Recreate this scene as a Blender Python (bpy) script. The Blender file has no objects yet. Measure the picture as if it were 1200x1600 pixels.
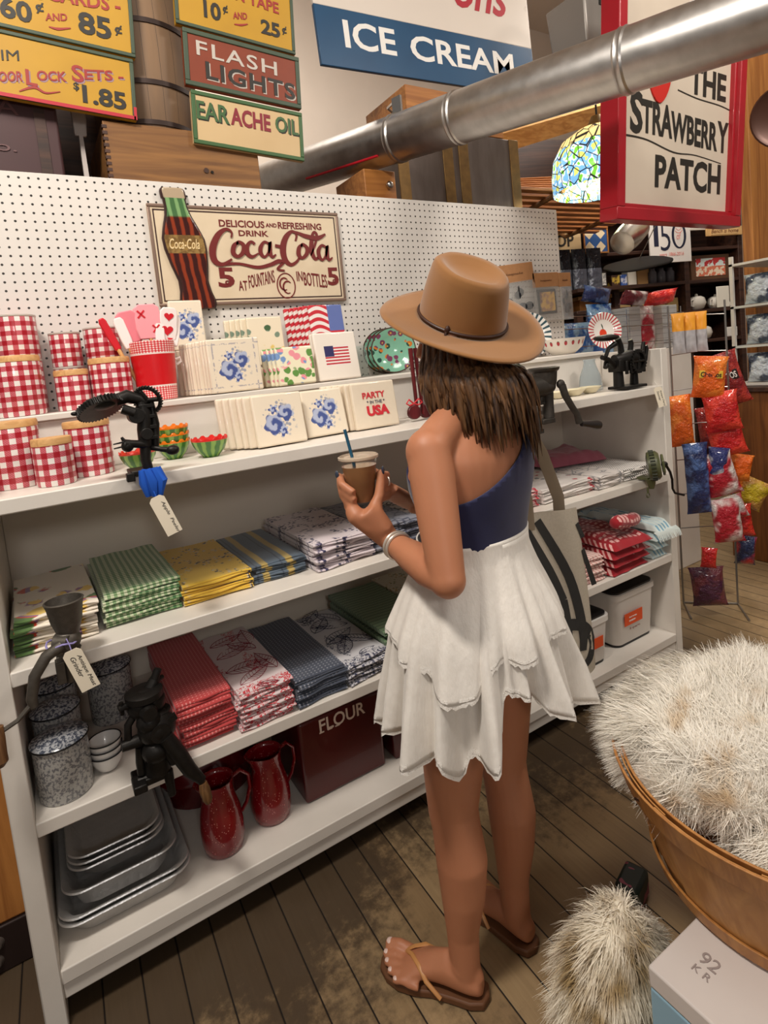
import bpy, math, random
from math import sin, cos, pi, radians, sqrt, atan2, floor, exp
from mathutils import Vector, Matrix, noise as mnoise
S = bpy.context.scene
COL = S.collection
# ------------------------------------------------------------------ camera
cam = bpy.data.cameras.new('camera'); camo = bpy.data.objects.new('camera', cam); COL.objects.link(camo)
cam.sensor_fit = 'VERTICAL'; cam.sensor_height = 36.0; cam.lens = 36.0 * 910.0 / 1600.0
cam.shift_y = -(800.0 - 656.674) / 1600.0
cam.clip_start = 0.05
RC = ((0.84722707, -0.52161797, -0.1006031), (-0.13554177, -0.02914605, -0.99034284), (0.51364844, 0.85268118, -0.09539435))
m = Matrix.Identity(4)
for i in range(3):
    m[i][0] = RC[0][i]; m[i][1] = -RC[1][i]; m[i][2] = -RC[2][i]
m.translation = (-0.06598, -2.04824, 1.45086)
camo.matrix_world = m
S.camera = camo
# ------------------------------------------------------------------ light and exposure
S.view_settings.view_transform = 'Standard'; S.view_settings.look = 'None'
S.view_settings.gamma = 1.0; S.view_settings.use_curve_mapping = False
S.view_settings.exposure = 0.0
W = bpy.data.worlds.new('world'); S.world = W; W.use_nodes = True
W.node_tree.nodes['Background'].inputs[0].default_value = (1.0, 0.93, 0.86, 1)
W.node_tree.nodes['Background'].inputs[1].default_value = 0.19
def area(name, loc, target, size, power, col=(1, .93, .84)):
    l = bpy.data.lights.new(name, 'AREA'); l.shape = 'RECTANGLE'; l.size, l.size_y = size; l.energy = power; l.color = col
    o = bpy.data.objects.new(name, l); COL.objects.link(o); o.location = loc
    o.rotation_euler = (Vector(target) - Vector(loc)).to_track_quat('-Z', 'Y').to_euler()
def spot(name, loc, target, power, ang, r=.06, col=(1, .92, .82), blend=.5):
    l = bpy.data.lights.new(name, 'SPOT'); l.energy = power; l.color = col; l.spot_size = radians(ang); l.spot_blend = blend; l.shadow_soft_size = r
    o = bpy.data.objects.new(name, l); COL.objects.link(o); o.location = loc
    o.rotation_euler = (Vector(target) - Vector(loc)).to_track_quat('-Z', 'Y').to_euler()
area('ceiling_lamp_aisle', (-.6, -1.45, 3.4), (.7, -.6, .6), (.45, .35), 58)
area('ceiling_lamp_right', (2.7, -2.3, 3.7), (2.4, -.2, .9), (.6, .5), 45)
area('ceiling_lamp_back', (4.3, .2, 4.2), (4.4, 1.0, 1.2), (1.0, 1.0), 75)
area('ceiling_lamp_rear', (1.2, 1.9, 4.6), (1.2, 3.4, 3.0), (1.6, .6), 62)
area('ceiling_lamp_signs', (.5, -1.9, 4.3), (1.0, .5, 2.7), (1.2, .5), 24)
area('shopfront_window', (-.3, -3.7, 2.15), (.5, 0, 1.1), (.4, .3), 12, (1, .95, .9))
# ------------------------------------------------------------------ node helper
class V:
    def __init__(s, nb, k): s.nb, s.k = nb, k
    def _o(s, op, b, r=False):
        return s.nb.math(op, b, s) if r else s.nb.math(op, s, b)
    def __add__(s, b): return s._o('ADD', b)
    def __radd__(s, b): return s._o('ADD', b, 1)
    def __sub__(s, b): return s._o('SUBTRACT', b)
    def __rsub__(s, b): return s._o('SUBTRACT', b, 1)
    def __mul__(s, b): return s._o('MULTIPLY', b)
    def __rmul__(s, b): return s._o('MULTIPLY', b, 1)
    def __truediv__(s, b): return s._o('DIVIDE', b)
    def __lt__(s, b): return s._o('LESS_THAN', b)
    def __gt__(s, b): return s._o('GREATER_THAN', b)
class NB:
    def __init__(s, mt):
        s.t = mt.node_tree; s.n = s.t.nodes; s._c = {}
    def lk(s, v, inp):
        if isinstance(v, V): s.t.links.new(v.k, inp)
        elif isinstance(v, bpy.types.NodeSocket): s.t.links.new(v, inp)
        elif isinstance(v, (tuple, list)): inp.default_value = tuple(v) + ((1,) if len(v) == 3 and len(inp.default_value) == 4 else ())
        else: inp.default_value = v
    def math(s, op, a, b=None, c=None):
        n = s.n.new('ShaderNodeMath'); n.operation = op
        for i, v in enumerate((a, b, c)):
            if v is not None: s.lk(v, n.inputs[i])
        return V(s, n.outputs[0])
    def sin(s, a): return s.math('SINE', a)
    def fl(s, a): return s.math('FLOOR', a)
    def fr(s, a): return s.math('FRACT', a)
    def ab(s, a): return s.math('ABSOLUTE', a)
    def mx(s, a, b): return s.math('MAXIMUM', a, b)
    def mn(s, a, b): return s.math('MINIMUM', a, b)
    def coord(s, w='Object'):
        if w not in s._c:
            t = s.n.new('ShaderNodeTexCoord'); x = s.n.new('ShaderNodeSeparateXYZ'); s.t.links.new(t.outputs[w], x.inputs[0])
            s._c[w] = (V(s, x.outputs[0]), V(s, x.outputs[1]), V(s, x.outputs[2]), t.outputs[w])
        return s._c[w]
    def xyz(s): return s.coord()[:3]
    def vec(s, x, y, z=0.0):
        n = s.n.new('ShaderNodeCombineXYZ')
        for i, v in enumerate((x, y, z)): s.lk(v, n.inputs[i])
        return n.outputs[0]
    def noise(s, scale, detail=2, rough=.5, vec=None, dist=0.0, out=0):
        n = s.n.new('ShaderNodeTexNoise'); n.inputs['Scale'].default_value = scale; n.inputs['Detail'].default_value = detail
        n.inputs['Roughness'].default_value = rough; n.inputs['Distortion'].default_value = dist
        s.t.links.new(vec if vec is not None else s.coord()[3], n.inputs['Vector'])
        return V(s, n.outputs[out])
    def vor(s, scale, vec=None, feature='F1', out='Distance', rand=1.0):
        n = s.n.new('ShaderNodeTexVoronoi'); n.feature = feature; n.inputs['Scale'].default_value = scale
        n.inputs['Randomness'].default_value = rand
        s.t.links.new(vec if vec is not None else s.coord()[3], n.inputs['Vector'])
        return V(s, n.outputs[out])
    def mix(s, f, a, b):
        n = s.n.new('ShaderNodeMix'); n.data_type = 'RGBA'
        s.lk(f, n.inputs[0]); s.lk(a, n.inputs[6]); s.lk(b, n.inputs[7])
        return n.outputs[2]
    def step(s, v, a, b):      # smooth 0..1 between a and b
        n = s.n.new('ShaderNodeMapRange'); n.interpolation_type = 'SMOOTHSTEP'
        s.lk(v, n.inputs[0]); n.inputs[1].default_value = a; n.inputs[2].default_value = b
        return V(s, n.outputs[0])
    def rnd(s):
        n = s.n.new('ShaderNodeObjectInfo'); return V(s, n.outputs['Random'])
def srgb(r, g, b):
    f = lambda c: (c / 255.0 / 12.92) if c / 255.0 <= .04045 else ((c / 255.0 + .055) / 1.055) ** 2.4
    return (f(r), f(g), f(b))
def mat(name, base, rough=.5, metal=0.0, bump=None, spec=.5, trans=0.0, ior=1.45, emit=None, coat=0.0, sss=0.0, alpha=None, sheen=0.0):
    mt = bpy.data.materials.new(name); mt.use_nodes = True; nb = NB(mt)
    p = mt.node_tree.nodes['Principled BSDF']
    nb.lk(base(nb) if callable(base) else base, p.inputs['Base Color'])
    nb.lk(rough(nb) if callable(rough) else rough, p.inputs['Roughness'])
    p.inputs['Metallic'].default_value = metal; p.inputs['Specular IOR Level'].default_value = spec
    p.inputs['Transmission Weight'].default_value = trans; p.inputs['IOR'].default_value = ior
    p.inputs['Coat Weight'].default_value = coat
    if sheen: p.inputs['Sheen Weight'].default_value = sheen
    if sss:
        p.inputs['Subsurface Weight'].default_value = sss; p.inputs['Subsurface Radius'].default_value = (1, .35, .2); p.inputs['Subsurface Scale'].default_value = .01
    if alpha is not None: nb.lk(alpha(nb) if callable(alpha) else alpha, p.inputs['Alpha'])
    if emit:
        nb.lk(emit[0](nb) if callable(emit[0]) else emit[0], p.inputs['Emission Color']); p.inputs['Emission Strength'].default_value = emit[1]
    if bump:
        b = nb.n.new('ShaderNodeBump'); b.inputs['Strength'].default_value = bump[1]; b.inputs['Distance'].default_value = bump[2]
        nb.lk(bump[0](nb), b.inputs['Height']); nb.t.links.new(b.outputs[0], p.inputs['Normal'])
    return mt
# ------------------------------------------------------------------ mesh helper
def basis(d):
    d = Vector(d).normalized(); a = Vector((0, 0, 1)) if abs(d.z) < .95 else Vector((1, 0, 0))
    u = d.cross(a).normalized(); v = u.cross(d).normalized(); return u, v, d
class G:
    def __init__(s): s.v = []; s.f = []; s.mi = []
    def add(s, vs, fs, mi=0):
        b = len(s.v); s.v += [tuple(x) for x in vs]; s.f += [tuple(i + b for i in f) for f in fs]; s.mi += [mi] * len(fs); return s
    def box(s, c, d, rot=None, mi=0, taper=1.0):
        x, y, z = d[0] / 2, d[1] / 2, d[2] / 2; t = taper
        vs = [Vector(p) for p in ((-x*t, -y*t, -z), (x*t, -y*t, -z), (x*t, y*t, -z), (-x*t, y*t, -z), (-x, -y, z), (x, -y, z), (x, y, z), (-x, y, z))]
        if rot is not None: vs = [rot @ p for p in vs]
        c = Vector(c)
        return s.add([p + c for p in vs], [(3, 2, 1, 0), (4, 5, 6, 7), (0, 1, 5, 4), (1, 2, 6, 5), (2, 3, 7, 6), (3, 0, 4, 7)], mi)
    def bb(s, x0, x1, y0, y1, z0, z1, mi=0):
        return s.box(((x0 + x1) / 2, (y0 + y1) / 2, (z0 + z1) / 2), (x1 - x0, y1 - y0, z1 - z0), None, mi)
    def rings(s, R, cap0=True, cap1=True, mi=0, closed=False):
        n = len(R[0]); b = len(s.v)
        for r in R: s.v += [tuple(p) for p in r]
        k = len(R)
        for i in range(k if closed else k - 1):
            for j in range(n):
                a, c = b + i * n + j, b + i * n + (j + 1) % n; i2 = (i + 1) % k
                s.f.append((a, c, b + i2 * n + (j + 1) % n, b + i2 * n + j)); s.mi.append(mi)
        if not closed:
            if cap0: s.f.append(tuple(b + j for j in reversed(range(n)))); s.mi.append(mi)
            if cap1: s.f.append(tuple(b + (k - 1) * n + j for j in range(n))); s.mi.append(mi)
        return s
    def tube(s, pts, r, n=10, mi=0, cap=True, closed=False, flat=1.0, up=None):
        pts = [Vector(p) for p in pts]; k = len(pts); R = []; u = None
        for i, p in enumerate(pts):
            if closed: d = pts[(i + 1) % k] - pts[i - 1]
            else: d = pts[min(i + 1, k - 1)] - pts[max(i - 1, 0)]
            if d.length < 1e-9: d = Vector((0, 0, 1))
            d.normalize()
            if up is not None:
                w = Vector(up); u = w.cross(d)
                if u.length < 1e-6: u = basis(d)[0]
                u.normalize()
            elif u is None: u = basis(d)[0]
            else:
                u = u - d * u.dot(d)
                if u.length < 1e-6: u = basis(d)[0]
                u.normalize()
            v = d.cross(u)
            rr = r[i] if isinstance(r, (list, tuple)) else r
            R.append([p + u * (rr * cos(2 * pi * j / n)) + v * (rr * flat * sin(2 * pi * j / n)) for j in range(n)])
        return s.rings(R, cap, cap, mi, closed)
    def cyl(s, p0, p1, r0, r1=None, n=20, mi=0):
        return s.tube([p0, p1], [r0, r0 if r1 is None else r1], n, mi)
    def lathe(s, prof, n=32, c=(0, 0, 0), axis=None, mi=0, sx=1.0, sy=1.0, cap=False):
        c = Vector(c); R = []
        M = Matrix.Identity(3) if axis is None else Vector((0, 0, 1)).rotation_difference(Vector(axis)).to_matrix()
        for r, z in prof:
            R.append([c + M @ Vector((r * sx * cos(2 * pi * j / n), r * sy * sin(2 * pi * j / n), z)) for j in range(n)])
        return s.rings(R, cap, cap, mi)
    def ball(s, c, r, n=14, k=8, rot=None, mi=0):
        r = r if isinstance(r, (tuple, list)) else (r, r, r); c = Vector(c); R = []
        for i in range(k + 1):
            a = -pi / 2 + pi * i / k; q = max(cos(a), 1e-3)
            ring = [Vector((r[0] * q * cos(2 * pi * j / n), r[1] * q * sin(2 * pi * j / n), r[2] * sin(a))) for j in range(n)]
            R.append([c + (rot @ p if rot is not None else p) for p in ring])
        return s.rings(R, True, True, mi)
    def grid(s, fn, nu, nv, mi=0, cu=False):
        b = len(s.v)
        for i in range(nu + 1):
            for j in range(nv + 1): s.v.append(tuple(fn(i / nu, j / nv)))
        for i in range(nu):
            for j in range(nv):
                a = b + i * (nv + 1) + j; s.f.append((a, a + nv + 1, a + nv + 2, a + 1)); s.mi.append(mi)
        return s
    def prism(s, poly, h0, h1, fr=None, mi=0):
        # poly in (a,b); fr(a,b,h)->point ; default a=x, b=z, h=y
        fr = fr or (lambda a, b, h: (a, h, b)); n = len(poly)
        return s.rings([[fr(a, b, h0) for a, b in poly], [fr(a, b, h1) for a, b in poly]], True, True, mi)
    def tf(s, M):
        s.v = [tuple(M @ Vector(p)) for p in s.v]; return s
    def warp(s, fn): s.v = [tuple(fn(*p)) for p in s.v]; return s
    def build(s, name, mt, parent=None, loc=None, rot=None, smooth=True, ang=40, bevel=0, seg=2, sub=0, solid=0, fix=True):
        me = bpy.data.meshes.new(name); me.from_pydata(s.v, [], s.f)
        mts = mt if isinstance(mt, (list, tuple)) else [mt]
        for q in mts: me.materials.append(q)
        if len(mts) > 1: me.polygons.foreach_set('material_index', s.mi)
        if fix:
            import bmesh
            bm = bmesh.new(); bm.from_mesh(me); bmesh.ops.recalc_face_normals(bm, faces=bm.faces); bm.to_mesh(me); bm.free()
        o = bpy.data.objects.new(name, me); COL.objects.link(o)
        if smooth:
            me.polygons.foreach_set('use_smooth', [True] * len(me.polygons))
            if ang < 180: me.set_sharp_from_angle(angle=radians(ang))
        if solid:
            q = o.modifiers.new('s', 'SOLIDIFY'); q.thickness = solid; q.offset = 0
        if bevel:
            q = o.modifiers.new('b', 'BEVEL'); q.width = bevel; q.segments = seg; q.limit_method = 'ANGLE'; q.angle_limit = radians(50)
        if sub:
            q = o.modifiers.new('u', 'SUBSURF'); q.levels = q.render_levels = sub
        if loc is not None: o.location = loc
        if rot is not None: o.rotation_euler = rot
        if parent is not None: o.parent = parent
        return o
def tag(o, label=None, cat=None, group=None, kind=None):
    if label: o['label'] = label
    if cat: o['category'] = cat
    if group: o['group'] = group
    if kind: o['kind'] = kind
    return o
def thing(name, label, cat, loc=(0, 0, 0), rz=0.0, group=None, rot=None):
    o = bpy.data.objects.new(name, None); COL.objects.link(o); o.location = loc
    o.rotation_euler = rot if rot is not None else (0, 0, rz); o.empty_display_size = .05
    return tag(o, label, cat, group)
def struct(o): o['kind'] = 'structure'; return o
def dup(root, loc, rz=None, label=None, group=None, rot=None, scale=None):
    r = root.copy(); COL.objects.link(r); r.location = loc
    if rot is not None: r.rotation_euler = rot
    elif rz is not None: r.rotation_euler = (0, 0, rz)
    if scale: r.scale = (scale,) * 3
    if label: r['label'] = label
    if group: r['group'] = group
    for ch in list(root.children):
        c = ch.copy(); COL.objects.link(c); c.parent = r
        for g in ch.children:
            d = g.copy(); COL.objects.link(d); d.parent = c
    return r
def text_geo(txt, ext=.002, bold=0.0, shear=0.0, space=1.0, res=3):
    cu = bpy.data.curves.new('t', 'FONT'); cu.body = txt; cu.extrude = ext; cu.offset = bold; cu.shear = shear; cu.space_character = space
    cu.resolution_u = res
    o = bpy.data.objects.new('t', cu); me = bpy.data.meshes.new_from_object(o)
    vs = [v.co.copy() for v in me.vertices]; fs = [tuple(p.vertices) for p in me.polygons]
    bpy.data.objects.remove(o); bpy.data.curves.remove(cu); bpy.data.meshes.remove(me)
    return vs, fs
def text(g, txt, x0, z0, w, h, y=0.0, mi=0, bold=.0, shear=0.0, space=1.0, ext=.001, tilt=0.0, fn=None, res=3):
    """lettering fitted into the rectangle x0..x0+w, z0..z0+h on the plane y, facing -y; fn(u,v)->(x,z) bends it"""
    vs, fs = text_geo(txt, .5, bold, shear, space, res)
    ax, bx = min(v.x for v in vs), max(v.x for v in vs); ay, by = min(v.y for v in vs), max(v.y for v in vs)
    out = []
    for v in vs:
        u = (v.x - ax) / (bx - ax); q = (v.y - ay) / max(by - ay, 1e-6)
        if fn: px, pz = fn(u, q)
        else: px, pz = x0 + u * w, z0 + q * h + tilt * u * w
        out.append((px, y - (ext if v.z > 0 else -ext * .3), pz))
    return g.add(out, fs, mi)
def stroke(g, pts, wid, y=0.0, ext=.0012, mi=0, n=6):
    """a brush stroke of changing width through the points (x,z), lying on plane y, facing -y"""
    P = [Vector((a, 0, b)) for a, b in pts]; Q = []; Wd = []
    k = len(P)
    for i in range(k - 1):
        p0, p1, p2, p3 = P[max(i - 1, 0)], P[i], P[i + 1], P[min(i + 2, k - 1)]
        for j in range(n):
            t = j / n
            Q.append(.5 * ((2 * p1) + (p2 - p0) * t + (2 * p0 - 5 * p1 + 4 * p2 - p3) * t * t + (3 * p1 - p0 - 3 * p2 + p3) * t ** 3))
            Wd.append(wid[i] * (1 - t) + wid[i + 1] * t if not isinstance(wid, (int, float)) else wid)
    Q.append(P[-1]); Wd.append(wid[-1] if not isinstance(wid, (int, float)) else wid)
    b = len(g.v)
    for i, q in enumerate(Q):
        d = Q[min(i + 1, len(Q) - 1)] - Q[max(i - 1, 0)]
        if d.length < 1e-9: d = Vector((1, 0, 0))
        d.normalize(); nn = Vector((-d.z, 0, d.x)) * (Wd[i] / 2)
        for p, yy in ((q + nn, y - ext), (q - nn, y - ext), (q - nn, y + ext * .3), (q + nn, y + ext * .3)): g.v.append((p.x, yy, p.z))
    for i in range(len(Q) - 1):
        for a, c in ((0, 1), (1, 2), (2, 3), (3, 0)):
            g.f.append((b + 4 * i + a, b + 4 * i + c, b + 4 * i + 4 + c, b + 4 * i + 4 + a)); g.mi.append(mi)
    g.f.append((b, b + 3, b + 2, b + 1)); e = b + 4 * (len(Q) - 1); g.f.append((e, e + 1, e + 2, e + 3)); g.mi += [mi, mi]
    return g
R_ = random.Random(7)
def rz(a): return Matrix.Rotation(a, 3, 'Z')
def rx(a): return Matrix.Rotation(a, 3, 'X')
def ry(a): return Matrix.Rotation(a, 3, 'Y')
# ================================================================== materials in common use
white_paint = mat('white_paint', lambda b: b.mix(b.noise(9, 4), srgb(230, 223, 214), srgb(214, 206, 196)), .45, bump=(lambda b: b.noise(160, 3), .06, .002))
cream_wall = mat('cream_plaster', lambda b: b.mix(b.noise(3, 3), srgb(226, 212, 198), srgb(214, 200, 186)), .8)
black_iron = mat('black_cast_iron', lambda b: b.mix(b.noise(60, 3), srgb(24, 22, 21), srgb(44, 41, 38)), .45, .6, bump=(lambda b: b.noise(250, 2), .3, .001))
grey_iron = mat('grey_cast_iron', lambda b: b.mix(b.noise(70, 3), srgb(72, 66, 60), srgb(104, 98, 90)), .5, .6, bump=(lambda b: b.noise(300, 2), .35, .001))
steel = mat('bright_steel', srgb(200, 198, 195), .25, 1.0)
galv = mat('galvanised_duct', lambda b: b.mix(b.noise(4, 4, vec=b.vec(b.xyz()[0] * .6, b.xyz()[1] * 6, b.xyz()[2] * 6)), srgb(176, 172, 168), srgb(214, 210, 206)), lambda b: b.noise(18, 3) * .2 + .26, 1.0)
paper_tag = mat('cream_card', srgb(234, 222, 200), .8)
ink = mat('black_ink', srgb(28, 26, 26), .7)
white_ink = mat('white_ink', srgb(236, 232, 226), .6)
def wood(name, a, b_, scale=1.0, axis=0, rough=.5, bump=.15):
    def c(b):
        x, y, z = b.xyz(); k = [26 * scale, 26 * scale, 26 * scale]; k[axis] = 1.6 * scale
        v = b.vec(x * k[0], y * k[1], z * k[2])
        n = b.noise(1.0, 4, .55, v, 1.2); return b.mix(b.step(n, .3, .7), a, b_)
    def h(b):
        x, y, z = b.xyz(); k = [40 * scale] * 3; k[axis] = 2 * scale
        return b.noise(1.0, 4, .6, b.vec(x * k[0], y * k[1], z * k[2]))
    return mat(name, c, rough, bump=(h, bump, .002))
pale_wood = wood('pale_bamboo', srgb(222, 176, 118), srgb(200, 150, 94), 2.0)
orange_wood = wood('orange_pine', srgb(186, 124, 62), srgb(150, 92, 42), 1.0)
orange_wood_v = wood('orange_pine_upright', srgb(186, 124, 62), srgb(150, 92, 42), 1.0, 2)
crate_wood = wood('old_crate_wood', srgb(142, 98, 52), srgb(102, 66, 34), .8)
dark_wood = wood('dark_stained_wood', srgb(74, 46, 34), srgb(44, 26, 20), 1.0)
# ================================================================== the room
def floor_col(b):
    x, y, z = b.xyz()
    xx = x - y * .035                       # boards run a little off the shelf's depth
    u = xx * (1 / .0885); i = b.fl(u); f = u - i
    seg = b.fl(y * .55 + b.noise(13.7, 0, .5, b.vec(i, 0.0, 0.0)) * 5.0)
    tone = b.noise(7.31, 1, .5, b.vec(i * 1.0, seg * 1.37, 0.0))
    grain = b.noise(1.0, 4, .6, b.vec(xx * 90, y * 5, 0.0), .8)
    c = b.mix(b.step(tone, .25, .75), srgb(146, 120, 86), srgb(174, 148, 110))
    c = b.mix(grain * .55, c, srgb(100, 76, 52))
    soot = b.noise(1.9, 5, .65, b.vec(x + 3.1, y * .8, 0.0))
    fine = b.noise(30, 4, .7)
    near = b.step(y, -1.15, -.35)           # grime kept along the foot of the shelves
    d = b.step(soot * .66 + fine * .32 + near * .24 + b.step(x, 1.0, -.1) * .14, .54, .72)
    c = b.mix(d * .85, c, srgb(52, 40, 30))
    light = b.step(x, 2.2, 2.9)             # brighter lighting on the boards past the shelf end, painted into the colour
    c = b.mix(light * .5, c, srgb(186, 158, 118))
    gap = b.mx(b.step(f, .035, .012), b.step(f, .97, .992))
    return b.mix(gap, c, srgb(22, 15, 10))
def floor_h(b):
    x, y, z = b.xyz(); xx = x - y * .035; f = b.fr(xx * (1 / .0885))
    return b.step(b.mn(f, 1.0 - f), .0, .05) + b.noise(1.0, 4, .6, b.vec(xx * 120, y * 6, 0.0)) * .25
floor_m = mat('worn_floorboards', floor_col, lambda b: b.noise(14, 3) * .3 + .35, bump=(floor_h, .35, .004))
g = G().bb(-3, 9, -4, 3.6, -.05, 0); struct(g.build('floor', floor_m, smooth=False))
g = G().bb(-3, 9, 3.6, 3.7, -.05, 5.6); struct(g.build('wall_back', cream_wall, smooth=False))
g = G().bb(8.9, 9, -4, 3.6, 0, 5.6); struct(g.build('wall_right', cream_wall, smooth=False))
g = G().bb(-3, 9, -4, 3.7, 5.6, 5.7); struct(g.build('ceiling', cream_wall, smooth=False))
# ================================================================== the shelving unit
unit = thing('shelving_unit', 'long white painted store shelving unit with a white pegboard back', 'shelving', (0, 0, 0))
XL, XR, YF = -.18, 2.215, -.56
def part(n, *b, m=white_paint, bev=.003): return G().bb(*b).build(n, m, unit, bevel=bev)
part('side_panel', -.225, XL, YF, .02, 0, 1.40); part('side_panel', XR, 2.26, YF, .02, 0, 1.40)
for zt, th in ((.145, .036), (.51, .034), (.865, .034), (1.245, .034)):
    part('shelf', XL, XR, YF, 0, zt - th, zt)
part('toe_rail', XL, XR, -.553, -.53, .068, .108)
part('step_shelf', XL, XR, -.275, 0, 1.392, 1.41); part('step_riser', XL, XR, -.262, -.25, 1.245, 1.392)
part('back_panel', XL, XR, -.002, .012, .0, 1.41, m=mat('cream_back_panel', srgb(226, 216, 202), .55))
def peg(b):
    x, y, z = b.xyz(); k = 1 / .0254
    fx = b.fr(x * k + .5) - .5; fz = b.fr((z - 2.105) * k + .5) - .5
    r2 = fx * fx + fz * fz
    return b.mix(b.step(r2, .026, .014), b.mix(b.noise(2.5, 3), srgb(222, 216, 209), srgb(212, 206, 199)), srgb(42, 36, 32))
part('pegboard', -.6, 2.283, 0, .006, 1.41, 2.122, m=mat('white_pegboard', peg, .4), bev=.001)
G().bb(-.6, 2.283, .007, .03, 2.06, 2.118).bb(2.255, 2.28, .007, .03, 1.41, 2.06).build('batten', white_paint, unit)
struct(G().bb(-1.2, 2.27, .04, 1.4, 2.07, 2.12).build('trim_1', dark_wood))      # the ledge behind the pegboard that carries the crates
# ================================================================== goods on the shelves: cloth
ORD = ['topmost', 'second', 'third', 'fourth', 'fifth', 'sixth', 'seventh', 'eighth', 'ninth', 'tenth', 'eleventh', 'twelfth', 'thirteenth']
def towel_geo(w, d, t, folds, seed, wob=.004, nx=14):
    rr = random.Random(seed); ph = [rr.uniform(0, 6.28) for _ in range(12)]; amp = [rr.uniform(.4, 1.6) for _ in range(12)]
    R = []
    for i in range(nx + 1):
        u = i / nx; x = -w / 2 + w * u; ring = []
        def wz(k): return wob * .5 * sin(u * 9 * amp[k] + ph[k])
        def wy(k): return wob * amp[k] * sin(u * 6 * amp[k + 1] + ph[k + 2])
        ends = -.0035 * (abs(2 * u - 1) ** 6)
        for k in range(7): ring.append((x, d / 2 - d * .96 * k / 6, ends * 0 + (wz(0) if 0 < k else 0) * .3))
        for q in range(folds):
            z0 = t * q / folds; h = t / folds
            for a in (-.8, -.3, .25, .75):
                ang = a * pi / 2
                ring.append((x, -d / 2 - h * .55 * cos(ang) + wy(q % 8) - .004 * (folds - q) / folds * amp[q % 8], z0 + h * (.5 + .46 * sin(ang)) + wz(q % 8) * .5))
            if q < folds - 1: ring.append((x, -d / 2 + .004 + wy(q % 8) * .6, z0 + h + wz(q % 8) * .3))
        for k in range(7): ring.append((x, -d / 2 + d * .03 + d * .97 * k / 6, t + wz(8) * .6 + .0012 * sin(k * 1.7 + ph[3])))
        R.append(ring)
    return R
def towel(name, w, d, t, folds, mt, seed=0, wob=.004):
    return G().rings(towel_geo(w, d, t, folds, seed, wob)).build(name, mt, ang=50)
def pile(kind, desc, group, mt, x0, x1, yf, d, z, n, t, folds=2, wob=.004, seed=1, rot=0.0, cat='towel', over=None, jit=.006):
    w = x1 - x0; rr = random.Random(seed); vs = [towel(kind, w, d, t, folds, mt, seed * 10 + k, wob) for k in range(min(2, n))]
    out = []
    for i in range(n):
        if i < len(vs): o = vs[i]
        else: o = vs[i % len(vs)].copy(); COL.objects.link(o)
        o.location = ((x0 + x1) / 2 + rr.uniform(-jit, jit), yf + d / 2 + rr.uniform(-jit, jit), z + .002 + i * (t + wob * .5))
        o.rotation_euler = (0, 0, rot + rr.uniform(-.02, .02))
        j = n - 1 - i
        tag(o, f"{desc}, {'topmost' if j == 0 else ORD[j]} of its pile", cat, group)
        out.append(o)
    return out
cl = dict(rough=.9, sheen=.3, bump=(lambda b: b.noise(700, 2), .25, .0006))
def uvw(b): x, y, z = b.xyz(); return x, y - z
def gingham(c0, c1, c2, s):
    def f(b):
        u, v = uvw(b); a = b.fr(u * (1 / s)) > .5; c = b.fr(v * (1 / s)) > .5; k = (a + c) * .5
        return b.mix(k > .75, b.mix(k > .25, c0, c1), c2)
    return f
m_green = mat('green_gingham_cloth', gingham(srgb(206, 212, 180), srgb(134, 164, 116), srgb(66, 112, 64), .0155), **cl)
def blossom(bg, c1, c2, s, thr=.33, s2=None):
    def f(b):
        u, v = uvw(b); vec = b.vec(u, v, 0.0); n = b.noise(s * 6, 2, .5, vec)
        cl_ = b.noise(s * .55, 1, .5, vec)
        d = b.vor(s2 or s * 3, vec) + (n - .5) * .5
        k = b.step(d, thr + .08, thr - .02) * b.step(cl_, .44, .54)
        return b.mix(k, bg, b.mix(b.noise(s * 2.5, 0, .5, vec) > .5, c1, c2))
    return f
m_yellow = mat('yellow_floral_cloth', blossom(srgb(226, 186, 66), srgb(52, 46, 60), srgb(206, 190, 160), 24), **cl)
m_lilac = mat('white_navy_floral_cloth', blossom(srgb(214, 202, 206), srgb(38, 36, 70), srgb(84, 76, 110), 26, .4), **cl)
def stripes(bg, c1, c2, s, axis=0):
    def f(b):
        u, v = uvw(b); q = (u, v)[axis]; t = b.fr(q * (1 / s) + b.noise(20, 1, .5, b.vec(u, v, 0.0)) * .05)
        return b.mix(b.step(t, .30, .36) * b.step(t, .62, .56), b.mix(b.step(t, .08, .1) * b.step(t, .16, .14), bg, c2), c1)
    return f
m_stripe = mat('blue_yellow_striped_cloth', stripes(srgb(84, 98, 112), srgb(176, 152, 86), srgb(56, 66, 82), .075), **cl)
def big_flower(b):
    u, v = uvw(b); vec = b.vec(u, v, 0.0); d = b.vor(13, vec); n = b.noise(60, 2, .5, vec); hue = b.noise(17, 0, .5, b.vec(u + 5, v, 0.0))
    c = b.mix(hue > .47, srgb(206, 70, 40), srgb(150, 110, 150)); c = b.mix(hue > .57, c, srgb(232, 196, 90)); c = b.mix(hue < .4, c, srgb(86, 118, 62))
    return b.mix(b.step(d + (n - .5) * .25, .43, .37), srgb(232, 222, 206), c)
m_flower = mat('white_tulip_print_cloth', big_flower, **cl)
def fine_lines(bg, c, s, k=.1):
    def f(b):
        u, v = uvw(b); vec = b.vec(u, v, 0.0); d = b.vor(s, vec, 'DISTANCE_TO_EDGE'); n = b.noise(s * .5, 1, .5, vec)
        return b.mix(b.step(d, k, k * .6) * b.step(n, .4, .5), bg, c)
    return f
m_slate = mat('slate_patterned_cloth', fine_lines(srgb(132, 134, 146), srgb(70, 74, 92), 38), **cl)
m_bw = mat('white_charcoal_print_cloth', fine_lines(srgb(206, 200, 196), srgb(44, 44, 54), 44, .16), **cl)
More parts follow.
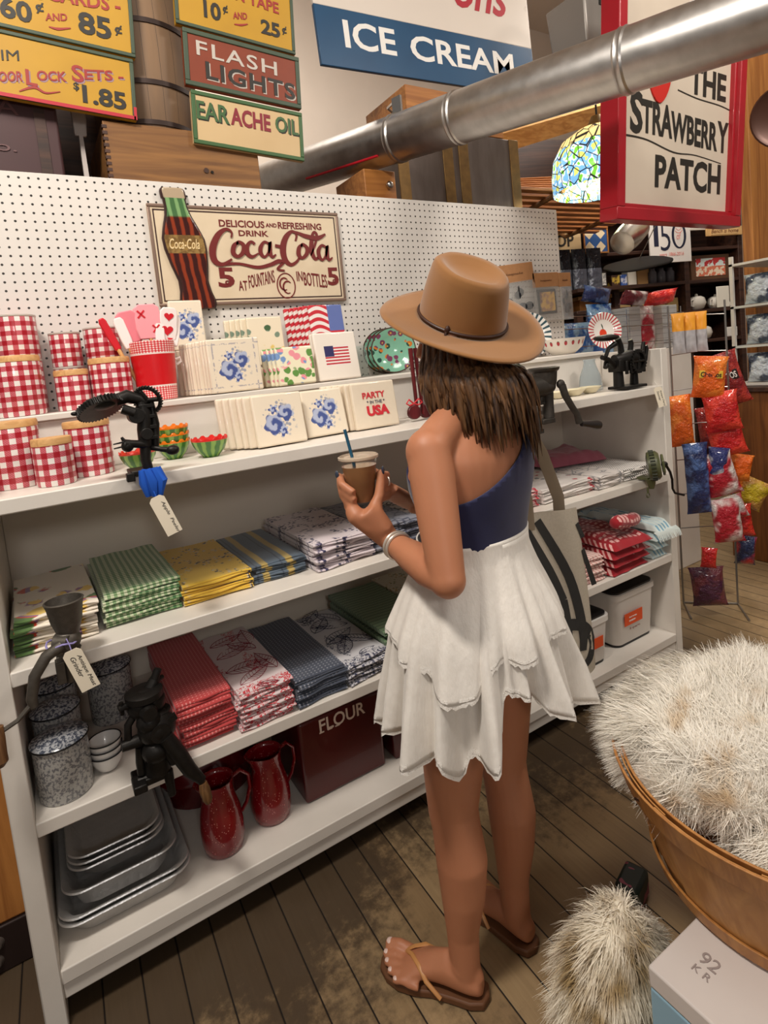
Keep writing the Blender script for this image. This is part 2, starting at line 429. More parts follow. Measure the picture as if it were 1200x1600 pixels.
def waffle(bg, c, s):
    def f(b):
        u, v = uvw(b); a = b.fr(u * (1 / s)); c2 = b.fr(v * (1 / (s * 1.1)))
        return b.mix((b.step(a, .3, .45) * b.step(a, .8, .65) * b.step(c2, .55, .65) * b.step(c2, .95, .85)), bg, c)
    return f
cw = dict(cl); cw['bump'] = (lambda b: b.fr(uvw(b)[1] * 110) + b.fr(uvw(b)[0] * 110) * .5, .5, .0015)
m_coral = mat('coral_waffle_cloth', waffle(srgb(182, 64, 64), srgb(220, 140, 136), .0098), **cw)
m_navy = mat('slate_waffle_cloth', waffle(srgb(66, 72, 86), srgb(146, 148, 158), .0115), **cw)
def edge_lines(bg, c, t):
    def f(b):
        x, y, z = b.xyz(); vec = b.vec(x, y - z * 2.0, 0.0); n = b.noise(60, 2, .6, vec, 1.0); e = b.mx(z < t - .0012, y < -.175)
        return b.mix(b.step(b.ab(n - .5), .05, .03) * e, bg, c)
    return f
m_redleaf = mat('white_red_leaf_cloth', edge_lines(srgb(214, 198, 198), srgb(190, 52, 62), .0092), **cl)
m_blueleaf = mat('white_ink_leaf_cloth', edge_lines(srgb(204, 202, 206), srgb(52, 56, 84), .0092), **cl)
m_sage = mat('sage_striped_cloth', stripes(srgb(78, 108, 76), srgb(120, 148, 108), srgb(190, 200, 160), .02, 1), **cl)
m_ivory = mat('ivory_sprig_cloth', blossom(srgb(222, 216, 198), srgb(106, 126, 86), srgb(196, 160, 90), 24, .34), **cl)
Z3, Z4, Z1, ZB, ZS = .866, .511, 1.246, .146, 1.411
pile('tea_towel', 'white tulip print tea towel at the end of the middle shelf', 'tulip print towels', m_flower, -.168, .008, -.475, .37, Z3, 6, .0112, 2, .006, 1)
pile('tea_towel', 'green gingham tea towel between tulip and yellow towels', 'green gingham towels', m_green, .022, .206, -.465, .40, Z3, 6, .012, 2, .004, 2)
pile('tea_towel', 'yellow floral tea towel beside green gingham towels', 'yellow floral towels', m_yellow, .216, .406, -.47, .39, Z3, 4, .0112, 2, .005, 3)
pile('tea_towel', 'slate blue tea towel with yellow stripes on the middle shelf', 'striped towels', m_stripe, .413, .572, -.455, .38, Z3, 4, .011, 2, .004, 4)
pile('tea_towel', 'white tea towel with navy blossoms on the middle shelf', 'navy blossom towels', m_lilac, .580, .782, -.50, .42, Z3, 6, .0112, 2, .006, 5)
pile('tea_towel', 'grey patterned tea towel beside the navy blossom towels', 'grey patterned towels', m_slate, .790, .965, -.49, .40, Z3, 6, .0112, 2, .005, 6)
pile('tea_towel', 'white and charcoal print tea towel behind the woman arm', 'charcoal print towels', m_bw, .975, 1.18, -.47, .38, Z3, 5, .0112, 2, .006, 7)
pile('tea_towel', 'coral red waffle tea towel on the lower shelf', 'coral waffle towels', m_coral, .150, .292, -.52, .43, Z4, 7, .0155, 2, .004, 8)
rl = pile('tea_towel', 'white tea towel with red leaf outlines on the lower shelf', 'red leaf towels', m_redleaf, .300, .452, -.535, .42, Z4, 8, .0095, 2, .006, 9)
pile('tea_towel', 'dark slate waffle tea towel on the lower shelf', 'slate waffle towels', m_navy, .462, .618, -.54, .43, Z4, 6, .0112, 2, .004, 10)
bl = pile('tea_towel', 'white tea towel with dark leaf drawing on the lower shelf', 'ink leaf towels', m_blueleaf, .628, .785, -.535, .41, Z4, 5, .0095, 2, .007, 11)
pile('tea_towel', 'sage green striped tea towel behind the skirt', 'sage green towels', m_sage, .792, .985, -.50, .40, Z4, 7, .012, 2, .005, 12)
pile('tea_towel', 'ivory sprig tea towel beside the sage green towels', 'ivory sprig towels', m_ivory, .995, 1.18, -.44, .36, Z4, 7, .012, 2, .005, 13)
def leaf_print(o, col, spec, zt):
    g = G()
    for (cx, cy, L, Wd, a, nv) in spec:
        def T(s, t): return (cx + L * (s * cos(a) - t * Wd / L * sin(a)), cy + L * (s * sin(a) + t * Wd / L * cos(a)))
        up = [T(s, sin(pi * s) ** .8 * (1.1 - .35 * s)) for s in [i / 10 for i in range(11)]]
        dn = [T(s, -sin(pi * s) ** .8 * (1.1 - .35 * s)) for s in [i / 10 for i in range(11)]]
        stroke(g, up, .0017, 0, .0006, n=2); stroke(g, dn, .0017, 0, .0006, n=2); stroke(g, [T(0, 0), T(.5, .04), T(1.05, 0)], .0016, 0, .0006, n=3)
        for k in range(nv):
            s = .18 + .68 * k / nv
            for sg in (1, -1): stroke(g, [T(s, 0), T(s + .13, sg * sin(pi * min(s + .13, 1)) ** .8 * .85)], .001, 0, .0005, n=1)
    g.warp(lambda x, y, z: (x, z, zt - y))
    g.build('leaf_print', col, o, smooth=False)
red_ink = mat('dark_red_print', srgb(140, 40, 56), .9); navy_ink = mat('navy_print', srgb(44, 48, 76), .9)
sp = [(-.055, -.165, .12, .026, .55, 7), (-.068, -.07, .125, .034, -.05, 7), (.062, -.14, .13, .024, 1.75, 7), (-.065, .03, .12, .030, .35, 7), (.055, .02, .11, .026, 2.2, 6), (.05, .06, .12, .026, 1.5, 6), (-.06, .125, .11, .028, .25, 6), (-.02, -.195, .06, .014, -.3, 3)]
leaf_print(rl[-1], red_ink, sp, .0116); leaf_print(bl[-1], navy_ink, [(x + .01, y + .02, l, w, a + .5, n) for x, y, l, w, a, n in sp], .0116)
# right half of the unit
m_kit = mat('white_kitchen_print_cloth', lambda b: b.mix(b.step(b.vor(22) + b.noise(90, 2) * .3, .44, .38) * b.step(b.noise(12, 1), .42, .5), srgb(226, 218, 212), b.mix(b.noise(7, 0) > .5, srgb(190, 48, 60), srgb(96, 100, 104))), **cl)
m_grid = mat('black_check_cloth', gingham(srgb(226, 220, 214), srgb(226, 220, 214), srgb(40, 38, 40), .012), **cl)
m_redwhite = mat('red_white_print_cloth', fine_lines(srgb(232, 212, 206), srgb(198, 44, 64), 40, .2), **cl)
pile('flour_sack_towel', 'white printed kitchen towel spread flat behind the tote bag', 'printed kitchen towels', m_kit, 1.52, 1.80, -.50, .42, Z3, 4, .011, 2, .006, 20)
pile('flour_sack_towel', 'white kitchen towel with grey sketches below the pink cloth', 'sketch print towels', mat('white_sketch_cloth', fine_lines(srgb(224, 216, 210), srgb(150, 148, 150), 26, .08), **cl), 1.815, 1.97, -.52, .38, Z3, 4, .011, 2, .006, 21)
pile('check_towel', 'black checked white towel beside the green grinder', 'black checked towels', m_grid, 1.985, 2.19, -.51, .32, Z3, 3, .013, 2, .006, 22)
pile('print_towel', 'red and white print towel under the woman shoulder bag strap', 'red print towels', m_redwhite, 1.28, 1.50, -.50, .40, Z3, 5, .0112, 2, .006, 23)
m_pink = mat('dusty_pink_cloth', lambda b: b.mix(b.noise(20, 3), srgb(150, 72, 92), srgb(176, 98, 114)), **cl)
def drape(name, w, d, h, mt, seed, roll=.3):
    def fn(u, v):
        x = -w / 2 + w * u; y = -d / 2 + d * v; e = min(1, min(u, 1 - u) * 9) * min(1, min(v, 1 - v) * 9)
        nz = mnoise.noise((x * 11 + seed, y * 11, seed)) * .5 + mnoise.noise((x * 26, y * 26 + seed, 3)) * .2
        return (x + .012 * mnoise.noise((y * 15, seed, 1)), y + .012 * mnoise.noise((x * 15, seed, 2)), max(.002, h * (e ** .45) * (.78 + .6 * nz)))
    g = G().grid(fn, 36, 26); g.grid(lambda u, v: (-w / 2 + w * u, -d / 2 + d * v, .0005), 4, 3)
    return g.build(name, mt, ang=180)
o = drape('table_cloth', .34, .26, .06, m_pink, 3); o.location = (1.96, -.19, Z3 + .064); o.rotation_euler = (0, .03, -.12)
tag(o, 'dusty pink cloth folded loosely at the back of the shelf', 'cloth')
m_pw = mat('pink_white_stripe_cloth', stripes(srgb(226, 200, 190), srgb(190, 120, 116), srgb(214, 170, 162), .02), **cl)
pile('striped_towel', 'pale pink striped towel at the tote bag edge', 'pale pink striped towels', m_pw, 1.60, 1.80, -.53, .34, Z4, 6, .014, 2, .006, 24)
m_bandana = mat('red_bandana_cloth', lambda b: b.mix(b.step(b.fr(uvw(b)[0] * 38), .3, .42) * b.step(b.fr(uvw(b)[1] * 38), .5, .62), srgb(158, 22, 34), srgb(226, 170, 164)), **cl)
for i in range(4):
    o = drape('red_towel', .235, .40, .042, m_bandana, 11 + i)
    o.location = (1.935 + .006 * (i % 2), -.355 - .01 * i, Z4 + .002 + .037 * i); o.rotation_euler = (0, 0, .05 - .03 * i)
    tag(o, f"crumpled red towel with white dashes, {'topmost' if i == 3 else ORD[3 - i] + ' from the top'} of its heap", 'towel', 'red dashed towels')
g = G()
for k in range(26):
    a = k * .55; r = .008 + .0011 * k; g.v.append((0, r * cos(a), r * sin(a)))
sp_ = g.v; g = G().tube([(-.10 + .2 * i / 8, .004 * sin(i), 0) for i in range(9)], [.020, .027, .029, .027, .029, .026, .028, .028, .022], 16)
o = g.build('rolled_towel', m_bandana, ang=180); o.location = (1.94, -.545, Z4 + .206); o.rotation_euler = (0, .15, .2)
tag(o, 'red towel rolled up at the front of the dashed red heap', 'towel')
m_aqua = mat('pale_blue_stripe_cloth', lambda b: b.mix(b.step(b.fr(uvw(b)[0] * 48), .4, .5), b.mix(b.fr(uvw(b)[1] * 9) > .5, srgb(196, 216, 220), srgb(120, 166, 190)), srgb(214, 226, 222)), **cl)
for i in range(4):
    o = drape('blue_towel', .10, .44, .045, m_aqua, 31 + i)
    o.location = (2.145 + .001 * i, -.33 - .012 * i, Z4 + .002 + .041 * i); o.rotation_euler = (0, 0, -.008 * i)
    tag(o, f"pale blue striped fringed towel, {'topmost' if i == 3 else ORD[3 - i] + ' from the top'} of its heap", 'towel', 'pale blue fringed towels')
    if i == 3:
        g = G()
        for k in range(34):
            x = -.073 + .146 * k / 33; g.tube([(x, -.215, .006), (x + .002, -.232, -.006), (x + R_.uniform(-.004, .004), -.245, -.03)], [.0016, .0014, .0008], 4)
        g.build('fringe', mat('white_fringe', srgb(214, 222, 218), .9), o)
# a plain seat-back shaped board behind the bag strap
g = G(); P = [(.0, 0), (.10, 0), (.10, .15), (.092, .185), (.07, .2), (.03, .2), (.005, .18)]
o = g.prism(P, -.012, .012).build('breadboard', white_paint, bevel=.004); o.location = (1.62, -.05, Z3 + .002); o.rotation_euler = (-.12, 0, 0)
tag(o, 'white shield shaped board leaning behind the printed towels', 'board')
# ================================================================== goods on the shelves: tins, crocks, napkins
def ging_cyl(r):
    s = .0265
    def f(b):
        x, y, z = b.xyz(); n = max(8, round(2 * pi * r / s))
        a = b.math('ARCTAN2', y, x) * (n / (2 * pi)); p = b.fr(a) > .5; q = b.fr(z * (1 / s)) > .5
        fine = b.fr(a * 8) > .5; k = (p + q) * .5
        mid = b.mix(b.fr((a + z * (1 / s)) * 5) > .5, srgb(206, 110, 118), srgb(184, 74, 88))
        return b.mix(k > .75, b.mix(k > .25, srgb(236, 230, 224), mid), srgb(164, 20, 36))
    return f
def canister(label, r, h, x, y, z, group='red gingham canisters'):
    t = thing('canister', label, 'canister', (x, y, z), R_.uniform(0, 3), group)
    mt = mat('red_gingham_tin', ging_cyl(r), .3, coat=.4)
    G().lathe([(r * .97, 0), (r, .004), (r, h - .016), (r * .985, h - .012), (0.001, h - .012)], 40, cap=True).build('body', mt, t)
    G().lathe([(r * .96, h - .013), (r * 1.01, h - .011), (r * 1.015, h), (r * .98, h + .005), (.001, h + .006)], 40).build('lid', pale_wood, t)
canister('large red gingham canister with wooden lid on the lower ledge at far left', .060, .155, -.113, -.37, Z1)
canister('small red gingham canister with wooden lid between two larger ones, lower ledge', .043, .107, -.032, -.455, Z1)
canister('medium red gingham canister with wooden lid nearest the apple peeler', .054, .135, .052, -.375, Z1)
canister('large red gingham canister with wooden lid on the step at far left', .062, .155, -.085, -.19, ZS)
canister('small red gingham canister with wooden lid on the step', .044, .108, .048, -.175, ZS)
canister('medium red gingham canister with wooden lid beside the red crock', .055, .134, .150, -.175, ZS)
def lidless(label, r, h, x, y, z):
    t = thing('canister', label, 'canister', (x, y, z), R_.uniform(0, 3), 'red gingham canisters')
    G().lathe([(r * .97, 0), (r, .004), (r, h - .008), (r * .97, h), (.001, h)], 40, cap=True).build('body', mat('red_gingham_tin', ging_cyl(r), .3, coat=.4), t)
    G().lathe([(r * .985, h - .006), (r * 1.02, h - .004), (r * 1.02, h), (r * .985, h + .001)], 40).build('rim', mat('clear_plastic_rim', srgb(196, 186, 178), .3), t)
for nm, r, h, x, hb in (('large', .056, .125, -.07, .155), ('small', .042, .10, .052, .125), ('medium', .052, .10, .155, .135)):
    lidless(f'{nm} red gingham canister under another at the back of the step', r, hb, x, -.062, ZS)
    lidless(f'{nm} red gingham canister with grey rim standing on another at the back', r, h, x, -.062, ZS + hb + .002)
# red crock with spatulas
t = thing('utensil_crock', 'red crock with gingham bands holding heart spatulas', 'crock', (.275, -.165, ZS))
def crockc(b):
    x, y, z = b.xyz(); a = b.math('ARCTAN2', y, x) * (44 / (2 * pi)); k = ((b.fr(a) > .5) + (b.fr(z * 155) > .5)) * .5
    gm = b.mix(k > .75, b.mix(k > .25, srgb(240, 226, 220), srgb(226, 110, 112)), srgb(206, 34, 44)); band = b.mx(z > .140, z < .044)
    edge = b.mx(b.step(b.ab(z - .14), .003, .001), b.step(b.ab(z - .044), .003, .001))
    return b.mix(edge, b.mix(band, srgb(206, 22, 30), gm), srgb(240, 226, 220))
G().lathe([(.052, 0), (.056, .003), (.066, .176), (.063, .178), (.059, .17), (.05, .01), (.001, .009)], 48, cap=False).build('body', mat('red_crock_glaze', crockc, .35, coat=.3), t)
G().tube([(.064, 0, .12), (.078, 0, .125), (.08, 0, .112), (.066, 0, .104)], .004, 8).build('handle', mat('white_glaze', srgb(236, 230, 224), .3), t)
sil_p = mat('pink_silicone', srgb(240, 134, 146), .45); sil_r = mat('red_silicone', srgb(206, 24, 40), .45); sil_w = mat('white_silicone', srgb(242, 230, 226), .45)
def spatula(label, x, lean_x, lean_y, L, bw, bh, mt, extra=None, yy=0.0, rzz=0.0):
    o = thing('spatula', label, 'spatula', (.275 + x, -.165 + yy, ZS + .012), 0, 'spatulas in the red crock', rot=(lean_y, lean_x, rzz))
    G().cyl((0, 0, 0), (0, 0, L), .0055, .006, 10).build('handle', pale_wood, o)
    P = [(-bw * .42, 0), (bw * .42, 0), (bw * .5, bh * .3), (bw * .48, bh * .9), (bw * .3, bh), (-bw * .3, bh), (-bw * .5, bh * .88), (-bw * .5, bh * .3)]
    G().prism([(a, c + L - .01) for a, c in P], -.006, .006).build('blade', mt, o, bevel=.003)
    if extra:
        g = G(); extra(g, L - .01, bw, bh); g.build('printed_design', extra.mat, o, smooth=False)
def xo(g, L, bw, bh):
    for cx, cz in ((-.018, .075), (.02, .03)):
        stroke(g, [(cx - .01, L + cz - .011), (cx + .01, L + cz + .011)], .005, -.0062); stroke(g, [(cx - .01, L + cz + .011), (cx + .01, L + cz - .011)], .005, -.0062)
xo.mat = sil_r
def oo(g, L, bw, bh):
    for cx, cz in ((.02, .075), (-.018, .03)):
        stroke(g, [(cx + .011 * cos(a), L + cz + .011 * sin(a)) for a in [i * pi / 6 for i in range(13)]], .005, -.0062, n=2)
oo.mat = sil_p
def heart(g, cx, cz, s, y):
    P = []
    for i in range(28):
        a = 2 * pi * i / 28; P.append((cx + s * sin(a) ** 3, cz + s * (.81 * cos(a) - .31 * cos(2 * a) - .12 * cos(3 * a) - .06 * cos(4 * a))))
    g.prism(P, y - .0012, y + .0004)
def hearts(g, L, bw, bh): heart(g, 0, L + bh * .72, .014, -.0065); heart(g, -.004, L + bh * .30, .017, -.0065)
hearts.mat = sil_r
spatula('pink spatula printed with X and O letters in the crock', .005, -.02, -.02, .185, .075, .105, mat('pale_pink_silicone', srgb(244, 160, 168), .45), xo, .0)
spatula('pink spatula half hidden behind the lettered one', -.02, -.16, .06, .18, .06, .095, sil_p, None, .02)
spatula('white spatula printed with red hearts in the crock', .022, .22, -.10, .165, .05, .10, sil_w, hearts, -.01)
spatula('white spatula with red strawberry heart leaning right', .03, .13, .05, .18, .052, .10, sil_w, hearts, .015)
spatula('narrow white spatula leaning left in the crock', -.022, -.26, -.05, .165, .03, .095, sil_w, None, -.015)
spatula('red edged spatula at the far left of the crock', -.034, -.38, .02, .17, .022, .10, sil_r, None, .0)
spatula('narrow white spatula leaning right beside the hearts', .014, .08, -.11, .15, .028, .09, sil_w, None, -.02)
# watermelon and pumpkin bowls
def melon(name, label, r, h, x, y, z, rimc, group=None):
    t = thing(name, label, 'bowl', (x, y, z), R_.uniform(0, 3), group); n = 48; R = []
    def gl(b):
        x_, y_, z_ = b.xyz(); a = b.math('ARCTAN2', y_, x_); n1 = b.noise(40, 3); k = b.sin(a * 11 + n1 * 3)
        return b.mix(b.step(k, -.3, .6), srgb(60, 116, 44), srgb(132, 172, 76))
    for rr_, zz in ((.45, 0), (.5, .004), (.78, h * .35), (.95, h * .7), (1.0, h * .88)): R.append([(r * rr_ * cos(2 * pi * j / n), r * rr_ * sin(2 * pi * j / n), zz) for j in range(n)])
    G().rings(R, True, False).build('shell', mat('green_melon_glaze', gl, .2, coat=.5), t)
    sc = [(1 if (j // 2) % 2 else -1) for j in range(n)]; R = []
    for rr_, zz, s in ((1.0, h * .88, 0), (1.02, h * .95, 0), (1.0, h, .0035), (.95, h, .0035), (.85, h * .7, 0), (.6, h * .25, 0), (.02, h * .15, 0)):
        R.append([(r * rr_ * cos(2 * pi * j / n), r * rr_ * sin(2 * pi * j / n), zz + s * sc[j]) for j in range(n)])
    def ic(b): return b.mix(b.step(b.vor(70), .16, .1), rimc, srgb(50, 20, 14))
    G().rings(R, False, True).build('scalloped_rim', mat('fruit_rim_glaze', ic, .2, coat=.5), t)
melon('melon_bowl', 'green watermelon bowl with red rim behind the apple peeler', .045, .046, .157, -.43, Z1, srgb(206, 60, 44))
for i, w in enumerate(('bottom', 'middle', 'top')):
    melon('melon_bowl', f'green bowl with orange scalloped rim, {w} of the nested stack', .047, .052, .266, -.33, Z1 + i * .020, srgb(230, 120, 24), 'orange rimmed bowls')
melon('melon_bowl', 'small green watermelon bowl with red rim standing alone', .049, .052, .346, -.42, Z1, srgb(214, 40, 34))
# napkin packs
wrap = dict(rough=.35, coat=.6, bump=(lambda b: b.noise(22, 3), .12, .004))
cream = srgb(234, 220, 198)
def rose(b, bg=cream, k=1.0, border=True):
    x, y, z = b.xyz(); n = b.noise(70, 3, .6); n2 = b.noise(26, 2, .6); c = bg; fr_ = y < -.001
    sp = b.step(b.vor(75) + (n - .5) * .5, .40, .28) * b.step(b.math('SQRT', x * x + z * z) + (n2 - .5) * .06, .058, .046) * fr_
    c = b.mix(sp * .75, c, srgb(120, 134, 164))
    for cx, cz, r0 in ((-.020, -.014, .030), (.021, .016, .024), (.006, -.036, .014), (-.016, .030, .013)):
        dx, dz = x - cx, z - cz; r = b.math('SQRT', dx * dx + dz * dz); a = b.math('ARCTAN2', dz, dx)
        e = r + .004 * b.sin(a * 5 + cx * 300) + (n - .5) * .012
        petal = b.sin(r * (2.6 / r0 * 2.2) + a * 1.0 + n * 3.5) * .5 + .5
        c = b.mix(b.step(e, r0 * 1.03, r0 * .93) * fr_, c, b.mix(b.step(petal, .2, .8), srgb(72, 88, 146), srgb(178, 186, 210)))
    if border:
        e = b.mx(b.step(b.ab(b.ab(x) - .066), .003, .0015), b.step(b.ab(b.ab(z) - .066), .003, .0015)) * fr_ * b.step(n, .45, .52)
        c = b.mix(e * .6, c, srgb(120, 120, 150))
    return c
m_rose = mat('blue_rose_napkin', rose, **wrap); m_rose2 = mat('blue_rose_print_napkin', lambda b: rose(b, cream, 1.0, False), **wrap)
m_pale = mat('cream_napkin', lambda b: b.mix(b.noise(40, 2), srgb(236, 222, 200), srgb(228, 212, 190)), **wrap)
def leafp(b):
    x, y, z = b.xyz(); n = b.noise(30, 2); d = b.vor(26); h = b.noise(14, 0)
    c = b.mix(h > .5, srgb(120, 140, 120), b.mix(z < -.01, srgb(70, 100, 66), srgb(226, 196, 110))); return b.mix(b.step(d + (n - .5) * .5, .32, .24), srgb(234, 220, 194), c)
m_leafn = mat('leaf_napkin', leafp, **wrap)
def bouq(b):
    x, y, z = b.xyz(); d = b.vor(38, out='Distance'); n = b.noise(50, 2); h = b.noise(17, 0)
    c = b.mix(h > .44, srgb(120, 152, 200), srgb(236, 150, 160)); c = b.mix(h > .54, c, srgb(98, 146, 70)); return b.mix(b.step(d + (n - .5) * .4, .5, .4), srgb(238, 230, 200), c)
m_bouq = mat('bouquet_napkin', bouq, **wrap)
def wavy(b):
    x, y, z = b.xyz(); t = b.fr((z + .012 * b.sin(x * 45)) * 38); st = b.mix(t > .5, srgb(236, 226, 220), srgb(200, 40, 54))
    cant = (x > .005) * (z > -.012); star = b.step(b.vor(62, rand=.2), .24, .16)
    return b.mix(cant, st, b.mix(star, srgb(96, 112, 172), srgb(236, 232, 232)))
m_wavy = mat('waving_flag_napkin', wavy, **wrap)
def flag(b):
    x, y, z = b.xyz(); t = b.fr((z + .035) * 93); st = b.mix(t > .5, srgb(236, 226, 220), srgb(190, 40, 56)); cant = (x < -.012) * (z > -.002)
    st = b.mix(cant, st, b.mix(b.step(b.vor(150, rand=.1), .3, .2), srgb(50, 48, 96), srgb(210, 206, 220)))
    inb = (b.ab(x) < .048) * (b.ab(z) < .035) * (y < -.001); return b.mix(inb, srgb(236, 226, 214), st)
m_flag = mat('flag_napkin', flag, **wrap)
def pack(label, group, mt, w, h, d, x, y, z, lean=.12, yaw=0.0, name='napkin_pack', src=None):
    if src is None:
        g = G().box((0, 0, 0), (w, d, h)); o = g.build(name, mt, None, bevel=min(.006, d * .3), seg=3)
    else:
        o = src.copy(); COL.objects.link(o)
    o.location = (x, y, z + h / 2 * cos(lean) + d / 2 * abs(sin(lean)) + .0015); o.rotation_euler = (-lean, 0, yaw)
    return tag(o, label, 'napkins', group)
def packrow(desc, group, mt, w, h, d, x, yf, z, n, lean=.1, yaw=0.0, dx=0.0, back=None, step=None):
    step = step or (d * 1.06 + .001) / cos(lean); src = None
    for i in range(n):
        lab = f'{desc}, front of its row' if i == 0 else f'{desc}, {ORD[i]} from the front'
        q = mt if i == 0 or back is None else back
        o = pack(lab, group, q, w, h, d, x + dx * i + R_.uniform(-.003, .003), yf + step * i, z, lean, yaw, src=src if i > 0 else None)
        if (i == 0 and back is None) or (i == 1): src = o
    return None
packrow('blue rose napkin pack on the step', 'blue rose packs on the step', m_rose, .165, .165, .016, .497, -.255, ZS, 9, .04, .0, -.006)
pack('blue floral napkin pack standing high against the pegboard', None, m_rose2, .11, .165, .018, .42, -.035, ZS + .15, .05)
pack('plain cream napkin pack under the blue floral one', None, m_pale, .11, .15, .018, .42, -.055, ZS, .0)
packrow('leaf print napkin pack near the pegboard', 'leaf print packs', m_leafn, .125, .165, .014, .655, -.12, ZS + .075, 5, .08, .0, -.014)
o = G().box((0, 0, 0), (.16, .085, .072)).build('napkin_carton', m_pale, bevel=.004); o.location = (.66, -.085, ZS + .037)
tag(o, 'low cream carton under the leaf print napkin packs', 'carton')
packrow('small bouquet cocktail napkin pack', 'bouquet cocktail packs', m_bouq, .128, .125, .018, .695, -.258, ZS, 4, .12, -.05, -.008)
packrow('waving flag napkin pack', 'waving flag packs', m_wavy, .135, .165, .014, .88, -.15, ZS + .105, 6, .1, .05, -.012)
o = G().box((0, 0, 0), (.15, .085, .10)).build('napkin_carton', m_pale, bevel=.004); o.location = (.885, -.095, ZS + .051)
tag(o, 'cream carton under the waving flag napkin packs', 'carton')
packrow('striped flag napkin pack in clear wrap', 'striped flag packs', m_flag, .165, .165, .018, .862, -.235, ZS, 2, .14, .04, .0)
packrow('blue rose bud napkin pack beside the small melon bowl', 'blue bud packs at left', m_rose2, .155, .15, .017, .548, -.435, Z1, 6, .16, .03, -.014, m_pale)
packrow('blue rose bud napkin pack beside the party napkins', 'blue bud packs at right', m_rose2, .145, .145, .018, .712, -.395, Z1, 3, .2, .05, -.004, m_pale)
for i in range(6):
    o = pack(f"cream party napkin pack, {'front of its row' if i == 0 else ORD[i] + ' from the front'}", 'party napkin packs', m_pale, .165, .15, .017, .893 - .012 * i, -.405 + .0185 * i, Z1, .12, .02)
    if i == 0:
        g = G(); text(g, 'PARTY', -.045, .022, .085, .02, -.0092, bold=.02); text(g, 'USA', -.036, -.036, .085, .034, -.0092, bold=.05); g.build('red_lettering', mat('red_print', srgb(206, 44, 56), .6), o, smooth=False)
        g = G(); text(g, '* IN THE *', -.032, .004, .068, .011, -.0092); g.build('grey_lettering', mat('grey_print', srgb(110, 110, 120), .6), o, smooth=False)
# turquoise plates on edge with an acrylic stand
def plate_mat(name, f): return mat(name, f, .15, coat=.6)
def turq(b):
    x, y, z = b.xyz(); d = b.vor(34); n = b.noise(60, 2); h = b.noise(16, 0); r = b.math('SQRT', x * x + y * y)
    c = b.mix(h > .45, srgb(40, 76, 66), srgb(206, 120, 44)); c = b.mix(h > .53, c, srgb(120, 60, 90)); c = b.mix(b.step(d, .16, .1), c, srgb(222, 170, 70))
    c = b.mix(b.step(d + (n - .5) * .3, .42, .36), srgb(128, 184, 158), c); return b.mix(b.step(b.ab(r - .088), .004, .002), c, srgb(70, 46, 34))
def plate(name, label, r, mt, loc, rot, group=None, cat='plate', src=None):
    if src is None:
        pr = [(.001, 0), (r * .55, 0), (r * .62, .003), (r * .98, .014), (r, .016), (r * .985, .0185), (r * .62, .008), (r * .56, .004), (.001, .0035)]
        o = G().lathe(pr, 56).build(name, mt)
    else: o = src.copy(); COL.objects.link(o)
    o.location = loc; o.rotation_euler = rot; return tag(o, label, cat, group)
pm = plate_mat('turquoise_floral_glaze', turq); p0 = None
for i, w in enumerate(('front', 'middle', 'rear')):
    p0 = plate('plate', f'turquoise floral plate standing on edge, {w} of three', .09, pm, (1.185 - i * .006, -.095 + .022 * i, ZS + .09), (1.50, 0, -.42), 'turquoise floral plates', src=p0)
t = thing('plate_stand', 'clear acrylic stand left of the turquoise plates', 'stand', (1.02, -.10, ZS))
acr = mat('clear_acrylic', srgb(226, 234, 230), .08, trans=.9, ior=1.2)
G().box((0, 0, .06), (.08, .004, .115)).build('panel', acr, t); G().box((0, .03, .004), (.085, .07, .006)).build('foot', acr, t)
# wooden tongs with a red bow, navy bowl
t = thing('wooden_tongs', 'dark red wooden tongs with a red bow standing behind the hat', 'tongs', (1.075, -.40, Z1), 0, rot=(-.08, .03, 0))
rw = wood('dark_red_wood', srgb(104, 30, 34), srgb(70, 18, 22), 2.0, 2, .3)
for s in (-1, 1):
    o = G().tube([(s * .012, 0, .02), (s * .011, 0, .08), (s * .010, 0, .25)], [.007, .008, .010], 10, flat=.7).build('arm', rw, t)
    G().prism([(s * .03 + .026 * cos(a), .028 + (.028 if sin(a) > 0 else .022) * sin(a)) for a in [i * pi / 10 for i in range(20)]], -.007 + s * .008, .007 + s * .008).build('jaw', rw, t, bevel=.003)
g = G()
for s in (-1, 1): g.tube([(-.03, -.012, .06), (-.03 + s * .02, -.016, .075), (-.03 + s * .032, -.016, .062), (-.03 + s * .018, -.014, .054), (-.03, -.012, .06)], .0028, 6)
g.build('bow', sil_r, t)
o = G().lathe([(.03, 0), (.035, .003), (.056, .05), (.06, .10), (.057, .10), (.052, .05), (.03, .01), (.001, .008)], 32).build('navy_bowl', mat('navy_glaze', srgb(34, 40, 74), .25, coat=.5))
o.location = (1.21, -.33, Z1 + .001); tag(o, 'navy glazed bowl half hidden behind the hair', 'bowl')
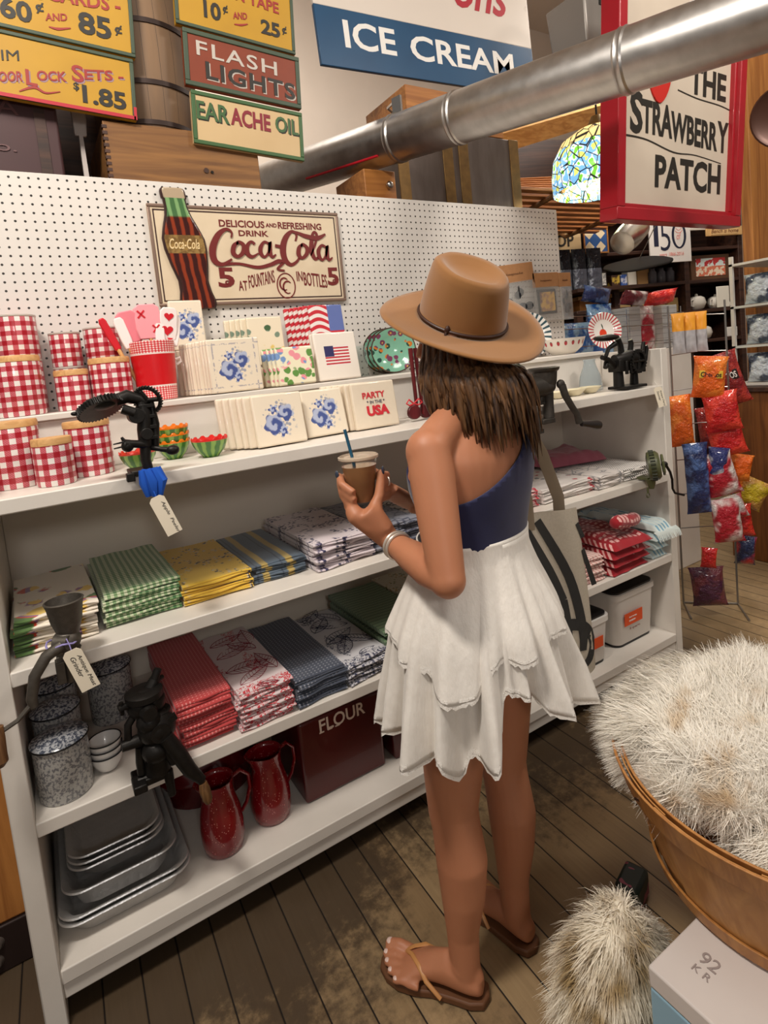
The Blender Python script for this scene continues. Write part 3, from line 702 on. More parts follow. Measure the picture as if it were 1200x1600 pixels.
# right end of the step: plates, bowl, glass
def stripe_rim(b):
    x, y, z = b.xyz(); r = b.math('SQRT', x * x + y * y); a = b.math('ARCTAN2', y, x); k = b.step(b.sin(a * 24), .1, .3) * b.step(r, .068, .072)
    return b.mix(k, srgb(236, 232, 226), srgb(58, 84, 92))
plate('plate', 'white plate with dark striped rim peeping out behind the hat', .105, plate_mat('striped_rim_glaze', stripe_rim), (1.985, -.050, ZS + .106), (1.45, 0, -.3))
def straw(b):
    x, y, z = b.xyz(); r = b.math('SQRT', x * x + y * y); a = b.math('ARCTAN2', y, x); k = b.step(b.sin(a * 30), .1, .4) * b.step(r, .050, .055)
    c = b.mix(k, srgb(238, 230, 222), srgb(190, 66, 74)); rr = b.math('SQRT', (x + .004) * (x + .004) + (y + .012) * (y + .012) * .8)
    c = b.mix(b.step(rr, .020, .017), c, srgb(222, 66, 34)); st = b.step(b.ab(x + .004 - (y - .02) * .35 * b.sin(x * 300)), .004, .002) * (y > .004) * (y < .034); return b.mix(st, c, srgb(50, 70, 44))
plate('plate', 'round plate painted with a strawberry and red striped rim', .086, plate_mat('strawberry_plate_glaze', straw), (2.275, -.235, ZS + .091), (1.45, 0, -.35))
t = thing('strawberry_bowl', 'cream bowl with a band of red strawberries', 'bowl', (2.09, -.150, ZS + .002))
def sband(b):
    x, y, z = b.xyz(); a = b.math('ARCTAN2', y, x) * (18 / (2 * pi)); f = b.fr(a) - .5; q = (z - .05) * 40; rr = f * f * 6 + q * q * 1.4
    return b.mix(b.step(rr, .3, .2), srgb(236, 228, 216), b.mix(q > .25, srgb(176, 30, 44), srgb(80, 70, 50)))
G().lathe([(.05, 0), (.055, .003), (.088, .03), (.102, .068), (.105, .072), (.1, .072), (.085, .038), (.05, .012), (.001, .01)], 44).build('body', plate_mat('strawberry_bowl_glaze', sband), t)
t = thing('glass_carafe', 'clear glass carafe on the ledge beside the black press', 'glass', (2.04, -.335, Z1))
G().lathe([(.05, .001), (.052, .006), (.045, .06), (.03, .10), (.024, .125), (.028, .135), (.026, .135), (.021, .125), (.027, .10), (.042, .06), (.048, .01), (.001, .008)], 32).build('body', mat('pale_blue_glass', srgb(226, 234, 238), .06, trans=.85, ior=1.2), t)
cream_dish = mat('cream_milk_glass', srgb(228, 218, 186), .3, coat=.4)
for i, (x, w) in enumerate(((1.72, 'nearest the grinder'), (1.82, 'in the middle of three'), (1.915, 'nearest the black press'))):
    o = G().lathe([(.02, 0), (.024, .002), (.043, .022), (.046, .026), (.043, .026), (.022, .006), (.001, .005)], 28, sx=1.1).build('cream_dish', cream_dish); o.location = (x, -.43, Z1 + .001)
    tag(o, f'shallow cream dish on the ledge, {w}', 'dish', 'cream dishes')
# Sign with the bottle
t = thing('tin_sign', 'cream tin sign with brown script lettering on the pegboard', 'sign', (.345, -.004, 1.712))
tin = mat('cream_tin', lambda b: b.mix(b.noise(14, 4), srgb(226, 208, 180), srgb(208, 188, 158)), .35, coat=.2)
brn = mat('brown_red_print', srgb(112, 36, 34), .4); dkb = mat('dark_brown_border', srgb(58, 34, 30), .4); edge_m = mat('bronze_edge', srgb(134, 110, 96), .4, .3)
Wd, Ht = .70, .335
G().bb(0, Wd, -.008, 0, 0, Ht).build('panel', tin, t, bevel=.006)
def frame(g, x0, x1, z0, z1, w, y0, y1):
    return g.bb(x0, x1, y0, y1, z0, z0 + w).bb(x0, x1, y0, y1, z1 - w, z1).bb(x0, x0 + w, y0, y1, z0 + w, z1 - w).bb(x1 - w, x1, y0, y1, z0 + w, z1 - w)
frame(G(), 0, Wd, 0, Ht, .011, -.012, -.006).build('raised_edge', edge_m, t, bevel=.003)
frame(G(), .017, Wd - .017, .017, Ht - .017, .004, -.0092, -.007).build('border_line', dkb, t, smooth=False)
g = G(); Y = -.0085
text(g, 'DELICIOUS', .232, .268, .165, .024, Y, bold=.02); text(g, 'AND', .402, .272, .042, .014, Y, bold=.02); text(g, 'REFRESHING', .449, .268, .175, .024, Y, bold=.02)
text(g, 'DRINK', .298, .238, .11, .02, Y, bold=.02)
text(g, '5', .205, .060, .058, .068, Y, bold=.025); text(g, '5', .628, .060, .048, .068, Y, bold=.025); text(g, 'c', .228, .07, .014, .014, Y - .001, bold=.02); text(g, 'c', .648, .07, .012, .014, Y - .001, bold=.02)
text(g, 'AT', .275, .048, .032, .034, Y, bold=.01); text(g, 'FOUNTAINS', .313, .054, .10, .046, Y, bold=.01, tilt=.2)
text(g, 'IN', .500, .078, .024, .036, Y, bold=.01); text(g, 'BOTTLES', .528, .062, .096, .05, Y, bold=.01, tilt=-.12)
stroke(g, [(.455 + .035 * cos(a), .062 + .045 * sin(a)) for a in [i * pi / 10 for i in range(21)]], .004, Y, n=2)
for dx, s in ((-.006, 1), (.006, -1)): stroke(g, [(.455 + dx + .018 * cos(a), .062 + s * .006 + .022 * sin(a)) for a in [.8 + i * .48 for i in range(10)]], [.003, .005, .006, .006, .006, .006, .006, .005, .004, .003], Y, n=3)
# the large script, drawn with brush strokes of changing width; (x, z) over the panel
def scr(pts, w): stroke(g, [(.186 + .00166 * a, .135 + .00155 * c) for a, c in pts], [k * .0022 for k in w], Y - .0006 - .0004 * (len(g.v) % 7), n=5)
scr([(50, 62), (52, 74), (40, 80), (22, 66), (8, 38), (8, 12), (24, 2), (46, 14)], [3, 3, 5, 9, 11, 10, 6, 3])                          # C
scr([(24, 2), (60, 4), (100, -4), (130, 2), (150, 10), (160, 6), (146, -8), (162, -12)], [5, 4, 5, 6, 7, 5, 4, 3])                                        # its tail
scr([(64, 52), (54, 44), (50, 28), (60, 20), (72, 30), (74, 46), (64, 53), (60, 46)], [4, 7, 8, 5, 7, 7, 4, 3])                      # o
scr([(100, 48), (92, 54), (82, 42), (82, 26), (92, 20), (106, 28)], [5, 4, 7, 8, 5, 2])                                             # c
scr([(132, 50), (122, 54), (112, 40), (112, 26), (120, 20), (130, 32), (135, 54), (133, 28), (138, 20), (146, 26)], [4, 4, 7, 7, 4, 4, 6, 7, 5, 2])   # a
scr([(146, 46), (158, 44)], [5, 5])                                                                                                 # hyphen
scr([(196, 58), (200, 72), (190, 80), (174, 66), (164, 40), (166, 14), (180, 2), (198, 14), (202, 30)], [3, 4, 5, 9, 11, 10, 6, 4, 3])      # C
scr([(190, 80), (206, 76), (222, 70), (250, 66), (272, 76)], [4, 5, 7, 8, 3])                                                        # flag from the second C
scr([(212, 50), (203, 42), (200, 26), (208, 18), (220, 28), (222, 42), (212, 51), (208, 44)], [4, 7, 8, 5, 7, 7, 4, 3])               # o
scr([(230, 24), (244, 52), (250, 74), (243, 80), (236, 60), (233, 34), (240, 16), (250, 22)], [2, 4, 5, 4, 7, 9, 6, 3])               # l
scr([(270, 44), (260, 49), (250, 36), (251, 20), (259, 14), (268, 26), (273, 48), (271, 22), (276, 14), (284, 20)], [4, 4, 7, 7, 4, 4, 6, 7, 5, 2]) # a
g.build('lettering', brn, t, smooth=False)
# the embossed bottle shape on the sign
prof = [(.000, .030), (.012, .034), (.03, .035), (.06, .030), (.095, .028), (.115, .031), (.15, .036), (.20, .041), (.235, .041), (.26, .036), (.29, .029), (.31, .024), (.335, .0205), (.362, .020), (.366, .0225), (.388, .0225), (.394, .021), (.398, .018)]
def bottle_poly(k, z0=-1, z1=1):
    L = [(-w - k, z - .03) for z, w in prof if z0 <= z <= z1]; Rr = [(w + k, z - .03) for z, w in reversed(prof) if z0 <= z <= z1]; return L + Rr
tiltb = lambda a, b, h: (.105 + a * 1.55 + (.2 - b) * .11, h, b + .018)
def bot_col(b):
    x, y, z = b.xyz(); u = (x - .105 - (.218 - z) * .11) * 72; st = b.sin(u * 3.1 + b.noise(30, 1) * 2)
    cola = b.mix(b.step(st, -.2, .8), srgb(58, 20, 16), srgb(140, 54, 26)); glass = b.mix(b.step(st, -.2, .7), srgb(70, 108, 66), srgb(126, 164, 108))
    lab = b.mix(b.step(b.noise(70, 2), .4, .6), srgb(112, 84, 46), srgb(150, 120, 70))
    c = b.mix(b.step(z, .288, .296), cola, glass); c = b.mix((z > .172) * (z < .232), c, lab); return b.mix(z > .352, c, srgb(176, 156, 130))
G().prism(bottle_poly(.004), -.016, -.004, tiltb).build('bottle_outline', dkb, t, bevel=.002)
G().prism(bottle_poly(0), -.024, -.016, tiltb).build('bottle_relief', mat('printed_bottle', bot_col, .2, coat=.6), t, bevel=.006, seg=3)
g = G(); text(g, 'Coca-Cola', .054, .186, .098, .034, -.0242, shear=.25, bold=.01); g.build('bottle_lettering', mat('pale_gold_print', srgb(226, 200, 150), .4), t, smooth=False)
# ================================================================== antique kitchen tools clamped to the shelf edges
def P3(L, y=0.0): return [(a, y, c) if len((a, c)) == 2 else (a, c) for a, c in L]
def pts(*L): return [Vector(p) for p in L]
def gear(g, c, ax, r, h, n=28, hole=0.0, spokes=0):
    u, v, d = basis(ax); c = Vector(c); P = []
    for i in range(n * 4):
        a = 2 * pi * i / (n * 4); k = r * (1.0 if i % 4 in (0, 1) else .9); P.append((k * cos(a), k * sin(a)))
    fr = lambda a, b, q: c + u * a + v * b + d * q
    if not hole: g.prism(P, -h / 2, h / 2, fr)
    else:
        Q = [(hole * cos(2 * pi * i / (n * 4)), hole * sin(2 * pi * i / (n * 4))) for i in range(n * 4)]
        g.rings([[fr(a, b, -h / 2) for a, b in P], [fr(a, b, h / 2) for a, b in P], [fr(a, b, h / 2) for a, b in Q], [fr(a, b, -h / 2) for a, b in Q]], closed=True)
        for i in range(spokes):
            a = 2 * pi * i / spokes; g.cyl(c, c + u * hole * cos(a) + v * hole * sin(a), .005, .006, 8)
    return g
def hang_tag(parent, at, w, h, roll, lines, ribbon=None, yaw=-.3):
    t = G().prism([(-w / 2, -h), (w / 2, -h), (w / 2, -.008), (w / 2 - .008, 0), (-w / 2 + .008, 0), (-w / 2, -.008)], -.0006, .0006).build('price_tag', paper_tag, parent, at, (0, roll, yaw), smooth=False)
    g = G()
    for k, (tx, frac) in enumerate(lines):
        vs, fs = text_geo(tx, .5, 0, .25); ax, bx = min(v.x for v in vs), max(v.x for v in vs); ay, by = min(v.y for v in vs), max(v.y for v in vs)
        hh = w * .26; out = []
        for v in vs:
            q = (v.x - ax) / (bx - ax); e = (v.y - ay) / (by - ay)
            out.append((w * (.10 - .32 * k) + e * hh, -.0010 if v.z > 0 else -.0005, -.016 - q * h * frac))
        g.add(out, fs)
    g.build('handwriting', ink, t, smooth=False)
    g = G().tube([(0, .001, -.008), (.002, .003, .01), (-.001, .012, .024)], .0012, 5); g.build('string', ribbon or mat('white_string', srgb(220, 214, 204), .8), t)
    return t
# --- apple peeler
t = thing('apple_peeler', 'black cast iron apple peeler clamped to the ledge with a blue cloth and card tag', 'apple peeler', (.155, -.585, 1.245))
g = G().tube([(0, 0, .01), (-.004, 0, .04), (.0, 0, .075)], [.011, .012, .013], 12).tube([(-.012, 0, .01), (.0, -.004, -.02), (.004, -.004, -.04)], [.012, .013, .009], 12)
g.box((-.015, .03, .012), (.05, .075, .010)).box((-.042, .0, .004), (.018, .02, .02)).build('clamp', black_iron, t, bevel=.002)
g = G().tube([(.0, 0, .07), (.003, 0, .11), (.008, 0, .15), (.0, 0, .185)], [.015, .017, .016, .010], 12).tube([(.022, 0, .065), (.028, 0, .12), (.026, 0, .175)], [.008, .010, .006], 10)
for z in (.09, .115, .14, .165): g.box((.012, -.004, z), (.034, .018, .009))
g.cyl((-.012, -.02, .145), (-.012, .02, .145), .018, n=18).cyl((.004, -.02, .10), (.004, .02, .10), .014, n=18).build('frame', black_iron, t, bevel=.0015)
gear(G(), (.018, -.004, .178), (.55, .8, .25), .036, .008, 30, .026, 3).build('ring_gear', black_iron, t, bevel=.001)
g = gear(G(), (-.084, .0, .172), (-.22, .45, .87), .052, .014, 40); g.ball((-.084, 0, .182), (.036, .036, .016)); g.ball((-.137, -.005, .166), (.008, .006, .005))
for i in range(14):
    a = i * 2 * pi / 14; u, v, d = basis((-.22, .45, .87)); q = Vector((-.084, 0, .172)) + d * .012 + (u * cos(a) + v * sin(a)) * .028; g.ball(q, .006, 8, 5)
g.build('turntable_gear', black_iron, t)
G().tube([(-.05, 0, .185), (-.025, 0, .192), (.0, 0, .182), (.012, 0, .17)], [.014, .016, .013, .010], 12).tube([(-.04, -.01, .165), (-.015, -.014, .152)], .012, 10).build('swing_arm', black_iron, t)
g = G().tube([(.0, -.005, .075), (-.03, -.01, .082), (-.045, -.01, .083)], [.010, .009, .012], 12).ball((-.04, -.01, .078), (.014, .012, .014)).tube([(-.043, -.01, .085), (-.05, -.01, .10)], [.006, .003], 8)
for dz in (-.004, .006): g.tube([(-.045, -.012, .083 + dz), (-.07, -.016, .081 + dz)], [.0028, .0016], 6)
g.build('fork', black_iron, t)
G().tube([(.012, 0, .066), (.03, -.012, .06), (.045, -.016, .056)], [.007, .006, .007], 10).ball((.056, -.018, .054), (.016, .014, .012)).build('crank_handle', black_iron, t)
blue = mat('blue_cloth', srgb(24, 84, 186), .9); g = G()
for i in range(6):
    a = i * 1.05; g.tube([(.0 + .016 * cos(a), -.012 + .008 * sin(a), .018), (.004 + .020 * cos(a + .3), -.016 + .012 * sin(a), -.012), (.002 + .014 * cos(a + .5), -.014 + .008 * sin(a), -.046)], [.009, .013, .007], 8)
g.build('blue_cloth', blue, t)
hang_tag(t, (.0, -.036, -.046), .036, .098, -.34, [('Apple  Peeler', .85)], blue)
# --- meat grinder on the left
t = thing('meat_grinder', 'grey iron hand grinder with funnel and wooden handle clamped to the middle shelf', 'grinder', (-.045, -.585, .866))
G().lathe([(.020, .05), (.024, .068), (.032, .092), (.037, .125), (.041, .137), (.037, .139), (.03, .10), (.018, .07), (.001, .066)], 28, c=(-.014, 0, 0)).build('hopper', grey_iron, t)
G().ball((-.02, -.004, .048), (.03, .028, .026), 20, 12).tube([(-.04, -.012, .05), (-.016, -.03, .05)], [.018, .015], 14).tube([(-.01, .0, .03), (-.02, .002, -.004), (-.024, .004, -.05)], [.018, .014, .010], 12).build('body', grey_iron, t)
G().box((-.028, .015, .009), (.034, .04, .012)).box((-.04, .002, -.02), (.018, .03, .05)).tube([(-.02, .0, .03), (.008, -.008, -.02), (.004, -.006, -.055)], [.010, .009, .007], 10).build('clamp', grey_iron, t, bevel=.002)
G().tube([(-.03, -.03, .05), (-.062, -.034, .036), (-.088, -.036, .002), (-.10, -.036, -.045), (-.098, -.036, -.062)], [.012, .0125, .012, .011, .009], 12).tube([(-.096, -.036, -.05), (-.13, -.04, -.078), (-.16, -.043, -.088)], [.006, .005, .005], 8).build('crank_arm', grey_iron, t)
G().lathe([(.002, 0), (.012, .004), (.015, .03), (.017, .06), (.019, .075), (.012, .085), (.002, .087)], 18, c=(-.166, -.044, -.07), axis=(-.1, -.1, -1)).build('wooden_handle', wood('worn_handle_wood', srgb(120, 84, 50), srgb(84, 54, 30), 3, 2), t)
lil = mat('lilac_ribbon', srgb(150, 140, 196), .6)
G().tube([(-.03 + .03 * cos(a), -.012 + .03 * sin(a), .05 + .004 * sin(3 * a)) for a in [i * pi / 8 for i in range(16)]], .0022, 6, closed=True).build('ribbon', lil, t)
hang_tag(t, (-.016, -.050, .040), .040, .098, -.30, [('Antique Meat', .8), ('Grinder', .5)], lil)
# --- black mill on the lower shelf
t = thing('food_mill', 'bulky black iron mill with hoppers clamped to the lower shelf beside coral towels', 'mill', (.11, -.585, .511))
bm_ = black_iron
G().box((-.045, .012, .012), (.085, .06, .018)).box((-.075, -.01, .012), (.03, .05, .02)).tube([(-.078, 0, .012), (-.045, -.004, .014)], [.014, .012], 12).tube([(-.01, -.012, .02), (-.008, -.016, -.045)], [.012, .009], 12).build('clamp', bm_, t, bevel=.003)
G().tube([(-.03, 0, .02), (-.024, 0, .07), (-.02, 0, .12), (-.016, 0, .17)], [.030, .030, .036, .034], 18).ball((-.02, -.012, .135), (.044, .04, .042), 20, 12).ball((-.035, -.02, .16), (.03, .03, .026), 16, 10).ball((-.03, -.02, .085), (.032, .03, .03), 16, 10).cyl((-.018, -.05, .135), (-.018, .0, .135), .022, .026, 20).build('body', bm_, t)
G().ball((-.034, 0, .195), (.044, .036, .036), 22, 12).lathe([(.034, .205), (.043, .212), (.043, .226), (.036, .230), (.001, .228)], 24, c=(-.036, .0, 0)).cyl((-.036, -.034, .19), (-.034, -.052, .19), .020, .016, 16).tube([(-.03, .01, .205), (-.006, .012, .24)], [.02, .013], 14).tube([(-.008, .012, .238), (.004, .013, .262)], [.011, .009], 12).tube([(-.012, .004, .236), (.012, .02, .236)], .006, 8).build('hopper', bm_, t)
G().tube([(-.06, .0, .20), (-.082, -.006, .208), (-.094, -.008, .206)], [.010, .008, .011], 10).tube([(-.088, -.008, .192), (-.088, -.008, .222)], .005, 8).build('wing_screw', bm_, t)
G().tube([(-.052, 0, .19), (-.080, -.004, .16), (-.084, -.004, .13), (-.074, -.004, .112)], .009, 10).tube([(-.10, -.006, .116), (-.06, -.004, .115), (-.03, 0, .108)], [.012, .015, .018], 12).tube([(-.062, 0, .095), (-.066, 0, .06), (-.066, 0, .03)], .010, 10).build('side_pipe', bm_, t)
G().box((.006, -.034, .152), (.036, .012, .014), ry(-.3)).tube([(.0, -.03, .115), (-.002, -.05, .1), (-.004, -.05, .085)], [.012, .012, .009], 10).build('wing_nut', bm_, t)
G().tube([(-.008, -.042, .12), (.014, -.046, .07), (.034, -.048, .02), (.058, -.05, -.018)], [.017, .019, .017, .011], 14).tube([(0, -.03, .085), (.012, -.035, .05)], .02, 12).build('crank_arm', bm_, t)
G().lathe([(.002, 0), (.010, .003), (.013, .02), (.012, .045), (.007, .055), (.001, .056)], 16, c=(.058, -.052, -.02), axis=(.12, -.15, -1)).build('wooden_handle', wood('mill_handle_wood', srgb(128, 92, 54), srgb(84, 56, 30), 3, 2), t)
# --- iron grinder on the right
t = thing('coffee_grinder', 'dark iron hand grinder with cranked handle clamped to the ledge behind the hair', 'grinder', (1.53, -.585, 1.246))
dk = mat('dark_grey_iron', lambda b: b.mix(b.noise(70, 3), srgb(56, 52, 48), srgb(84, 78, 72)), .5, .5, bump=(lambda b: b.noise(280, 2), .3, .001))
G().lathe([(.036, .065), (.042, .085), (.046, .12), (.053, .126), (.056, .135), (.050, .137), (.042, .11), (.001, .085)], 28, c=(-.04, 0, 0)).build('hopper', dk, t)
G().ball((-.045, 0, .07), (.045, .04, .032), 20, 12).cyl((-.055, 0, .072), (-.115, 0, .070), .038, .036, 24).ball((-.117, 0, .07), (.010, .03, .03)).cyl((-.12, 0, .072), (-.138, 0, .074), .008, .006, 10).build('body', dk, t)
G().tube([(-.03, 0, .05), (-.028, 0, .0), (-.03, 0, -.045)], [.022, .018, .02], 14).tube([(-.06, 0, .05), (-.064, 0, .022), (-.085, .005, .012)], [.010, .009, .008], 10).tube([(-.045, 0, .04), (-.048, .006, .01)], .007, 8).box((-.08, .02, .012), (.06, .055, .010)).build('leg', dk, t, bevel=.003)
G().box((-.05, -.006, -.052), (.06, .03, .018)).cyl((-.083, 0, -.085), (-.083, 0, -.012), .007, n=12).box((-.088, 0, -.086), (.05, .010, .016)).cyl((-.083, 0, -.024), (-.083, 0, -.012), .014, n=14).build('clamp_screw', dk, t, bevel=.003)
G().ball((.008, -.03, .072), (.017, .014, .017)).tube([(.008, -.035, .068), (.016, -.04, .03), (.045, -.042, -.015), (.066, -.042, -.04), (.076, -.042, -.075)], [.014, .013, .012, .011, .013], 12).build('crank_arm', dk, t)
G().lathe([(.002, 0), (.010, .004), (.012, .03), (.018, .075), (.016, .09), (.001, .096)], 18, c=(.080, -.045, -.078), axis=(1, -.1, -.20)).build('wooden_handle', mat('black_handle', srgb(40, 34, 32), .3), t)
# --- black cherry press
t = thing('cherry_stoner', 'black cast iron fruit press with levers standing at the end of the ledge', 'fruit press', (1.99, -.50, 1.248))
G().box((.075, 0, .008), (.14, .09, .012)).cyl((.02, 0, .012), (.02, 0, .12), .022, .018, 16).cyl((.12, 0, .012), (.125, 0, .09), .018, .014, 14).build('base', black_iron, t, bevel=.003)
g = G().box((.07, 0, .10), (.15, .06, .05)).tube([(.0, 0, .12), (.08, -.02, .13), (.17, 0, .12)], [.026, .03, .022], 14)
for k in range(5): g.box((.03 + .028 * k, -.034, .09), (.012, .012, .055))
g.build('body', black_iron, t, bevel=.003)
gear(G(), (.10, -.04, .11), (0, 1, 0), .05, .012, 22, .036, 4).build('crank_wheel', black_iron, t)
g = G().tube([(-.0, 0, .10), (-.05, -.01, .13), (-.10, -.02, .142)], [.014, .010, .009], 10).tube([(-.08, -.02, .14), (-.03, 0, .175), (.01, 0, .19)], [.008, .008, .012], 10).tube([(-.05, 0, .12), (-.07, -.01, .10)], .010, 10)
g.build('plunger_lever', black_iron, t)
G().ball((-.04, 0, .218), (.075, .03, .014), 18, 8).tube([(.03, 0, .21), (.045, 0, .18), (.05, 0, .13)], [.012, .012, .014], 10).build('feed_plate', black_iron, t)
g = G().tube([(.14, 0, .11), (.175, -.01, .15), (.185, -.01, .185)], [.012, .010, .008], 10).tube([(.15, 0, .10), (.19, -.01, .11), (.20, -.012, .155), (.195, -.012, .17)], [.010, .009, .009, .008], 10).tube([(.10, 0, .13), (.115, 0, .185), (.11, 0, .20)], [.012, .011, .010], 10)
g.build('handle', black_iron, t)
hang_tag(t, (.15, -.085, -.004), .034, .085, -.22, [('Antique Cherry', .8), ('Stoner', .5)], yaw=-.6)
# --- green crank grater
t = thing('rotary_grater', 'olive green drum grater with crank clamped to the middle shelf near the chip rack', 'grater', (2.10, -.588, .870)); t.scale = (.82,) * 3
olive = mat('olive_enamel', lambda b: b.mix(b.noise(40, 3), srgb(66, 70, 44), srgb(98, 100, 66)), .4, coat=.2)
G().lathe([(.04, -.035), (.068, -.03), (.072, -.015), (.072, .012), (.06, .024), (.001, .026)], 28, c=(-.06, -.03, .078), axis=(.62, -.78, .1), cap=True).build('drum', olive, t)
gear(G(), (-.066, -.024, .078), (.62, -.78, .1), .077, .022, 26, .06, 0).build('ribbed_ring', mat('dark_olive', srgb(50, 54, 36), .5), t)
P = [(.045 * cos(a), .055 * sin(a)) for a in [i * pi / 3 + .5 for i in range(6)]]; u_, v_, d_ = basis((.62, -.78, .1))
G().prism(P, 0, .012, lambda a, b, h: Vector((-.040, -.055, .080)) + u_ * a + v_ * b + d_ * h).build('gear_cover', olive, t, bevel=.004)
G().tube([(-.055, 0, .01), (-.05, 0, -.02), (-.05, 0, -.045)], [.026, .02, .012], 14).box((-.055, .03, .008), (.05, .06, .012)).cyl((-.09, -.006, -.03), (-.09, -.006, -.06), .005, n=10).tube([(-.09 + .012 * cos(a), -.006, -.07 + .012 * sin(a)) for a in [i * pi / 5 for i in range(10)]], .003, 6, closed=True).build('clamp', olive, t, bevel=.002)
G().ball((-.034, -.066, .082), (.016, .016, .016)).tube([(-.03, -.07, .08), (-.004, -.074, .04), (.01, -.074, .0), (.022, -.066, -.05), (.035, -.068, -.075), (.10, -.075, -.098)], [.007, .006, .006, .0055, .0055, .006], 8).build('crank_arm', black_iron, t)
# ================================================================== pots, bowls, trays, red enamel
def speckle(a, c, s, thr=.5):
    return lambda b: b.mix(b.step(b.noise(s, 3, .6), thr - .06, thr + .06), a, c)
granite = mat('grey_graniteware', speckle(srgb(112, 112, 116), srgb(176, 174, 170), 150, .47), .25, coat=.5)
lid_g = mat('dark_graniteware_lid', speckle(srgb(72, 78, 92), srgb(176, 178, 182), 150, .5), .22, coat=.5)
def pot(label, x, y, z, r=.060, h=.145, lab2=None):
    t = thing('enamel_canister', label, 'canister', (x, y, z), 0, 'speckled grey canisters')
    G().lathe([(r * .96, 0), (r * .99, .004), (r, h * .9), (.001, h * .9)], 40, cap=True).build('body', granite, t)
    G().lathe([(r * 1.0, h * .88), (r * 1.05, h * .9), (r * 1.05, h * .935), (r * .98, h * .96), (r * .55, h * 1.03), (.001, h * 1.05)], 40).build('lid', lid_g, t)
    G().tube([(r * 1.045 * cos(a), r * 1.045 * sin(a), h * .918) for a in [i * pi / 20 for i in range(40)]], .0022, 6, closed=True).build('rim', black_iron, t)
pot('speckled grey canister at the front of the lower shelf end', -.112, -.475, Z4)
pot('speckled grey canister second from the front of the lower shelf end', -.114, -.345, Z4, .055, .16)
pot('speckled grey canister third from the front, below the grinder crank', -.114, -.215, Z4, .055, .17)
pot('speckled grey canister standing alone behind the black mill', .025, -.20, Z4, .06, .165)
w_en = mat('white_enamel', srgb(226, 222, 218), .25, coat=.5)
for i, w in enumerate(('bottom', 'middle', 'top')):
    t = thing('enamel_bowl', f'small white enamel bowl with dark rim, {w} of three nested', 'bowl', (-.018, -.455, Z4 + .001 + .017 * i), 0, 'white enamel bowls')
    G().lathe([(.020, 0), (.023, .002), (.035, .022), (.039, .042), (.037, .042), (.032, .024), (.018, .006), (.001, .005)], 36).build('body', w_en, t)
    G().tube([(.0385 * cos(a), .0385 * sin(a), .0425) for a in [i2 * pi / 18 for i2 in range(36)]], .0018, 6, closed=True).build('rim', ink, t)
foil = mat('aluminium_foil', lambda b: b.mix(b.noise(30, 3), srgb(204, 202, 200), srgb(228, 226, 224)), lambda b: b.noise(60, 2) * .2 + .26, .55, bump=(lambda b: b.noise(60, 3), .5, .004))
def rrect(w, d, r, n=7):
    P = []
    for cx, cy, a0 in ((w / 2 - r, d / 2 - r, 0), (-w / 2 + r, d / 2 - r, pi / 2), (-w / 2 + r, -d / 2 + r, pi), (w / 2 - r, -d / 2 + r, 1.5 * pi)):
        for i in range(n + 1):
            a = a0 + (pi / 2) * i / n; P.append((cx + r * cos(a), cy + r * sin(a)))
    out = []
    for i, p in enumerate(P):                      # even steps along the long sides for the ribs
        q = P[(i + 1) % len(P)]; L = sqrt((q[0] - p[0]) ** 2 + (q[1] - p[1]) ** 2); k = max(1, int(L / .006))
        for j in range(k): out.append((p[0] + (q[0] - p[0]) * j / k, p[1] + (q[1] - p[1]) * j / k))
    return out
def foil_pan(label, w, d, h, x, y, z, tilt=0.0, yaw=0.0):
    def ring(k, zz, rib=0.0):
        P = rrect(w - 2 * k, d - 2 * k, .05); n = len(P); R = []
        for i, (a, b) in enumerate(P):
            e = rib * (1 if (i // 2) % 2 else -1); l = sqrt(a * a + b * b); R.append((a * (1 + e / l), b * (1 + e / l), zz))
        return R
    base = ring(.012, 0); n = len(base)
    def fit(R):
        m_ = len(R); return [R[int(i * m_ / n) % m_] for i in range(n)]
    Rs = [fit(ring(.034, 0)), fit(ring(.030, .004, .0012)), fit(ring(.016, h - .006, .0012)), fit(ring(.012, h - .003)), fit(ring(.002, h - .003)), fit(ring(0, h)), fit(ring(.002, h + .003)), fit(ring(.010, h)), fit(ring(.016, h - .006, .001)), fit(ring(.031, .006, .001)), fit(ring(.036, .0025))]
    o = G().rings(Rs, True, True).build('foil_pan', foil, None, (x, y, z), (tilt, 0, yaw), ang=60)
    tag(o, label, 'foil pan', 'aluminium pans')
foil_pan('large foil roasting pan at the bottom of the stack', .315, .43, .05, -.018, -.305, ZB + .002)
foil_pan('large foil roasting pan second from the bottom', .31, .425, .05, -.018, -.302, ZB + .013, .0)
foil_pan('deep ribbed foil pan in the middle of the stack', .275, .39, .065, -.022, -.30, ZB + .042)
foil_pan('foil tray third from the top of the stack', .235, .345, .05, -.024, -.285, ZB + .088, .03)
foil_pan('foil tray second from the top of the stack', .232, .34, .05, -.024, -.283, ZB + .100, .03)
foil_pan('foil tray on top of the stack showing its flat inside', .226, .335, .05, -.026, -.28, ZB + .113, .03)
red_en = mat('red_speckled_enamel', lambda b: b.mix(b.step(b.vor(170), .26, .16) * b.step(b.noise(50, 1), .47, .55), b.mix(b.noise(12, 2), srgb(138, 12, 22), srgb(112, 8, 18)), srgb(226, 150, 140)), .18, coat=.7)
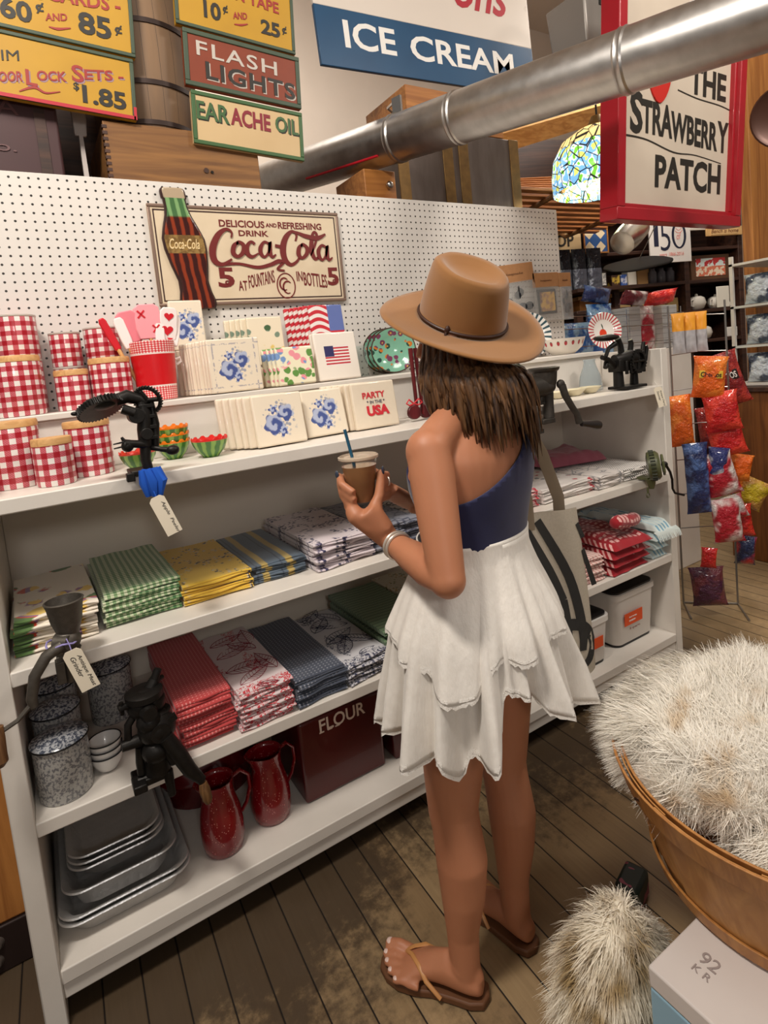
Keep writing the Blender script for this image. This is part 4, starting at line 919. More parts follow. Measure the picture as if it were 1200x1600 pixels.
def pitcher(label, x, y, z, s=1.0, yaw=0.0):
    t = thing('pitcher', label, 'pitcher', (x, y, z), yaw, 'red speckled pitchers')
    pr = [(.042, 0), (.048, .004), (.053, .03), (.053, .065), (.049, .10), (.0415, .13), (.039, .145), (.040, .165), (.043, .18), (.040, .18), (.037, .165), (.036, .145), (.038, .13), (.045, .10), (.05, .06), (.048, .02), (.001, .012)]
    g = G().lathe([(r * s, q * s) for r, q in pr], 40)
    g.warp(lambda a, b, c: (a - max(0, (c - .15 * s)) * .55 * max(0, -a / (.045 * s)) ** 3, b, c + max(0, (c - .15 * s)) * .25 * max(0, -a / (.045 * s)) ** 2))
    g.build('body', red_en, t, ang=80)
    G().tube([(.040 * s, 0, .165 * s), (.062 * s, 0, .172 * s), (.082 * s, 0, .15 * s), (.083 * s, 0, .115 * s), (.07 * s, 0, .08 * s), (.046 * s, 0, .055 * s)], [.006, .0075, .0075, .007, .0065, .006], 12, flat=.7).build('handle', red_en, t)
pitcher('red speckled enamel pitcher nearest the foil pans', .237, -.44, ZB, 1.12, .1)
pitcher('red speckled enamel pitcher beside the flour box', .390, -.415, ZB, 1.12, .15)
red_dk = mat('dark_red_enamel', lambda b: b.mix(b.noise(8, 2), srgb(98, 12, 18), srgb(78, 8, 14)), .2, coat=.6)
t = thing('roasting_pan', 'dark red lidded roasting pan behind the pitchers', 'roasting pan', (.27, -.17, ZB))
G().lathe([(.10, 0), (.13, .006), (.148, .09), (.001, .09)], 44, sy=.72, cap=True).build('body', red_dk, t)
G().lathe([(.155, .088), (.160, .092), (.152, .10), (.135, .16), (.08, .20), (.001, .205)], 44, sy=.72, cap=True).build('lid', red_dk, t)
G().tube([(-.04, 0, .198), (-.03, 0, .225), (.03, 0, .225), (.04, 0, .198)], .007, 10).build('lid_handle', black_iron, t)
fl_m = mat('maroon_tin', lambda b: b.mix(b.noise(6, 3), srgb(84, 12, 14), srgb(66, 8, 10)), .3, coat=.3)
def tinbox(label, x0, x1, y0, y1, z, h, word=None):
    t = thing('flour_bin', label, 'bin', ((x0 + x1) / 2, (y0 + y1) / 2, z), 0)
    w, d = x1 - x0, y1 - y0
    G().bb(-w / 2, w / 2, -d / 2, d / 2, 0, h * .8).build('body', fl_m, t, bevel=.010, seg=4)
    G().bb(-w / 2 - .001, w / 2 + .001, -d / 2 - .001, d / 2 + .001, h * .8 + .002, h).build('lid', fl_m, t, bevel=.008, seg=3)
    if word:
        g = G(); text(g, word, -.075, .205, .16, .042, -d / 2 - .0008, bold=.012)
        # slab serifs on the letters
        for k in (-.073, -.045, -.019): g.bb(k - .004, k + .012, -d / 2 - .0016, -d / 2, .203, .207)
        g.build('lettering', mat('pale_print', srgb(226, 206, 190), .5), t, smooth=False)
tinbox('large maroon tin bin lettered FLOUR on the bottom shelf', .487, .772, -.452, -.16, ZB, .322, 'FLOUR')
tinbox('plain maroon tin bin half hidden by the skirt', .806, 1.04, -.455, -.18, ZB, .30)
bin_w = mat('white_plastic', srgb(226, 220, 214), .4); bin_b = mat('black_plastic_lid', srgb(30, 28, 30), .35); bin_o = mat('orange_label', srgb(226, 84, 36), .5)
def plastic_bin(label, x0, x1, y0, y1, z, h, big):
    t = thing('storage_bin', label, 'bin', ((x0 + x1) / 2, (y0 + y1) / 2, z), 0, 'white lidded bins'); w, d = x1 - x0, y1 - y0
    def rr_(k, zz): return [(a, b, zz) for a, b in rrect(w - 2 * k, d - 2 * k, .035)]
    b0 = rr_(0, 0); n = len(b0); ft = lambda R: [R[int(i * len(R) / n) % len(R)] for i in range(n)]
    G().rings([ft(rr_(.022, .008)), ft(rr_(.018, .012)), ft(rr_(.006, h - .03)), ft(rr_(.0, h - .028)), ft(rr_(0, h - .006)), ft(rr_(.006, h - .004))], True, True).build('body', bin_w, t, ang=50)
    G().rings([ft(rr_(.008, h - .008)), ft(rr_(.008, h + .003)), ft(rr_(.02, h + .005))], True, True).build('lid', bin_b, t, ang=50)
    G().rings([ft(rr_(.020, 0)), ft(rr_(.020, .009))], True, True).build('base', bin_b, t)
    lb = G().bb(-w * (.30 if big else .45), w * (.12 if big else .30), -.0008, .0012, h * .38, h * .60).build('orange_label', bin_o, t, (0, -d / 2 + .0095, 0), (.045, 0, 0), smooth=False)
    g = G(); text(g, 'food storage', -w * .2, h * .50, w * .18, h * .035, -.0012); text(g, 'container', -w * .2, h * .44, w * .15, h * .035, -.0012); g.build('label_lettering', white_ink, lb, smooth=False)
    g = G(); text(g, '8 quarts', -w * .18, h * .27, w * .25, h * .055, 0); 
    g.build('small_lettering', mat('grey_red_print', srgb(150, 110, 104), .6), t, (0, -d / 2 + .0108, 0), (.045, 0, 0), smooth=False)
plastic_bin('smaller white plastic bin with black lid at the tote bag', 1.57, 1.845, -.52, -.27, ZB, .205, False)
plastic_bin('larger white plastic bin with black lid at the shelf end', 1.90, 2.185, -.50, -.20, ZB, .245, True)
# hanging packets on the pegboard
kraft = mat('kraft_card', lambda b: b.mix(b.noise(40, 2), srgb(178, 128, 84), srgb(160, 112, 72)), .8)
clear = mat('clear_packet', srgb(232, 230, 226), .12, trans=.55, alpha=.45, ior=1.2, bump=(lambda b: b.noise(30, 3), .5, .006))
def packet(label, x0, x1, z0, z1, yaw, roll, picture):
    w, h = x1 - x0, z1 - z0
    t = thing('ornament_packet', label, 'packet', ((x0 + x1) / 2, -.034, z1), yaw, 'hanging ornament packets', rot=(0, roll, yaw))
    G().bb(-w / 2, w / 2, -.003, .003, -h * .30, 0).build('header_card', kraft, t, bevel=.001)
    g = G(); text(g, 'keepsake', -w * .22, -h * .19, w * .44, h * .05, -.0032, shear=.3); g.build('card_lettering', mat('brown_print', srgb(110, 72, 44), .7), t, smooth=False)
    def fn(u, v):
        e = (min(u, 1 - u) * 2) ** .5 * (min(v, 1 - v) * 2) ** .4; return (-w / 2 + w * u, -.012 * e - .003, -h * .29 - h * .71 * v)
    def fb(u, v): x, y, z = fn(u, v); return (x, -y - .001, z)
    G().grid(fn, 10, 10).grid(fb, 10, 10).build('clear_bag', clear, t)
    if picture == 'frame':
        G().bb(-w * .38, w * .34, -.004, .004, -h * .86, -h * .34).build('ornament_frame', mat('dark_pewter', srgb(62, 62, 60), .4, .5), t, bevel=.003)
        def pic(b):
            x, y, z = b.xyz(); n = b.noise(30, 3); return b.mix(b.step(n, .42, .6), srgb(222, 176, 84), b.mix(b.step(b.ab(x) + z * .3 + .02, .02, .0), srgb(120, 84, 66), srgb(176, 130, 92)))
        G().bb(-w * .30, w * .27, -.0052, -.003, -h * .80, -h * .40).build('ornament_picture', mat('amber_picture', pic, .3), t)
    else:
        g = G(); rr = random.Random(5)
        for k in range(9): g.ball((rr.uniform(-w * .25, w * .3), -.002, -h * rr.uniform(.42, .82)), (w * .09, .004, h * .07), 8, 5, rz(rr.uniform(0, 3)))
        g.build('ornament', mat('blackened_metal', srgb(40, 42, 48), .35, .6), t)
packet('ornament packet with kraft header hanging just above the hat brim', 1.80, 2.05, 1.57, 1.85, 0, -.10, 'bits')
packet('ornament packet with amber picture hanging beside the hat', 2.045, 2.22, 1.58, 1.81, 0, -.03, 'frame')
packet('narrow ornament packet hanging at the pegboard edge', 2.224, 2.31, 1.58, 1.81, 0, -.02, 'bits')
# ================================================================== signs hanging over the pegboard
sy = mat('mustard_paint', lambda b: b.mix(b.noise(9, 4), srgb(190, 144, 32), srgb(170, 126, 28)), .5)
sg = mat('dark_green_paint', lambda b: b.mix(b.noise(16, 3), srgb(52, 68, 54), srgb(72, 84, 64)), .5)
so = mat('rust_red_paint', lambda b: b.mix(b.noise(14, 4), srgb(132, 56, 28), srgb(114, 46, 24)), .5)
sc = mat('aged_cream_paint', lambda b: b.mix(b.noise(6, 4), srgb(206, 178, 134), srgb(190, 160, 116)), .5)
lk = mat('sign_black', srgb(40, 36, 30), .5); lr = mat('sign_red', srgb(150, 44, 40), .5); lgn = mat('sign_green', srgb(60, 92, 52), .5); lgy = mat('sign_grey', srgb(186, 176, 166), .5)
lm_ = mat('sign_crimson', srgb(128, 30, 44), .5); lpk = mat('sign_raspberry', srgb(176, 36, 50), .5)
def board(name, label, loc, roll, w, h, face, rim, rimw=.012, d=.022):
    t = thing(name, label, 'sign', loc, 0, rot=(0, roll, 0))
    G().bb(0, w, 0, d, 0, h).build('panel', face, t, bevel=.002)
    frame(G(), 0, w, 0, h, rimw, -.004, .004).build('border', rim, t, bevel=.002)
    return t
def letters(t, mt, specs, name='lettering', shadow=None, y=0.0, **k):
    if shadow:
        g = G()
        for s in specs: text(g, s[0], s[1] + .004, s[2] - .004, s[3], s[4], y + .0004, tilt=s[5] if len(s) > 5 else 0, **k)
        g.build('letter_shadow', shadow, t, smooth=False)
    g = G()
    for s in specs: text(g, s[0], s[1], s[2], s[3], s[4], y - .0008, tilt=s[5] if len(s) > 5 else 0, **k)
    return g.build(name, mt, t, smooth=False)
RL = .062
t = board('price_sign', 'yellow price sign with 60 and 85 cents hanging at the top corner', (-.52, .05, 2.588), RL, .91, .24, sy, sg)
o_ = .534
letters(t, lk, [('60', o_ + .005, .03, .082, .062), ('85', o_ + .212, .038, .095, .068)], bold=.03); letters(t, lk, [('¢', o_ + .098, .066, .022, .034), ('¢', o_ + .318, .058, .022, .034)], 'cent_marks', bold=.02)
letters(t, lr, [('AND', o_ + .122, .050, .06, .022, .25), ('G', o_ + .085, .108, .035, .045), ('CARDS -', o_ + .130, .112, .21, .045, .10)], 'red_lettering', bold=.02)
g = G(); stroke(g, [(o_ + .13, .034), (o_ + .155, .034), (o_ + .19, .046)], [.003, .008, .003], -.0006); g.build('red_flourish', lr, t, smooth=False)
t = board('price_sign', 'yellow door lock price sign with red corner below the other yellow sign', (-.52, .05, 2.386), RL, .888, .195, sy, sg)
o_ = .508
letters(t, lk, [('1.85', o_ + .222, .026, .128, .056)], bold=.03); letters(t, lk, [('IM', o_ + .012, .105, .045, .03, .2)], 'small_black_lettering'); letters(t, lk, [('$', o_ + .198, .058, .016, .026)], 'dollar_mark', bold=.02)
letters(t, lr, [('OOR', o_ - .0, .04, .062, .030, .25), ('L', o_ + .07, .048, .03, .046), ('OCK', o_ + .100, .066, .08, .030, .18), ('S', o_ + .196, .086, .034, .052), ('ETS -', o_ + .232, .098, .115, .032, .18)], 'red_lettering', mat('lilac_paint', srgb(150, 120, 130), .6), bold=.02)
g = G(); stroke(g, [(o_ + .05, .024), (o_ + .09, .044), (o_ + .12, .034), (o_ + .16, .046)], [.003, .008, .006, .002], -.0006); g.build('red_flourish', lr, t, smooth=False)
G().bb(o_ - .1, o_ + .376, -.006, -.0035, .0, .011).bb(.879, .888, -.006, -.0035, .0, .04).build('crimson_edge', lpk, t, smooth=False)
t = board('price_sign', 'yellow friction tape sign with 10 and 25 cents at the top', (.535, .05, 2.672), RL, .437, .21, sy, sg)
letters(t, lk, [('10', .098, .045, .06, .06), ('25', .305, .045, .074, .052)], bold=.03); letters(t, lk, [('¢', .166, .075, .018, .032), ('¢', .388, .062, .018, .032)], 'cent_marks', bold=.02)
letters(t, lr, [('AND', .202, .068, .052, .024, .2), ('N TAPE', .214, .137, .165, .04, -.03)], 'red_lettering', bold=.02)
g = G(); stroke(g, [(.205, .05), (.23, .054), (.255, .064)], [.003, .007, .003], -.0006); g.build('red_flourish', lr, t, smooth=False)
t = board('flashlight_sign', 'rust red sign lettered FLASH LIGHTS in the middle of three', (.542, .05, 2.474), RL, .43, .19, so, sg, .016)
letters(t, lgy, [('FLASH', .044, .108, .295, .05, -.02)], 'grey_lettering', bold=.01, space=1.15); letters(t, lk, [('LIGHTS', .072, .034, .335, .06, -.02)], shadow=lgy, bold=.02, space=1.1)
t = board('oil_sign', 'cream EARACHE OIL sign with green border, lowest of three', (.545, .05, 2.279), RL, .415, .18, sc, lgn, .014)
letters(t, lgn, [('EAR', .016, .086, .114, .062), ('OIL', .305, .092, .092, .058)], 'green_lettering', lk, bold=.02)
letters(t, lm_, [('ACHE', .136, .086, .15, .062)], bold=.03)
t = thing('ice_cream_sign', 'white and blue ICE CREAM sign hanging above the duct', 'sign', (1.325, .5, 2.893), 0, rot=(0, -.04, 0))
sw = mat('white_enamel_sign', lambda b: b.mix(b.step(b.noise(5, 4), .58, .7) * (b.xyz()[0] > 1.22) * (b.xyz()[2] > .36), srgb(222, 210, 198), srgb(130, 100, 74)), .4)
sb = mat('blue_enamel_sign', lambda b: b.mix(b.noise(6, 4), srgb(28, 78, 116), srgb(22, 64, 100)), .4)
G().bb(0, 1.43, 0, .02, .262, .8).build('panel', sw, t, bevel=.003); G().bb(0, 1.43, -.001, .02, -.01, .262).build('blue_band', sb, t, bevel=.003)
letters(t, white_ink, [('ICE', .145, .085, .30, .13), ('CREAM', .535, .083, .73, .125)], 'white_lettering', bold=.02)
letters(t, lpk, [('ons', .87, .40, .40, .15)], 'red_script', bold=.015, shear=.35)
G().cyl((.06, .01, .8), (.06, .01, 2.7), .004, n=6).build('hanging_wire', steel, t); G().cyl((1.36, .01, .8), (1.36, .01, 2.65), .004, n=6).build('hanging_wire', steel, t)
# chains that carry the small signs
# ------------------------------------------------------------------ the red framed sign
t = thing('framed_sign', 'large red framed strawberry patch sign hanging over the end of the shelves', 'sign', (2.115, -.45, 1.953), 0, rot=(.085, 0, 0))
sred = mat('red_sign_frame', lambda b: b.mix(b.noise(7, 3), srgb(176, 24, 38), srgb(150, 18, 30)), .35, coat=.2)
sbd = mat('cream_sign_board', lambda b: b.mix(b.noise(5, 4), srgb(216, 202, 184), srgb(200, 184, 166)), .5)
W_, H_ = .96, 1.12
G().bb(.04, W_ - .02, .03, .05, .03, H_ - .03).build('panel', sbd, t)
frame(G(), 0, W_, 0, H_, .052, -.015, .075).build('frame', sred, t, bevel=.004); frame(G(), .048, W_ - .035, .045, H_ - .045, .028, .006, .034).build('inner_frame', sred, t, bevel=.004)
kw = dict(y=.03, bold=.03)
letters(t, lk, [('PATCH', .315, .155, .525, .14, .0)], 'patch_lettering', **kw)
letters(t, lk, [('S', .135, .365, .085, .17), ('TRA', .215, .375, .22, .135, -.02), ('WBERR', .425, .362, .375, .125, -.03), ('Y', .80, .35, .095, .14)], **kw)
letters(t, lk, [('THE', .56, .58, .30, .12, .0)], 'the_lettering', **kw)
g = G(); P = []
for i in range(24):
    a = 2 * pi * i / 24; P.append((.33 + .085 * sin(a) * (1 - .25 * max(0, -cos(a))), .62 + .115 * cos(a)))
g.prism(P, .024, .032); g.build('painted_strawberry', mat('berry_red', lambda b: b.mix(b.step(b.vor(26), .2, .14), srgb(196, 38, 28), srgb(60, 20, 16)), .5), t, bevel=.002)
G().prism([(.24, .735), (.29, .70), (.33, .735), (.37, .70), (.42, .735), (.33, .765)], .022, .03).build('painted_leaves', lgn, t)
g = G(); stroke(g, [(.10, .352), (.25, .348), (.45, .315), (.62, .318), (.84, .30)], [.008, .006, .006, .004, .003], .0295); stroke(g, [(.47, .58), (.62, .565), (.80, .56), (.90, .55)], .005, .0295); g.build('board_crack', lk, t, smooth=False)
for x in (.12, .84): G().cyl((x, .03, H_), (x, .03, H_ + 2.2), .004, n=6).build('hanging_wire', steel, t)
# ------------------------------------------------------------------ duct
t = thing('air_duct', 'shiny galvanised air duct crossing above the shelves', 'duct', (1.775, -.808, 2.363)); dv = Vector((-.265, .96, .082)).normalized()
G().cyl(-dv * 1.6, dv * 4.2, .1, n=48).build('pipe', galv, t)
for i, s in enumerate((.02, .70, 1.03, 2.2, -.9)):
    c = dv * s; g = G().tube([c - dv * .016, c - dv * .009, c, c + dv * .009, c + dv * .016], [.1002, .1045, .1015, .1045, .1002], 48); g.build('seam_ring', galv, t)
c = dv * 1.02; G().box(c + Vector((0, 0, .13)), (.05, .012, .09), rz(atan2(dv.y, dv.x))).build('hanger_strap', steel, t)
G().tube([c + Vector((0, 0, .165)), c + Vector((.03, .12, .18)), c + Vector((.3, .318, .19))], .006, 6).build('hanger_rod', steel, t)
tape_m = mat('red_tape', srgb(196, 30, 44), .4); c0, c1 = dv * 1.12, dv * 1.62
G().tube([c0 + Vector((-.062, -.036, -.074)), c1 + Vector((-.062, -.036, -.074))], .006, 8).build('red_conduit', tape_m, t)
# ------------------------------------------------------------------ old boxes on the ledge behind the pegboard
t = thing('trunk', 'maroon painted wooden trunk on the ledge behind the yellow signs', 'trunk', (-.43, .325, 2.121))
mar = mat('maroon_paint', lambda b: b.mix(b.noise(5, 4), srgb(72, 40, 40), srgb(56, 30, 32)), .5)
G().bb(-.59, .565, -.23, .23, 0, .40).build('body', mar, t, bevel=.008); G().bb(.50, .53, -.2335, -.231, .01, .39).build('groove', dark_wood, t)
letters(t, mat('faded_print', srgb(96, 62, 62), .8), [('PENNSYLVANIA', -.16, .20, .62, .045)], y=-.2312); letters(t, mat('faded_print_small', srgb(110, 84, 84), .8), [('S. & Co.', .18, .09, .26, .03)], 'small_lettering', y=-.2312)
t = thing('paddle', 'pale wooden paddle standing in the dark gap beside the crate', 'paddle', (.206, .17, 2.122))
pl = mat('grey_white_paint', srgb(196, 186, 180), .6)
G().prism([(-.010, 0), (.006, 0), (.004, .19), (-.008, .19)], -.008, .008).build('shaft', pl, t); G().prism([(-.02, .185), (.016, .185), (.022, .24), (.016, .30), (-.024, .30)], -.008, .008).build('blade', pl, t, bevel=.004)
t = thing('wooden_crate', 'brown wooden crate with finger jointed corner under the barrel', 'crate', (.515, .27, 2.121))
G().bb(-.255, .265, -.205, .205, 0, .205).build('body', crate_wood, t, bevel=.003)
g = G()
for k in range(10): g.bb(-.258, -.243, -.2065, -.19, .006 + k * .0195, .016 + k * .0195)
g.build('finger_joints', dark_wood, t); G().cyl((.065, -.208, .072), (.065, -.203, .072), .009, n=12).build('knot_hole', dark_wood, t); G().cyl((.085, -.209, .068), (.085, -.203, .068), .005, n=10).build('nail', black_iron, t)
t = thing('barrel', 'grey brown staved barrel standing on the crate', 'barrel', (.45, .28, 2.328)); n = 44
stv = mat('weathered_staves', lambda b: b.mix(b.step(b.fr(b.math('ARCTAN2', b.xyz()[1], b.xyz()[0]) * 3.5), .04, .01), b.mix(b.noise(1.0, 4, .6, b.vec(b.xyz()[0] * 18, b.xyz()[1] * 18, b.xyz()[2] * 1.5)), srgb(86, 72, 62), srgb(140, 108, 76)), srgb(48, 38, 32)), .6)
G().lathe([(.165, 0), (.17, .01), (.182, .15), (.186, .28), (.182, .42), (.17, .56), (.001, .56)], n, cap=True).build('body', stv, t)
for z, r in ((.16, .1835), (.36, .185), (.03, .173), (.52, .174)): G().lathe([(r - .002, z - .008), (r + .003, z - .008), (r + .003, z + .008), (r - .002, z + .008)], n).build('hoop', mat('dark_hoop', srgb(54, 42, 38), .5, .6), t)
t = thing('banded_chest', 'tall old chest with dark boards and yellowed upright bands behind the duct', 'chest', (2.12, .68, 2.121))
dkb_ = mat('dark_weathered_boards', lambda b: b.mix(b.noise(1.0, 4, .6, b.vec(b.xyz()[0] * 14, b.xyz()[1] * 14, b.xyz()[2] * 3)), srgb(66, 52, 44), srgb(116, 104, 98)), .45, .2)
brz = mat('yellowed_metal_band', lambda b: b.mix(b.noise(24, 4), srgb(146, 112, 60), srgb(96, 72, 40)), .45, .5)
G().bb(-.425, .425, -.2, .2, 0, .535).build('body', dkb_, t, bevel=.004); G().bb(-.34, .32, -.202, .2, .537, .735).build('upper_boards', orange_wood, t, bevel=.004)
for x in (-.395, -.10, .01, .39): G().bb(x - .034, x + .034, -.2065, -.199, 0, .535).build('band', brz, t, bevel=.002)
t = thing('drawer_box', 'small orange wooden drawer box with a metal knob beside the chest', 'box', (1.46, .44, 2.121))
G().bb(-.085, .085, -.14, .14, 0, .225).build('body', orange_wood, t, bevel=.004); G().ball((.04, -.155, .155), (.018, .016, .018)).cyl((.04, -.15, .155), (.04, -.138, .155), .008, n=10).build('knob', steel, t)
# ------------------------------------------------------------------ beyond: timber, tub, lamp, slatted rack
struct(G().tube([(2.9, 1.2, 2.94), (5.6, 1.2, 3.78)], .11, 4, up=(0, 1, 0)).build('trim_2', wood('rafter_timber', srgb(206, 160, 96), srgb(172, 122, 66), 1.0), ang=20))
t = thing('metal_tub', 'grey metal tub with a wire bail hanging above the duct', 'tub', (2.64, .0, 2.9))
gm_ = mat('dull_grey_metal', srgb(146, 140, 134), .45, .6)
G().box((0, 0, .12), (.40, .24, .24), None, 0, .9).build('body', gm_, t, bevel=.01); G().tube([(-.17 * cos(a) , 0, .22 + .24 * sin(a)) for a in [pi * i / 14 for i in range(15)]], .010, 8).build('bail', gm_, t)
G().cyl((0, 0, .46), (0, 0, 2.7), .004, n=6).build('hanging_wire', steel, t); G().box((-.03, -.115, .2), (.12, .012, .04)).build('latch', black_iron, t)
t = thing('stained_glass_lamp', 'lit stained glass lamp shade with blue and green flowers', 'lamp', (3.03, .3, 2.36))
def glassc(b):
    x, y, z = b.xyz(); a = b.math('ARCTAN2', y, x); v = b.vec(a * 4, z * 12, 0.0); d = b.vor(1.1, v, 'DISTANCE_TO_EDGE'); h = b.noise(1.4, 1, .5, v)
    c = b.mix(h > .52, srgb(120, 180, 226), srgb(232, 240, 246)); c = b.mix(h > .60, c, srgb(120, 200, 60)); c = b.mix(h < .40, c, srgb(226, 226, 110)); c = b.mix(z > .24, c, srgb(244, 214, 140))
    return b.mix(b.step(d, .05, .02), c, srgb(26, 30, 30))
G().lathe([(.275, 0), (.278, .1), (.262, .2), (.21, .29), (.12, .345), (.05, .36)], 48).build('shade', mat('stained_glass', glassc, .3, emit=(glassc, 1.1)), t, solid=.004)
G().lathe([(.001, .43), (.03, .425), (.06, .37), (.055, .355), (.001, .35)], 24).build('cap', brz, t); G().cyl((0, 0, .42), (0, 0, 3.2), .006, n=8).build('chain', black_iron, t)
l = bpy.data.lights.new('lamp_bulb', 'POINT'); l.energy = 12; l.color = (1, .85, .6); l.shadow_soft_size = .05; lo = bpy.data.objects.new('lamp_bulb', l); COL.objects.link(lo); lo.location = (3.03, .3, 2.42)
t = thing('slatted_sled', 'old slatted wooden sled hung high behind the pegboard edge', 'sled', (3.45, .98, 2.43), 0, rot=(-.12, 0, 0))
sl = wood('sled_slats', srgb(196, 130, 74), srgb(150, 88, 46), 1.2)
for k in range(9):
    G().box((0, -.36 + .085 * k, -.02), (1.5, .05, .02), rz(-.06)).build('slat', sl, t, bevel=.003)
for k in range(6): G().tube([(-.75, -.1 + .06 * k, .07 + .035 * k), (-.2, -.1 + .06 * k, .12 + .04 * k), (.3, -.1 + .06 * k, .15 + .045 * k)], .014, 6, flat=.6).build('upper_slat', sl, t)
for x in (-.45, .45): G().tube([(x, -.42, -.05), (x, .0, -.055), (x, .36, -.04), (x + .02, .44, .03)], .018, 8).build('runner', crate_wood, t)
G().prism([(-.12, .0), (.10, .0), (.10, .15), (.05, .16)], -.42, -.38).build('bracket', mat('orange_painted_wood', lambda b: b.mix(b.xyz()[0] > .03, srgb(206, 132, 60), srgb(176, 166, 50)), .5), t)
o = G().lathe([(.06, 0), (.065, .004), (.07, .11), (.066, .11), (.062, .01), (.001, .008)], 28).build('metal_cup', gm_); o.location = (3.40, .50, 2.385); tag(o, 'dull metal cup beside the stained glass lamp', 'cup')

t = thing('dark_backing', 'dark backing box added behind the gap between trunk and crate', 'chest', (.25, .78, 2.121)); G().bb(-.5, .40, -.2, .2, 0, .62).build('body', dark_wood, t, bevel=.006)  # added box that keeps the gap dark instead of showing the lit wall
# ================================================================== the far corner: bookcase, counter, chip rack
BO = Vector((4.67, 1.2, 0)); BA = atan2(-.292, .956)
def bc(u, z, d=0.0): return BO + Vector((.956 * u, -.292 * u, 0)) + Vector((-.292, -.956, 0)) * d + Vector((0, 0, z))
bk = thing('bookcase', 'dark brown built in bookcase in the far corner', 'bookcase', BO, BA)
def bp(n, *a): return G().bb(*a).build(n, dark_wood, bk, bevel=.004)
bp('back_panel', -1.3, 1.16, .36, .38, 0, 3.3)
for x in (-1.3, -.42, .50, 1.10): bp('upright', x - .025, x + .025, 0, .36, 0, 2.75)
for z in (.9, 1.38, 1.655, 1.925, 2.215, 2.6): bp('shelf', -1.275, 1.075, 0.002, .36, z - .03, z)
bp('cornice', -1.3, 1.2, -.06, .36, 2.72, 2.84)
def bitem(name, label, cat, u0, u1, z0, z1, col, d=.10, depth=.09, group=None, picture=None, rough=.5):
    w, h = u1 - u0, z1 - z0
    o = thing(name, label, cat, bc((u0 + u1) / 2, z0 + .001, -d), BA, group) if picture else None
    g = G().bb(-w / 2, w / 2, 0, depth, 0, h)
    if picture:
        g.build('body', mat(name + '_body', col, rough), o, bevel=.004); G().bb(-w * .38, w * .38, -.003, .001, h * .14, h * .86).build('front_print', mat(name + '_print', picture, .5), o); return o
    q = g.build(name, mat(name, col, rough), None, bc((u0 + u1) / 2, z0 + .001, -d), (0, 0, BA), bevel=.005); return tag(q, label, cat, group)
nb_ = lambda c1, c2, s=30, t=.5: (lambda b: b.mix(b.step(b.noise(s, 2), t - .05, t + .05), c1, c2))
bitem('picture_card', 'white printed card in a dark frame on the upper bookcase shelf', 'card', -.37, -.262, 1.927, 2.075, srgb(48, 36, 32), picture=nb_(srgb(226, 222, 216), srgb(170, 168, 166), 60))
bitem('game_box', 'small yellow and dark box beside the framed card', 'box', -.215, -.13, 1.927, 2.03, nb_(srgb(70, 44, 34), srgb(210, 176, 70), 14))
bitem('blue_box', 'small blue and white box on the upper bookcase shelf', 'box', -.12, -.055, 1.927, 2.03, nb_(srgb(64, 96, 170), srgb(216, 216, 226), 16))
bitem('paper_carton', 'white carton standing below the anniversary sign', 'carton', -.045, .045, 1.927, 2.07, srgb(222, 214, 200))
bitem('kraft_box', 'brown kraft box between white carton and dark jars', 'box', .055, .18, 1.927, 2.07, srgb(166, 126, 78))
for i, u in enumerate((.205, .30, .395)):
    o = G().lathe([(.038, 0), (.042, .005), (.042, .1), (.03, .115), (.03, .135), (.001, .135)], 18).build('dark_jar', mat('dark_jar_glass', srgb(60, 56, 60), .25), None, bc(u, 1.927, -.1)); tag(o, f"dark glass jar on the upper bookcase shelf, {('nearest the kraft box', 'middle of three', 'nearest the upright')[i]}", 'jar', 'dark jars')
bitem('picture_box', 'boxed picture of cakes lit on the bookcase shelf', 'box', .60, 1.03, 1.927, 2.15, srgb(96, 66, 44), .06, picture=lambda b: b.mix(b.xyz()[2] > .12, b.mix(b.noise(22, 2) > .5, srgb(236, 216, 190), srgb(216, 120, 90)), b.mix(b.noise(14, 2) > .52, srgb(226, 236, 232), srgb(196, 60, 60))))
chn = mat('white_china', srgb(232, 226, 216), .25, coat=.5)
def teapot(label, u, z, s=1.0):
    t = thing('teapot', label, 'teapot', bc(u, z, -.08), BA + .4, 'white china teapots')
    G().lathe([(.03 * s, 0), (.045 * s, .01 * s), (.06 * s, .045 * s), (.05 * s, .08 * s), (.03 * s, .092 * s), (.001, .094 * s)], 24, cap=True).build('body', chn, t)
    G().tube([(.05 * s, 0, .03 * s), (.08 * s, 0, .055 * s), (.09 * s, 0, .085 * s)], [.014 * s, .010 * s, .007 * s], 10).build('spout', chn, t); G().tube([(-.05 * s, 0, .07 * s), (-.085 * s, 0, .065 * s), (-.08 * s, 0, .03 * s), (-.052 * s, 0, .022 * s)], .006 * s, 8).build('handle', chn, t)
    G().ball((0, 0, .1 * s), .011 * s, 10, 6).build('lid_knob', chn, t)
teapot('white china teapot left of the blank card', .66, 1.657, 1.35); teapot('white china teapot behind the blank card', .87, 1.657, 1.2); teapot('white china teapot near the case upright', 1.03, 1.657, .5); teapot('white china teapot on the shelf above the chip bags', .72, 1.382, 1.3)
bitem('blank_card', 'blank white card standing among the china teapots', 'card', .815, .955, 1.657, 1.85, srgb(232, 226, 212), .0, .012)
bitem('mugs_card', 'white card on the lower china shelf', 'card', .93, 1.05, 1.382, 1.47, srgb(226, 220, 212), .02, .012)
bitem('sign_strip', 'long cream name strip at the top of the bookcase', 'sign', .50, .78, 2.36, 2.42, srgb(226, 218, 206), -.02, .015)
